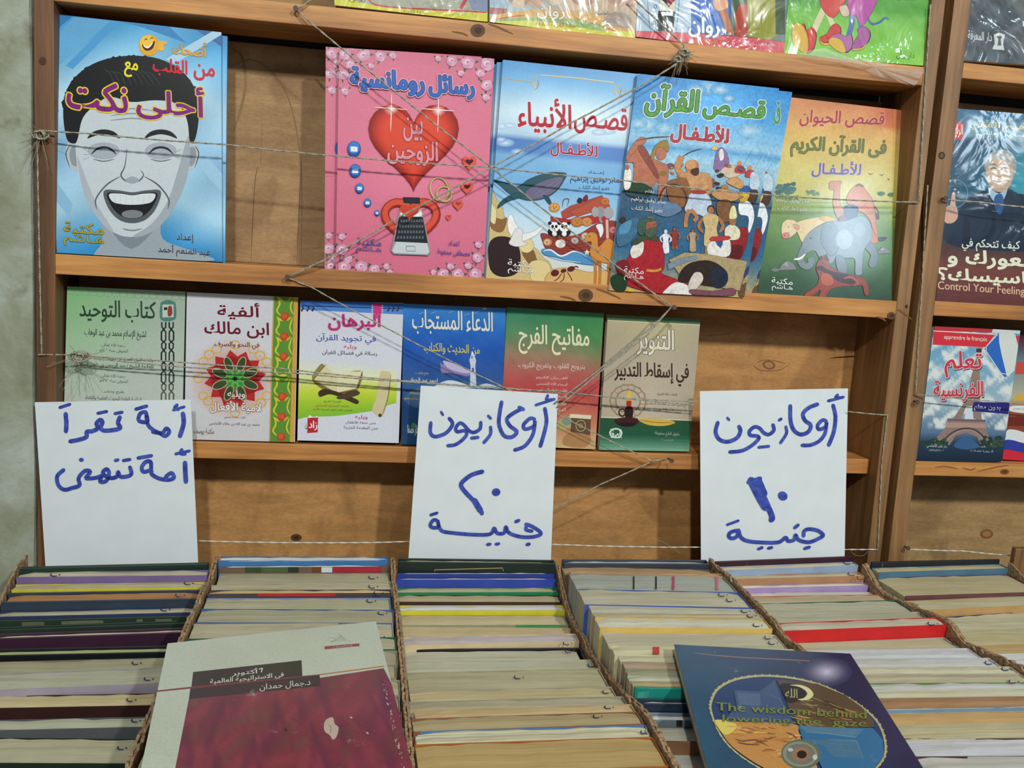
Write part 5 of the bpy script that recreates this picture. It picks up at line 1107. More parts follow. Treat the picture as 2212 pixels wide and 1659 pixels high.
A.line('cfc4a0', 34, [(1160, -20), (1110, 60), (1060, 170)], taper=False); A.line('cfc4a0', 26, [(1130, 60), (1165, 140)], taper=False); A.line('5a6fa0', 30, [(1270, 60), (1268, 130), (1250, 200)], taper=False); A.line('5a6fa0', 26, [(1310, 100), (1320, 160)], taper=False)
A.poly('c4504a', [(1130, -80), (1250, -80), (1220, 30), (1160, 98), (1095, 20)]); A.poly('b0589a', [(1255, -80), (1410, -80), (1400, 20), (1330, 140), (1290, 90), (1250, 60)]); A.line('4f6a98', 13, [(1350, 80), (1375, 130), (1420, 122), (1450, 98), (1472, 108)]); A.poly('c9b8a0', [(1200, 40), (1240, 30), (1255, 80), (1220, 90)])
shoe('c44a48', '7a2a2c', [(1000, 130), (1020, 165), (1050, 150), (1072, 190), (1060, 260), (1030, 290), (1000, 280), (960, 240)], [(940, 165), (955, 130), (990, 130), (1020, 180), (1030, 240), (1020, 290), (980, 275), (945, 225)])
shoe('c0443f', '7a2a2c', [(1150, 150), (1180, 130), (1205, 150), (1200, 195), (1150, 225), (1100, 235), (1095, 205), (1130, 185)], [(1092, 215), (1110, 235), (1160, 235), (1130, 250), (1098, 240)])
shoe('a8659c', '5a3060', [(1160, 195), (1200, 185), (1235, 200), (1265, 190), (1270, 250), (1240, 285), (1200, 270), (1150, 215)], [(1143, 215), (1175, 205), (1215, 225), (1235, 285), (1190, 280), (1148, 245)])
shoe('a05a94', '5a3060', [(1300, 160), (1340, 145), (1368, 180), (1355, 230), (1310, 265), (1270, 270), (1285, 220), (1305, 190)], [(1270, 268), (1320, 262), (1350, 235), (1330, 268), (1285, 278)])
A.text('دار روان', 1512, 285, 1610, 325, '4a6a34', .01, slope=.05); A.done(c, M['printw'])
# sagging corner of the film over the shelf edge
m = MB(); P_ = [(960, 310), (1120, 262), (1230, 290), (1400, 338), (1560, 368), (1664, 378), (1640, 430), (1610, 470), (1540, 455), (1420, 420), (1300, 370), (1150, 335)]
q_ = [at(x / 2.537 + 1340, y / 2.537, .004 + .003 * math.sin(i * 1.9)) for i, (x, y) in enumerate(smooth(P_, True, 3))]
cc_ = sum(q_, Vector()) / len(q_) + N * .004
for a, b in zip(q_, q_[1:] + q_[:1]): m.poly([cc_, b, a])
m.build('film_corner', M['film'], e, smooth=True)

# -- lower shelf -------------------------------------------------------------
K2 = -.021; G2 = 'small books on the lower shelf'
e, c, A = shelf_book('pale green booklet with a dark geometric strip, leftmost on the lower shelf', [(145, 618.5), (400.5, 630), (393, 951), (137, 941)], K2, 3.5, .008, spine='8fae8c', group=G2)
bg(A, lambda u, v: mix3(mix3((126, 184, 120), (158, 176, 160), u * 1.2), (188, 194, 184), min(1, v * 1.25)), 16, 20); A.crop(60, 600, 2.59, .04)
for i in range(16): ring(A, '7fa87c', 240 + i * 42, 76 + i * 2, 22, 20, 4); A.line('86ae84', 3, [(220 + i * 42, 92 + i * 2), (262 + i * 42, 60 + i * 2)], False)
A.text('كتاب التوحيد', 290, 128, 715, 250, '2c4634', .02, slope=.03); A.text('لشيخ الإسلام محمد بن عبد الوهاب', 318, 290, 662, 345, '2a3a30', .015); 
for tx, x0, x1, y in (('رحمه الله تعالى', 412, 545, 368), ('المتوفى سنة ١٢٠٦هـ', 398, 560, 398), ('رحمه الله تعالى', 410, 545, 540), ('المتوفى سنة ١٣٧٦هـ', 398, 560, 568), ('طبع ونشر', 425, 540, 628)): A.text(tx, x0, y, x1, y + 22, '37463c', .012)
A.text('وكتاب القول السديد في مقاصد التوحيد', 370, 445, 700, 472, '2a3a30', .02); A.text('للعلامة الشيخ / عبد الرحمن بن ناصر السعدي', 262, 478, 702, 508, '2a3a30', .02)
A.text('الرئاسة العامة للبحوث العلمية والإفتاء', 322, 662, 636, 692, '2c3a30', .015)
A.poly('4f8078', [(742, 150), (755, 132), (785, 124), (815, 132), (828, 150), (825, 232), (745, 235)]); A.quad('c4c8bc', [(754, 150), (816, 150), (816, 220), (754, 222)]); A.poly('8a4038', [(785, 165), (805, 160), (808, 205), (785, 215)]); A.quad('2a3230', [(762, 165), (782, 165), (780, 180), (762, 182)])
for y0 in (248, 365, 480, 595, 710, 825):
    for s in (-1, 1):
        X_ = 782
        A.line('232b27' if y0 < 400 else '5a5c4c' if y0 > 560 else '36403a', 9, [(X_ + s * 10, y0), (X_ + s * 10, y0 + 28), (X_ + s * 34, y0 + 55), (X_ + s * 34, y0 + 100), (X_ + s * 14, y0 + 116)], False, False)
        A.line('232b27' if y0 < 400 else '5a5c4c' if y0 > 560 else '36403a', 8, [(X_ + s * 32, y0), (X_ + s * 32, y0 + 26), (X_ + s * 10, y0 + 55), (X_ + s * 10, y0 + 100), (X_ + s * 30, y0 + 118)], False, False)
A.done(c, M['print'])

e, c, A = shelf_book('white book with maroon title, red-green star medallion and floral side strip', [(403.6, 631), (644, 642.5), (637, 955), (398, 949)], K2, 3.5, .011, spine='7a8a4c', group=G2)
bg(A, lambda u, v: mix3((205, 206, 212), (198, 196, 198), v), 4, 4); A.crop(60, 600, 2.59, .03)
A.glow(None, 1150, 570, 265, 240, (190, 100, 40), (202, 201, 205), 40, 9, 1.0)
def star(c_, r0, r1, n, rot=0, cx=1160, cy=565): A.poly(c_, [(cx + (r0 if i % 2 else r1) * math.cos(i * math.pi / n + rot), cy + (r0 if i % 2 else r1) * .93 * math.sin(i * math.pi / n + rot)) for i in range(2 * n)], False)
for h in range(12): ring(A, 'd0a83c', 1160 + 205 * math.cos(h * .5236), 565 + 190 * math.sin(h * .5236), 26, 22, 6); A.line('d8b848', 5, [(1160 + 170 * math.cos(h * .5236 + .26), 565 + 160 * math.sin(h * .5236 + .26)), (1160 + 240 * math.cos(h * .5236 + .26), 565 + 220 * math.sin(h * .5236 + .26))])
for x, y in ((1015, 430), (1300, 435), (1010, 690), (1305, 700)): ring(A, 'd0a83c', x, y, 26, 24, 7); A.line('d0a83c', 5, [(x - 26, y - 24), (x + 26, y + 24)], False); A.line('d0a83c', 5, [(x + 26, y - 24), (x - 26, y + 24)], False)
star('b02c2c', 175, 135, 12, .1); star('8c2020', 140, 118, 8, .2)
for h in range(8): A.ell('3a4a2c', 1160 + 92 * math.cos(h * .785 + .39), 565 + 86 * math.sin(h * .785 + .39), 44, 22, 14, h * .785 + .39); ring(A, 'b8b48c', 1160 + 92 * math.cos(h * .785 + .39), 565 + 86 * math.sin(h * .785 + .39), 44, 22, 4, h * .785 + .39)
star('3c8a3c', 88, 34, 8, .39); star('5fae4c', 60, 24, 8); star('14241a', 26, 9, 8)
A.text('ألفية', 1062, 140, 1295, 232, '6a1a2c', .03); A.text('ابن مالك', 990, 248, 1348, 335, '6a1a2c', .03); A.text('في النحو والصرف', 1045, 358, 1295, 400, '7c3030', .03)
A.text('ويليه', 1118, 630, 1215, 678, 'e4dcd8', .03, [(.04, '4a2a24')]); A.text('لامية الأفعال', 1020, 690, 1305, 758, 'e4dcd8', .03, [(.05, '6a2c2c')]); A.text('تأليف: العلامة النحوي', 1100, 772, 1218, 790, '6a5050', .01); A.text('محمد بن عبد الله بن مالك الأندلسي', 1015, 806, 1298, 832, '6a2430', .015); A.text('مكتبة يوسف', 930, 842, 1042, 880, '6a5c40', .02)
A.quad('c99a48', [(1374, 104), (1512, 108), (1490, 918), (1350, 914)]); A.quad('5a8a34', [(1380, 104), (1490, 108), (1466, 918), (1356, 914)])
for i in range(7):
    y = 165 + i * 112; x = 1440 - i * 3.6
    A.line('c8c03a', 10, [(x - 42, y - 60), (x - 30, y - 20), (x - 46, y + 20), (x - 20, y + 50)]); A.line('c8c03a', 9, [(x + 46, y - 55), (x + 30, y), (x + 46, y + 40)]); leaf(A, x - 28, y - 45, 22, .6, 'c8c03a'); leaf(A, x + 26, y - 48, 20, 2.4, 'b8b030'); leaf(A, x, y + 45, 24, 0, 'd0c040')
    if i != 3: A.ell('b8452a', x, y + 52, 26, 24, 12); A.ell('c85a34', x - 3, y + 49, 16, 15, 9)
A.done(c, M['print'])

e, c, A = shelf_book('white booklet with pink title and an open book on a stand, lower shelf', [(649, 649), (872, 655), (861, 957), (642.5, 951)], K2, 3.5, .007, spine='b8c0cc', group=G2)
bg(A, lambda u, v: (204, 206, 216), 4, 4); A.crop(600, 620, 2.353, .03)
A.grad([(112, 360), (610, 400), (600, 640), (102, 672)], lambda u, v: stops(v, [(0, (204, 206, 214)), (.25, (214, 218, 178)), (.55, (190, 205, 60)), (.8, (150, 190, 40)), (1, (120, 178, 50))]), 10, 20); A.poly('ccced8', [(100, 674), (300, 655), (480, 630), (620, 600), (618, 800), (95, 785)])
A.quad('2f66b4', [(116, 66), (640, 84), (640, 108), (116, 92)]); A.quad('4b82c8', [(116, 92), (640, 108), (639, 140), (116, 116)]); A.quad('1c3a78', [(116, 92), (640, 108), (640, 114), (116, 98)])
for x in (122, 150, 176, 560, 584, 608): A.line('2a2e38', 7, [(x, 98), (x + 8, 108), (x, 118)]); A.ell('2a2e38', x, 120, 5)
A.quad('c43078', [(482, 84), (530, 84), (524, 160), (490, 160)])
for k in range(7): A.poly('ccced8', [(478, 88 + k * 11), (486, 93 + k * 11), (478, 98 + k * 11)], False); A.poly('ccced8', [(534, 88 + k * 11), (527, 93 + k * 11), (534, 98 + k * 11)], False)
A.text('البرهان', 258, 140, 520, 220, 'c02470', .04, [(.03, '8c98a8')], slope=.0); A.text('ال', 486, 84, 520, 205, 'c8bcc8', .0, slope=0) if False else None
A.text('في تجويد القرآن', 196, 238, 498, 290, '2f3f9a', .02); A.text('ويليه', 335, 292, 400, 318, 'b83070', .02); A.text('رسالة في فضائل القرآن', 226, 322, 505, 354, '30343c', .02)
A.poly('8a7a40', [(175, 475), (215, 395), (240, 400), (300, 455), (350, 435), (430, 430), (400, 525), (290, 548)]); A.poly('cfc89a', [(185, 470), (240, 402), (305, 455), (295, 535)], False); A.poly('d8d2a8', [(305, 455), (345, 432), (428, 428), (398, 515), (296, 538)], False)
for k in range(5): A.line('b0a878', 2, [(215 + k * 14, 430 + k * 6), (228 + k * 15, 500 + k * 8)], False)
A.line('3a2c14', 6, [(180, 470), (245, 392)], False); A.line('3a2c14', 6, [(405, 530), (432, 428)], False); A.line('5a4a14', 8, [(178, 478), (290, 545), (402, 522)], False); A.poly('3a2a1c', [(210, 530), (260, 520), (400, 570), (402, 595), (350, 575), (270, 545), (215, 558)]); A.poly('4a3824', [(300, 560), (380, 525), (412, 530), (410, 548), (330, 570)]); 
A.poly('c8bc90', [(520, 440), (545, 428), (575, 445), (560, 560), (530, 660), (480, 625), (500, 560)]); A.line('8a7a50', 6, [(575, 445), (560, 560), (530, 655)]); A.ell('4a3820', 520, 652, 9); A.line('a89868', 4, [(520, 470), (560, 476)])
A.text('لفضيلة الشيخ', 235, 575, 320, 592, '3a6a3c', .015); A.text('محمد الصادق قمحاوي', 190, 596, 362, 614, 'b0483c', .015); A.text('المفتش العام للعلوم الشرعية بالأزهر', 178, 617, 380, 632, '3f6a3c', .01)
A.text('ويليه', 392, 650, 456, 674, 'b83070', .02); A.text('متن تحفة الأطفال', 345, 680, 498, 698, '34383f', .015); A.text('متن المقدمة الجزرية', 335, 706, 508, 726, '34383f', .015)
A.quad('b02430', [(152, 665), (205, 662), (203, 738), (150, 742)]); A.poly('e6e6e0', [(152, 665), (160, 650), (180, 662), (200, 655), (205, 662)], False); A.text('زاد', 158, 680, 200, 728, 'ece4e4', .03); A.text('مكتبة', 138, 690, 150, 730, '4a4a52', .01)
A.done(c, M['printm'])

e, c, A = shelf_book('deep blue booklet with white calligraphy, minaret and open book on the lower shelf', [(872, 656), (1093, 666), (1081, 968), (867, 960)], K2, 4, .008, spine='24508c', group=G2)
bg(A, lambda u, v: tuple(x + 14 * (fbm(u * 2, v * 3, 9) - .5) for x in stops(v, [(0, (54, 128, 196)), (.12, (44, 110, 190)), (.3, (34, 86, 172)), (.45, (44, 82, 150)), (.6, (50, 90, 140)), (.75, (30, 60, 96)), (1, (34, 70, 110))])), 14, 24); A.crop(600, 620, 2.353, .04)
A.glow(None, 900, 560, 260, 90, (150, 170, 185), (48, 86, 134), pw=1.2)
A.text('الدعاء المستجاب', 684, 120, 1092, 245, 'd8dcd2', .02, [(.025, '1a3a70')]); A.line('d8dcd2', 5, [(1040, 118), (1052, 108), (1060, 118)]); 
for x, y in ((1010, 128), (880, 126), (790, 130), (730, 132), (960, 140)): A.line('d8dcd2', 4, [(x - 12, y + 4), (x + 12, y - 4)], False)
A.text('من الحديث والكتاب', 742, 288, 1026, 345, 'c8b84a', .02, slope=.06); A.text('جمع وترتيب', 700, 430, 768, 448, 'c0b050', .01); A.text('احمد عبد الجواد', 672, 462, 812, 488, 'd0d4cc', .015); A.text('الأزهر', 668, 522, 720, 545, 'c0b050', .01); A.text('عبد الحليم محمود', 640, 555, 716, 580, 'c0b050', .01)
A.poly('8a7aa8', [(825, 372), (835, 392), (900, 398), (970, 425), (990, 430), (960, 455), (880, 440), (835, 440), (828, 410)]); A.poly('b8b0d0', [(840, 375), (905, 392), (985, 428), (950, 438), (870, 415)]); A.line('4a3a6a', 5, [(835, 440), (880, 440), (960, 455)])
A.poly('c4cbd8', [(976, 512), (980, 400), (974, 372), (984, 340), (996, 338), (1008, 372), (1004, 400), (1010, 512)], False); A.poly('dfe4ec', [(984, 342), (990, 325), (997, 342)], False)
for y in (372, 400, 445, 470): A.line('8a98b0', 5, [(970, y), (1012, y + 2)], False)
A.quad('4f6a98', [(986, 410), (998, 410), (998, 435), (986, 435)]); A.quad('4f6a98', [(984, 350), (990, 350), (990, 364), (984, 364)]); A.poly('cfd4d8', [(800, 512), (860, 475), (930, 485), (980, 512)]); A.poly('b9c4cc', [(1010, 512), (1060, 490), (1120, 512)])
A.poly('1c3f6a', [(635, 625), (690, 610), (760, 640), (760, 700), (635, 700)]); A.text('دار الصفا', 660, 700, 712, 755, 'd0dcd0', .03); A.ell('3f7a50', 690, 705, 12, 16)
A.done(c, M['print'])

e, c, A = shelf_book('green-to-red booklet with cream calligraphy, partly behind the middle sign', [(1095, 663), (1304.6, 677), (1286, 970.6), (1080, 962)], K2, 4, .008, spine='8a6a4c', group=G2)
bg(A, lambda u, v: tuple(x + 12 * (fbm(u * 2, v * 3, 11) - .5) for x in mix3(stops(v, [(0, (50, 122, 96)), (.18, (84, 136, 92)), (.34, (150, 120, 96)), (.5, (176, 84, 80)), (.6, (178, 70, 70)), (.8, (188, 120, 88)), (1, (196, 168, 120))]), (60, 130, 60), max(0, u * .7 - v * 1.4))), 14, 24); A.crop(600, 620, 2.353, .06)
A.text('مفاتيح الفرج', 1225, 195, 1582, 345, 'e0d8b4', .02, [(.02, '5a6a4c')], slope=.04); A.text('بترويح القلوب وتفريج الكروب', 1222, 385, 1562, 425, 'd8c4bc', .01, slope=.03)
for tx, x0, x1, y in (('القـــرآن الكريم', 1315, 1472, 452), ('أسماء الله الحسنى', 1315, 1472, 482), ('الأدعية المأثورة', 1340, 1470, 515), ('والصلاة على النبي', 1340, 1470, 548), ('الاستغفار', 1400, 1466, 585), ('الدعاء', 1410, 1464, 612)): A.text(tx, x0, y, x1, y + 20, 'e0cfc4', .015, slope=.04)
A.poly('a8a468', [(1420, 700), (1450, 665), (1530, 650), (1500, 700), (1440, 730)]); A.poly('7a8a7c', [(1440, 680), (1470, 660), (1500, 680), (1470, 705)]); A.poly('d8ccb0', [(1485, 645), (1594, 652), (1590, 672), (1484, 664)], False); A.poly('5f4a38', [(1492, 665), (1592, 672), (1588, 755), (1488, 735)], False); ring(A, 'b0986c', 1540, 705, 24, 28, 4); A.ell('8a6c48', 1540, 705, 12, 14); A.poly('a87c50', [(1450, 800), (1480, 740), (1590, 760), (1560, 815)])
A.done(c, M['print'])

e, c, A = shelf_book('beige booklet with dark green bands and a candle, rightmost on the lower shelf', [(1313, 679.5), (1513, 690), (1488, 975), (1293.6, 972)], K2, 4, .008, spine='a09a7c', group=G2)
bg(A, lambda u, v: mix3(stops(v, [(0, (188, 178, 134)), (.3, (178, 164, 142)), (.7, (186, 172, 152)), (1, (180, 160, 140))]), (160, 148, 128), abs(u - .5)), 12, 16); A.crop(600, 620, 2.353, .05)
A.quad('4a6c48', [(1678, 138), (2150, 162), (2148, 190), (1677, 167)]); A.grad([(1641, 665), (2108, 680), (2092, 840), (1630, 830)], lambda u, v: stops(v, [(0, (40, 78, 52)), (.5, (34, 84, 60)), (1, (120, 168, 140))]), 6, 10); A.line('c8c4a8', 5, [(1641, 662), (2108, 678)], False, False); A.line('c8c4a8', 3, [(1677, 170), (2148, 194)], False, False)
A.text('التنوير', 1825, 215, 2012, 348, 'ded6c0', .03, [(.035, '4a4438')], slope=.05); A.text('في إسقاط التدبير', 1712, 385, 2088, 500, '3a2a24', .03, slope=.03)
for x, y in ((1960, 212), (1900, 240), (1850, 280)): A.line('c8c0ac', 4, [(x - 10, y + 4), (x + 10, y - 4)], False)
for h in range(14): ring(A, 'a08a70', 1780 + 78 * math.cos(h * .449), 580 + 72 * math.sin(h * .449), 17, 16, 4)
ring(A, '8a7258', 1780, 580, 62, 58, 6); ring(A, '8a7258', 1780, 580, 90, 84, 4); A.quad('a82c24', [(1772, 562), (1798, 562), (1796, 618), (1772, 618)]); A.poly('d8b440', [(1772, 565), (1778, 540), (1788, 525), (1798, 562)]); A.quad('c8a43c', [(1772, 562), (1798, 562), (1798, 578), (1772, 578)])
A.poly('2a1a18', [(1765, 615), (1804, 612), (1800, 670), (1770, 672)]); ring(A, '2a1a18', 1750, 638, 16, 18, 7); A.poly('3a201c', [(1712, 672), (1780, 662), (1838, 672), (1825, 695), (1770, 706), (1725, 698)]); A.poly('2a1614', [(1725, 690), (1825, 690), (1800, 708), (1750, 708)])
A.poly('c8a848', [(1830, 672), (1900, 668), (1980, 675), (2020, 690), (1960, 706), (1880, 700)]); A.line('8a6a28', 4, [(1832, 675), (1920, 688), (2015, 690)])
A.text('للعارف بالله الشيخ', 1930, 538, 2030, 556, '4a3c34', .012); A.text('تاج الدين أحمد بن عطاء الله السكندري', 1870, 585, 2078, 606, '4a3c34', .02); A.text('٦٥٨ - ٧٠٩ هـ', 1935, 614, 2020, 630, '4a3c34', .01)
A.ell('c8d4c4', 1718, 742, 34, 26, 20); A.ell('2c5a44', 1718, 744, 28, 20, 20); A.text('الصفا', 1692, 722, 1746, 768, 'dfe6da', .03); A.text('حقوق الطبع محفوظة', 1915, 735, 2042, 760, 'a8b4a4', .015); A.text('القاهرة', 1950, 772, 2010, 785, '8aa090', .01)
A.done(c, M['print'])

# -- right bookcase, lower shelf ------------------------------------------------
def french(front):
    q = [(2016, 714), (2202, 721), (2162, 998), (1981, 995)] if front else [(2019, 705), (2204, 714), (2165, 995), (1984, 991)]
    e, c, A = shelf_book('French phrasebook with a lattice tower, ' + ('foremost copy' if front else 'rear copy, its red top edge showing'), q, -.003 if front else -.010, 3.5, .0065, spine='3c5058', group='French phrasebooks')
    def f(u, v):
        a = stops(v, [(0, (92, 150, 188)), (.35, (120, 160, 180)), (.55, (150, 172, 182)), (.78, (84, 110, 140)), (.86, (40, 60, 78)), (1, (26, 40, 58))])
        g = fbm(u * 2.4, v * 4.5, 2); return mix3(a, (206, 210, 206), max(0, min(1, (g - .42) * 4)) * (1 if v < .75 else 0))
    bg(A, f, 34, 50); A.crop(1950, 680, 4.366, .06)
    if not front:
        A.quad('b83038', [(300, 108), (850, 135), (800, 300), (290, 280)]); A.quad('c8ccca', [(850, 135), (1110, 150), (1060, 400), (810, 300)]); A.done(c, M['print']); return
    A.quad('c8303c', [(288, 150), (870, 186), (778, 306), (282, 282)]); A.line('dcd8d4', 7, [(288, 152), (870, 186)], False, False)
    A.poly('3a5a84', [(480, 1235), (600, 1150), (720, 1240), (600, 1270)])
    # tower
    T1 = '8a746a'; T2 = '6a5a60'
    A.poly(T1, [(693, 310), (745, 308), (745, 380), (725, 400), (735, 980), (660, 980), (640, 600), (700, 385)], False); A.poly('3a3438', [(694, 322), (745, 320), (744, 350), (694, 352)], False)
    A.poly(T1, [(655, 560), (710, 560), (745, 990), (690, 990), (655, 860), (600, 860), (545, 995), (465, 990), (600, 800), (640, 620)], False); A.poly('c4ccd0', [(605, 862), (655, 862), (668, 985), (580, 985)], False)
    A.poly(T1, [(420, 980), (780, 990), (775, 1060), (850, 1230), (740, 1240), (700, 1150), (600, 1110), (500, 1140), (440, 1230), (290, 1190), (380, 1090), (415, 1040)], False); A.quad(T2, [(418, 978), (782, 990), (782, 1010), (418, 1000)]); A.quad('a8887c', [(415, 1015), (780, 1025), (790, 1070), (400, 1062)])
    for k in range(16): A.line(T2, 4, [(425 + k * 22, 1062), (438 + k * 22, 1085), (447 + k * 22, 1064)], False)
    for k in range(9): A.line(T2, 3, [(660 - k * 2 + 10, 600 + k * 26), (715 + k * 2, 620 + k * 26)], False); A.line(T2, 3, [(715 + k * 2, 600 + k * 26), (660 - k * 2 + 10, 622 + k * 26)], False)
    for k in range(5): A.line(T2, 4, [(500 + k * 22, 960 - k * 34), (560 + k * 14, 975 - k * 30)], False); A.line(T2, 4, [(320 + k * 22, 1180 - k * 22), (380 + k * 22, 1215 - k * 22)], False); A.line(T2, 4, [(760 + k * 14, 1110 + k * 20), (800 + k * 6, 1090 + k * 22)], False)
    A.line('4a3f4a', 14, [(370, 1200), (440, 1130), (520, 1085), (610, 1070), (690, 1090), (760, 1150), (800, 1220)], taper=False); A.line('b0948a', 5, [(400, 1200), (460, 1140), (530, 1100), (610, 1086), (680, 1104), (745, 1160), (780, 1225)], taper=False)
    blotch(A, ['2c4030', '36503a', '263a34'], 160, 1170, 420, 1240, 24, 24, 40, 5); blotch(A, ['2c4030', '36503a', '263a34'], 740, 1150, 950, 1240, 24, 24, 40, 6)
    A.poly('2f62b0', [(890, 188), (905, 186), (975, 555), (930, 552), (785, 345), (790, 300)]); A.poly('c9cdc8', [(905, 186), (1062, 190), (1100, 380), (1090, 480), (1000, 560), (975, 555)]); A.line('dce0e0', 7, [(890, 188), (785, 300), (785, 345), (925, 552), (1000, 562), (1090, 490)], False, False); A.poly('b8344a', [(1062, 195), (1140, 200), (1110, 390)], False)
    A.text('apprendre le français', 388, 198, 792, 250, 'e4dcd4', .012, slope=.06); A.text('تعلم', 395, 345, 740, 592, 'c03a48', .03, [(.035, 'dcd8d8')], slope=.0, shadow=('3a2c34', 8, 10)); A.text('الفرنسية', 290, 622, 752, 815, 'c03a48', .03, [(.035, 'dcd8d8')], slope=.0, shadow=('3a2c34', 8, 10))
    A.quad('2a2870', [(668, 822), (1015, 828), (995, 935), (655, 905)]); A.text('بدون معلم', 670, 848, 918, 908, 'd8d8e4', .015, slope=.05); A.text('دار عمر الأندلسي', 222, 1215, 412, 1262, 'c0ccd0', .012); A.text('٠١١١٧٥٣٣٠٠٦', 240, 1268, 388, 1288, 'b0bcc0', .01); A.text('تأليف', 712, 1230, 780, 1252, 'c0c8cc', .01); A.text('أ/ رشـا نشـات', 635, 1268, 848, 1298, 'c0c8cc', .012)
    A.done(c, M['print'])
french(False); french(True)
e, c, A = shelf_book('phrasebook with a white, blue and red wave, cut by the right edge', [(2193, 723), (2378, 732), (2340, 1004), (2163, 992)], -.014, 3.5, .008, spine='5a2c30', group='single books on the right bookcase')
bg(A, lambda u, v: stops(v, [(0, (70, 30, 34)), (.2, (96, 120, 130)), (.5, (176, 168, 140)), (.62, (140, 70, 50)), (1, (120, 60, 50))]), 6, 24); A.crop(1950, 680, 4.366, .05)
A.quad('c0483c', [(1078, 440), (1144, 445), (1144, 560), (1060, 560)]); A.quad('c8a03c', [(1060, 760), (1160, 740), (1160, 810), (1050, 812)]); A.poly('d4d6d0', [(1030, 860), (1250, 868), (1250, 930), (1022, 912)]); A.text('عبد الرحمن', 1040, 872, 1230, 900, '4a3a34', .01); A.quad('6a2a24', [(1000, 960), (1250, 970), (1250, 1050), (990, 1050)])
A.poly('cfd2d2', [(985, 1090), (1060, 1085), (1150, 1110), (1250, 1130), (1250, 1230), (1100, 1200), (960, 1190)]); A.poly('2f3c94', [(962, 1185), (1050, 1185), (1150, 1220), (1250, 1240), (1250, 1310), (1100, 1290), (945, 1280)]); A.poly('c02c38', [(945, 1278), (1040, 1280), (1150, 1310), (1250, 1330), (1250, 1400), (930, 1360)]); A.done(c, M['print'])
# ---------------------------------------------------------------- books lying on the boxes
def lying(label, quad, z, tilt, thick, cov, page='c9c5b4', spine_w=0):
    """quad TL,TR,BR,BL px on a plane at height z (at its far edge), tilted down towards the viewer"""
    p = tb(*quad[0], z); n = Vector((0, -math.sin(tilt), math.cos(tilt))).normalized(); P = lambda x, y: hit(x, y, p, n)
    q = [P(*a) for a in quad]
    e = empty('book', (sum(q, Vector()) / 4) - n * thick, label, 'book', 'books lying on top of the boxes')
    ct = .0005; m = MB(); m.hexa([q[3], q[2], q[1], q[0]], [a - n * ct for a in (q[3], q[2], q[1], q[0])]); b = [a - n * thick for a in q]
    m.hexa([a + n * ct for a in (b[3], b[2], b[1], b[0])], [b[3], b[2], b[1], b[0]]); r = (q[0] - q[1]).normalized() * .0008
    m.hexa([q[2] + r, q[2], q[1], q[1] + r], [a - n * thick for a in (q[2] + r, q[2], q[1], q[1] + r)])
    c = m.build('cover', cover_mat(cov, .35), e); cen = sum(q, Vector()) / 4
    s = [a + (cen - a).normalized() * .0015 - n * ct * 1.3 for a in q]; m = MB(); m.hexa([s[3], s[2], s[1], s[0]], [a - n * (thick - ct * 2.6) for a in (s[3], s[2], s[1], s[0])]); m.build('pages', pages(page), e)
    A = Art(P, n); A.quadpx = quad; return e, c, A
# burgundy book
e, c, A = lying('worn burgundy book with pale top band lying over the second box', [(362, 1390), (812, 1342), (992, 2060), (215, 2080)], HT + .018, 0.0, .014, 'b4b6a4')
bg(A, lambda u, v: tuple(x + 8 * (fbm(u, v * 3) - .5) for x in (184, 190, 172)), 10, 20); A.crop(300, 1320, 3.687, -.1)
def f(u, v):
    g = fbm(u * 2.2 + .3 * math.sin(v * 8), v * 5 + u * 2, 6); h = fbm(u * 5, v * 2 - u * 2, 1); return mix3(mix3((104, 34, 48), (132, 52, 64), g * 1.3), (92, 30, 62), max(0, h - .45) * 1.6) if g > .32 else mix3((118, 62, 60), (96, 40, 52), h)
A.grad([(400, 690), (1950, 455), (3120, 2780), (-20, 2830)], f, 50, 70)
A.line('a86a2c', 9, [(1290, 528), (1600, 486), (1952, 440)], False, False)
A.quad('2a2422', [(432, 486), (1296, 392), (1302, 518), (418, 608)]); A.quad('332226', [(410, 612), (1440, 512), (1448, 598), (398, 702)]); A.quad('7a2c38', [(134, 634), (410, 604), (1440, 504), (1440, 512), (410, 618), (130, 646)])
A.line('d6d2c4', 7, [(956, 464), (972, 458), (986, 456)], False, False, ch='lettering#n'); A.line('d6d2c4', 8, [(984, 456), (980, 470), (976, 488)], False, False, ch='lettering#n'); A.text('أكتوبر', 742, 462, 944, 514, 'd6d2c4', .03, slope=-.09); A.text('فى الاستراتيجية العالمية', 568, 514, 1152, 562, 'd0ccbe', .03, slope=-.1); A.text('د.جمال حمدان', 962, 562, 1366, 622, 'c8c4b6', .015, slope=-.1)
A.quad('8a3c48', [(1478, 282), (1756, 258), (1758, 280), (1480, 306)]); A.text('إستراتيجيات', 1545, 272, 1700, 292, 'd0b8b4', .01); A.line('a09e84', 4, [(1505, 235), (1520, 215), (1560, 215), (1560, 240), (1530, 245), (1580, 225), (1620, 205), (1660, 235), (1720, 242)]); 
for k in range(4): A.line('a09e84', 3, [(1590 + k * 9, 180 + k * 2), (1596 + k * 8, 205), (1580 + k * 22, 240)])
for k in range(8): A.line('a8a68c', 3, [(1560 + k * 10, 218 + (k % 3) * 6), (1580 + k * 10, 240)])
A.poly('b8a898', [(1475, 900), (1500, 860), (1545, 850), (1560, 900), (1590, 930), (1575, 1000), (1545, 1025), (1520, 990), (1480, 960)]); A.line('8a5a58', 5, [(1500, 900), (1530, 930), (1520, 980)]); A.line('8a5a58', 4, [(1550, 880), (1545, 930)])
r = random.Random(4)
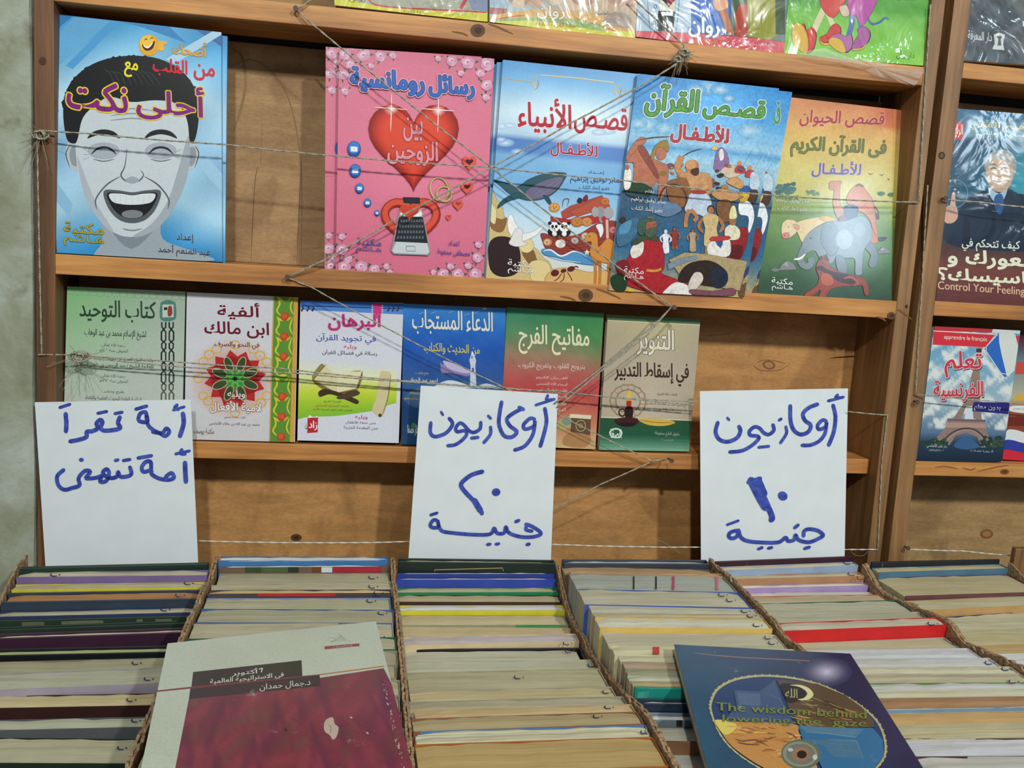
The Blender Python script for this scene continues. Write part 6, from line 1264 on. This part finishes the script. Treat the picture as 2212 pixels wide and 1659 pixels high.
for k in range(46):
    t_ = r.random(); x = 1958 + t_ * 175 + r.uniform(-26, 4); y = 560 + t_ * 760; A.poly('c2b0a4', [(x + r.uniform(-9, 9) * s, y + r.uniform(-14, 14)) for s in (1, .6, 1, .5, .9)], n=2)
for x, y in ((1690, 852), (1820, 975), (1170, 945)): A.ell('cdbab0' if x > 1200 else '3a1a20', x, y, 12, 6, 7, .5)
A.done(c, M['printo'])
# blue oval book
e, c, A = lying('worn dark blue book with an oval eye picture lying over the right boxes', [(1456, 1392), (1837, 1412), (2262, 2080), (1638, 2060)], HT + .012, 0.0, .0085, '20364c')
bg(A, lambda u, v: tuple(x + 8 * (fbm(u * 2, v * 4, 3) - .5) for x in mix3(mix3((30, 76, 104), (28, 84, 108), v), (34, 34, 72), u * 1.05)), 30, 50); A.crop(1440, 1370, 3.687, .07)
A.line('8a6a58', 8, [(205, 148), (500, 178), (900, 200), (1440, 228)]); A.glow(None, 1275, 300, 200, 120, (205, 198, 220), (48, 50, 88), 30, 10, 1.9)
EL = [(345, 610), (350, 520), (400, 430), (520, 360), (680, 328), (850, 325), (1050, 350), (1250, 405), (1430, 490), (1580, 590), (1690, 700), (1745, 830), (1750, 960), (1690, 1060), (1600, 1160), (1400, 1260), (1150, 1260), (900, 1150), (700, 1050), (520, 920), (410, 780)]
A.poly('b8ae78', EL); cE = (1030, 780); A.poly('1c3a66', [(cE[0] + (x - cE[0]) * .975, cE[1] + (y - cE[1]) * .965) for x, y in EL])
es = smooth(EL, True, 12)
for i in range(0, len(es), 2): A.ell('d0c890' if i % 4 else '6a6a4c', es[i][0], es[i][1], 7, 4, 6, i * .2)
A.poly('3d5478', [(535, 450), (740, 460), (860, 370), (930, 560), (960, 620), (1010, 715), (1000, 720), (460, 690), (500, 640), (560, 590)], False); A.poly('4f6584', [(560, 470), (740, 478), (750, 575), (580, 565)], False); A.line('6a7c94', 4, [(620, 478), (622, 560), (740, 570)], False); A.line('6a7c94', 4, [(780, 470), (900, 520), (940, 600)], False)
A.poly('5a4634', [(872, 365), (1000, 378), (1200, 400), (1420, 490), (1560, 590), (1640, 690), (1660, 745), (1250, 745), (1060, 735), (1020, 640), (970, 590), (940, 480)], False)
r = random.Random(8)
for k in range(70):
    x = r.uniform(960, 1500); y = r.uniform(430, 720)
    if y < 380 + (x - 900) * .42 or y > 730: continue
    A.line(r.choice(['a8824a', 'c89c58', '7a6034', '8a8044', '3a2c20', 'b87048']), r.uniform(5, 12), [(x, y), (x + 50, y + r.uniform(8, 30)), (x + 110, y + r.uniform(20, 50))])
A.poly('221a1a', [(905, 410), (980, 400), (1060, 420), (1110, 470), (1090, 520), (1020, 545), (960, 540)]); A.text('الله', 945, 440, 1040, 512, 'a8a068', .02, slope=.05)
A.poly('dcd49a', [(980, 412), (1060, 410), (1130, 435), (1168, 480), (1150, 515), (1100, 532), (1040, 526), (1090, 515), (1120, 480), (1090, 445), (1040, 422)])
A.poly('c08848', [(385, 695), (600, 705), (1010, 722), (1050, 780), (1085, 880), (1150, 960), (1200, 1100), (1100, 1200), (900, 1130), (700, 1030), (520, 900), (430, 780)]); A.poly('d8c860', [(385, 690), (500, 700), (560, 740), (500, 800), (450, 800), (410, 750)])
for k in range(90):
    x = r.uniform(470, 1000); y = 720 + r.uniform(20, 330)
    if y > 730 + (x - 380) * .62: continue
    A.line(r.choice(['d8a458', 'e0b870', 'a86c34', 'c89050', 'b87a3c', '8a5a30']), r.uniform(6, 13), [(x, y), (x + 40, y + r.uniform(-18, 14)), (x + 110, y + r.uniform(-24, 20))])
for p in ([(545, 840), (600, 860), (700, 850), (780, 880)], [(560, 870), (640, 885), (740, 890)], [(950, 790), (1000, 810), (1040, 840)]): A.line('6a3c2c', 9, p)
A.poly('2a6a94', [(1045, 735), (1250, 748), (1640, 755), (1720, 850), (1730, 980), (1650, 1080), (1400, 1200), (1250, 1100), (1180, 960), (1090, 870)], False)
A.poly('4f7a94', [(1060, 740), (1560, 765), (1480, 830), (1280, 800), (1110, 790)], False); A.poly('44708c', [(1120, 850), (1500, 850), (1570, 1000), (1330, 985), (1250, 900)], False)
for p in ([(1270, 845), (1510, 860), (1570, 1000)], [(1100, 790), (1280, 800), (1500, 830), (1560, 770)], [(1300, 880), (1460, 890)], [(1330, 930), (1500, 940)], [(1380, 880), (1420, 985)]): A.line('6a94a4', 6, p, False)
A.ell('5c6a5c', 1070, 965, 158, 118, 30, .1); A.ell('8a8c78', 1062, 965, 138, 100, 28, .1); A.ell('6f7468', 1066, 965, 115, 84, 26, .1); A.glow(None, 1072, 965, 90, 72, (190, 100, 44), (112, 116, 104), 24, 5, 1.0); A.ell('14100e', 1075, 968, 40, 32, 16); A.ell('c9c6bc', 985, 930, 22, 15, 10); A.ell('c9c6bc', 1180, 990, 20, 22, 10)
for k in range(30): h = k * .209; A.line('4a5248', 4, [(1066 + 78 * math.cos(h), 965 + 60 * math.sin(h)), (1064 + 125 * math.cos(h), 965 + 92 * math.sin(h))], False)
A.text('The wisdom behind', 395, 585, 1590, 650, '74803a', .03, [(.02, '2a3624')], slope=.055); A.text('lowering the  gaze', 445, 672, 1590, 745, '74803a', .03, [(.02, '2a3624')], slope=.035)
A.done(c, M['printo'])

# ---------------------------------------------------------------- handwritten signs
def sign(name_label, quad, k, strokes, crop, dots=(), curl=.0):
    o = at((quad[2][0] + quad[3][0]) / 2, quad[3][1], k); n = (N * math.cos(.05) + S * math.sin(.05)).normalized(); P = lambda x, y: hit(x, y, o, n)
    q = [P(*a) for a in quad]; q[2] = q[2] - S * .02; q[3] = q[3] - S * .02
    e = empty('price_sign', (q[2] + q[3]) / 2, name_label, 'sign', 'handwritten card signs standing behind the boxes')
    m = MB(); nx = 14; front = []; r = random.Random(len(strokes))
    for j in range(11):
        v = j / 10; row = []
        for i in range(nx + 1):
            u = i / nx; a = q[0].lerp(q[1], u); b = q[3].lerp(q[2], u); row.append(a.lerp(b, v) - n * (.0002 + curl * (u - .5) ** 2 * 4 * 0))
        front.append(row)
    for j in range(10):
        for i in range(nx): m.poly([front[j][i], front[j + 1][i], front[j + 1][i + 1], front[j][i + 1]])
    bk = [[p - n * .0006 for p in row] for row in front]
    for j in range(10):
        for i in range(nx): m.poly([bk[j][i], bk[j][i + 1], bk[j + 1][i + 1], bk[j + 1][i]])
    ed = lambda a, b, c_, d: m.poly([a, b, c_, d])
    for i in range(nx): ed(front[0][i], front[0][i + 1], bk[0][i + 1], bk[0][i]); ed(front[10][i + 1], front[10][i], bk[10][i], bk[10][i + 1])
    for j in range(10): ed(front[j + 1][0], front[j][0], bk[j][0], bk[j + 1][0]); ed(front[j][nx], front[j + 1][nx], bk[j + 1][nx], bk[j][nx])
    m.build('card', M['paper'], e)
    A = Art(P, n, 3.5e-6); A.crop(*crop)
    for w_, pts in strokes: A.line('2a3f9a', w_, pts, taper=False, ch='handwriting'); A.ell('2a3f9a', pts[0][0], pts[0][1], w_ * .46, n=10, ch='handwriting'); A.ell('2a3f9a', pts[-1][0], pts[-1][1], w_ * .46, n=10, ch='handwriting')
    for x, y, rx, ry, rot in dots: A.ell('2a3f9a', x, y, rx, ry, 12, rot, ch='handwriting')
    A.done(e, M['ink'])
W = 22
sign('white card with a two-line slogan in blue marker, blank lower half, leftmost sign', [(75, 869), (412, 863), (430, 1206), (100, 1216)], .012, [
 (26, [(868, 760), (872, 815), (852, 885)]), (20, [(835, 712), (822, 728), (842, 736)]), (16, [(815, 740), (875, 722)]), (20, [(605, 735), (665, 718)]),
 (W, [(665, 790), (660, 752), (628, 762), (622, 800), (668, 806), (665, 770), (672, 820), (700, 850), (740, 870), (770, 885), (792, 862), (775, 842), (752, 868), (700, 862)]),
 (24, [(515, 780), (505, 812), (518, 838), (490, 850), (430, 855), (408, 840), (418, 808), (405, 795), (385, 815), (392, 842), (360, 858), (330, 862), (328, 890), (290, 905), (238, 915)]), (18, [(488, 760), (528, 752)]), (18, [(392, 758), (442, 748)]),
 (25, [(212, 762), (216, 810), (214, 858)]), (18, [(180, 726), (235, 708)]),
 (26, [(880, 1035), (882, 1090), (885, 1140)]), (20, [(862, 962), (855, 982), (880, 985)]), (16, [(828, 985), (905, 968)]), (20, [(618, 1008), (692, 995)]),
 (W, [(690, 1070), (688, 1030), (660, 1030), (638, 1060), (648, 1085), (690, 1078), (695, 1100), (735, 1122), (785, 1130), (818, 1118), (805, 1092), (778, 1108), (770, 1128)]),
 (W, [(572, 1060), (580, 1095), (560, 1110), (520, 1112), (505, 1085), (500, 1110), (470, 1120), (440, 1112), (420, 1090), (440, 1070), (455, 1090), (440, 1135), (405, 1140), (412, 1110), (385, 1118), (350, 1122), (325, 1118), (350, 1085), (320, 1080), (285, 1120), (290, 1160), (250, 1175), (205, 1185), (172, 1160), (165, 1110), (200, 1075)]),
 (18, [(490, 1022), (505, 1018)]), (18, [(535, 1022), (572, 1016)])], (60, 600, 2.59), [(300, 1018, 14, 11, 0)])
sign('white card reading occasion twenty pounds in blue marker, middle sign', [(909, 833), (1205, 851), (1191, 1211), (881, 1210.5)], .008, [
 (20, [(1358, 618), (1366, 680), (1355, 740), (1335, 808)]), (15, [(1312, 600), (1406, 570)]), (16, [(1372, 552), (1366, 574), (1392, 572)]),
 (19, [(1305, 672), (1282, 668), (1250, 700), (1258, 722), (1300, 708), (1308, 680), (1300, 740), (1280, 780), (1250, 812), (1205, 828)]),
 (20, [(1242, 618), (1200, 640), (1165, 670), (1180, 705), (1215, 735), (1190, 762), (1150, 755), (1125, 700), (1128, 640), (1138, 585)]), (20, [(1228, 612), (1248, 622)]),
 (17, [(1082, 712), (1080, 750), (1048, 790)]), (15, [(1070, 655), (1082, 668)]),
 (18, [(1032, 688), (1028, 720), (1000, 738), (975, 732), (945, 700), (925, 692), (905, 715), (912, 735), (950, 730), (960, 750), (935, 780), (900, 802), (865, 806)]), (17, [(985, 768), (1018, 764)]),
 (19, [(778, 690), (776, 740), (800, 760), (850, 745), (880, 715), (888, 690), (872, 668)]), (13, [(830, 635), (840, 650)]),
 (22, [(1040, 938), (985, 955), (935, 995), (940, 1025), (990, 1080), (1025, 1120), (1038, 1150)]), (30, [(1000, 1085), (1030, 1135)]),
 (15, [(778, 1158), (810, 1148)]), (18, [(808, 1185), (790, 1185), (775, 1210), (790, 1222), (818, 1218), (812, 1185), (830, 1235), (880, 1248), (1000, 1258), (1080, 1255), (1100, 1225), (1115, 1250), (1150, 1250), (1160, 1218), (1175, 1248), (1230, 1268), (1290, 1270), (1335, 1258), (1330, 1240), (1290, 1215), (1262, 1205)]),
 (17, [(1268, 1208), (1262, 1232), (1292, 1240)]), (17, [(1210, 1192), (1226, 1186)]), (17, [(1268, 1308), (1278, 1306)]), (15, [(1066, 1308), (1080, 1306)]), (15, [(1110, 1306), (1124, 1304)])],
 (600, 620, 2.353), [(1110, 1042, 22, 20, 0)])
sign('white card reading occasion ten pounds in blue marker, right sign', [(1512, 845), (1832, 839), (1828, 1204), (1518, 1208)], .004, [
 (24, [(884, 652), (898, 720), (888, 810), (858, 888)]), (18, [(855, 625), (945, 602)]), (20, [(910, 590), (900, 606), (925, 606)]),
 (22, [(842, 745), (820, 740), (792, 770), (800, 795), (838, 780), (845, 752), (835, 820), (800, 865), (750, 888), (700, 890)]),
 (24, [(790, 645), (740, 665), (705, 700), (715, 740), (750, 770), (735, 810), (690, 825), (650, 800), (630, 745), (628, 655)]),
 (19, [(602, 780), (605, 820), (570, 875)]), (18, [(562, 740), (574, 732)]),
 (22, [(525, 768), (530, 800), (500, 825), (470, 815), (445, 788), (415, 780), (385, 805), (390, 830), (430, 835), (440, 850), (400, 890), (340, 922), (268, 930)]), (18, [(440, 902), (500, 896)]),
 (24, [(195, 755), (182, 810), (205, 855), (255, 868), (310, 845), (330, 805), (322, 778)]), (16, [(252, 726), (262, 738)]),
 (48, [(395, 1100), (440, 1190), (480, 1260)]), (34, [(420, 1100), (470, 1200), (518, 1310), (515, 1335)]), (30, [(440, 1090), (478, 1180)]), (26, [(378, 1110), (448, 1088)]),
 (16, [(252, 1364), (318, 1340)]), (22, [(320, 1400), (300, 1400), (268, 1412), (262, 1435), (285, 1445), (312, 1430), (318, 1395), (335, 1440), (380, 1462), (470, 1470), (560, 1468), (600, 1440), (615, 1460), (650, 1455), (660, 1425), (680, 1455), (740, 1468), (800, 1445), (825, 1425), (790, 1398), (740, 1390), (712, 1402), (708, 1430)]),
 (20, [(655, 1382), (675, 1366)]), (18, [(438, 1508), (460, 1500)]), (18, [(498, 1504), (518, 1500)]), (19, [(715, 1506), (742, 1498)])],
 (1480, 640, 2.765), [(583, 1192, 30, 26, .6)])

# ---------------------------------------------------------------- twine and nails
def twine(label, runs, r=.0011, m='twine', knots=(), nails=(), seed=0, extra=None):
    allp = [at(*p) for run in runs for p in run]; e = empty('twine', sum(allp, Vector()) / len(allp), label, 'twine', 'twine laced across the shelves')
    rnd = random.Random(seed)
    for run in runs:
        P_ = [at(*p) for p in run]; fine = []
        for a, b in zip(P_, P_[1:]):
            L = (b - a).length; kk = max(2, int(L / .006))
            for i in range(kk): t = i / kk; fine.append(a.lerp(b, t) + Vector((0, 0, -1)) * (4 * t * (1 - t)) * L * .006 + Vector([rnd.uniform(-.0001, .0001) for _ in range(3)]))
        fine.append(P_[-1]); mb = MB()
        for ph in (0, math.pi):
            st = []
            for i, p in enumerate(fine):
                d = (fine[min(i + 1, len(fine) - 1)] - fine[max(i - 1, 0)]).normalized(); a = d.cross(N).normalized(); h = ph + i * 1.6; st.append(p + (a * math.cos(h) + N * math.sin(h)) * r * .4)
            mb.tube(st, r * .5, 6)
        mb.build('strand', M[m], e, smooth=True)
    for (x, y, s, k) in knots:
        c_ = at(x, y, k); mb = MB()
        for j in range(4):
            pts = [c_ + Vector((math.cos(i * .8 + j * 1.5) * s * (.5 + .2 * j % 1), math.sin(i * 1.3 + j) * s * .4, math.sin(i * .8 + j * 1.5) * s * .55)) for i in range(10)]; mb.tube(pts, r * .9, 6)
        mb.build('knot', M[m], e, smooth=True); mb = MB()
        for j in range(16):
            h = rnd.uniform(0, 6.28); L = s * rnd.uniform(1.2, 3.2); d = Vector((math.cos(h), -.3, math.sin(h) - .5)); w_ = Vector((rnd.uniform(-1, 1), 0, rnd.uniform(-1, 1))) * s * .5
            mb.tube([c_, c_ + d * L * .5 + w_ * .4, c_ + d * L + w_], .00022, 4)
        mb.build('frayed_ends', M['frayed'], e)
    for (x, y) in nails:
        c_ = at(x, y, 0); mb = MB(); mb.tube([c_ - N * .004, c_ + N * .007], .0011, 8); mb.tube([c_ + N * .007, c_ + N * .0082], .0026, 10); mb.build('nail', M['nail'], e)
    return e
twine('long twine across the upper shelf books from left post knot to right post', [[(85, 281, .006), (187, 288, .012), (487, 312, .0125), (740, 338, .0125), (1060, 361, .014), (1340, 389, .016), (1700, 424, .015), (1985, 437, .003)], [(80, 283, .003), (84, 500, .0015), (90, 767, .0015)], [(1985, 437, .003), (1998, 200, .0015), (2010, 10, .0015)]], .0011, knots=[(88, 292, .007, .005)], seed=1)
twine('twine running from the top shelf nail down right over the pink book', [[(676, -4, .004), (640, 22, .005), (700, 73, .012), (870, 212, .0125), (1060, 360, .0155), (1250, 512, .013), (1452, 662, .005)], [(1452, 662, .005), (1415, 700, .006), (1330, 770, .004), (1197, 872, .001)], [(1452, 660, .004), (1400, 722, .006), (1300, 800, .005), (1203, 880, .001)]], .0012, nails=[(640, 22), (1452, 663)], seed=2)
twine('twine running from the frayed top shelf knot down left to the middle shelf', [[(1366, -6, .006), (1420, 44, .009), (1478, 98, .007), (1466, 135, .006), (1400, 176, .008), (1240, 262, .0125), (1060, 362, .0165), (860, 470, .0125), (700, 562, .0115), (622, 598, .004)]], .0013, knots=[(1478, 114, .006, .006), (1464, 128, .005, .005)], nails=[(622, 598)], seed=3)
twine('doubled twine across the lower shelf books from a frayed knot at left', [[(82, 766, .003), (130, 766, -.002), (165, 767, -.004), (360, 780, -.006), (600, 795, -.006), (870, 822, -.006), (1100, 838, -.004), (1300, 856, -.004), (1512, 868, -.002)], [(165, 770, -.004), (400, 793, -.006), (640, 806, -.006), (900, 826, -.005), (1205, 845, -.003), (1500, 874, -.002)], [(1833, 889, .0), (1917, 897, .002)], [(1917, 896, .002), (1905, 1000, .0015), (1896, 1187, .0015)]], .0010, knots=[(172, 770, .009, -.002)], seed=4)
twine('twine from the lower shelf nail crossing down left behind the middle sign', [[(672, 620, .001), (800, 690, -.004), (1106, 845, -.002), (1208, 896, -.002), (1330, 958, .0), (1410, 996, -.006), (1440, 990, -.015)], [(1410, 996, -.010), (1300, 1045, -.012), (1191, 1101, -.014), (1000, 1180, -.014)], [(622, 600, .003), (672, 620, .001)]], .0010, nails=[(1446, 992)], seed=5)
twine('thin white twine low across the bare plywood behind the signs', [[(430, 1168, -.002), (640, 1172, -.002), (880, 1170, -.002), (1200, 1176, -.002), (1515, 1182, -.002), (1700, 1184, -.002), (1895, 1187, .0015)]], .0009, 'white_twine', seed=6)
twine('twine stretched across the man-in-suit book on the right bookcase', [[(2036, 430, .004), (2120, 437, .016), (2212, 447, .017), (2330, 460, .017)]], .0012, nails=[(2034, 429)], seed=7)
twine('twine across the French phrasebook on the right bookcase', [[(1978, 852, .003), (2010, 855, .010), (2212, 871, .012), (2330, 882, .012)], [(1978, 852, .003), (1990, 640, .0015), (2004, 400, .0015)]], .0010, nails=[(1974, 866)], seed=8)
twine('low twine across the bottom of the right bookcase', [[(1958, 1186, .003), (2080, 1190, .0), (2212, 1202, .0), (2300, 1208, .0)]], .0009, 'white_twine', nails=[(1954, 1180)], seed=9)

for lab, pts in (('loose thread tangled on the low white twine left of the right sign', [(1232, 1178), (1262, 1196), (1290, 1182), (1318, 1150), (1340, 1176), (1372, 1198), (1390, 1176), (1404, 1192), (1420, 1168), (1448, 1180), (1470, 1196)]), ('loose thread hanging under the right end of the low white twine', [(1836, 1188), (1850, 1200), (1872, 1194), (1880, 1150), (1896, 1140)])):
    fine = [at(x, y, -.002) for x, y in smooth(pts, False, 5)]
    mb = MB(); mb.tube(fine, .0003, 5); mb.build('thread', M['frayed'], origin=sum(fine, Vector()) / len(fine), label=lab, cat='thread')
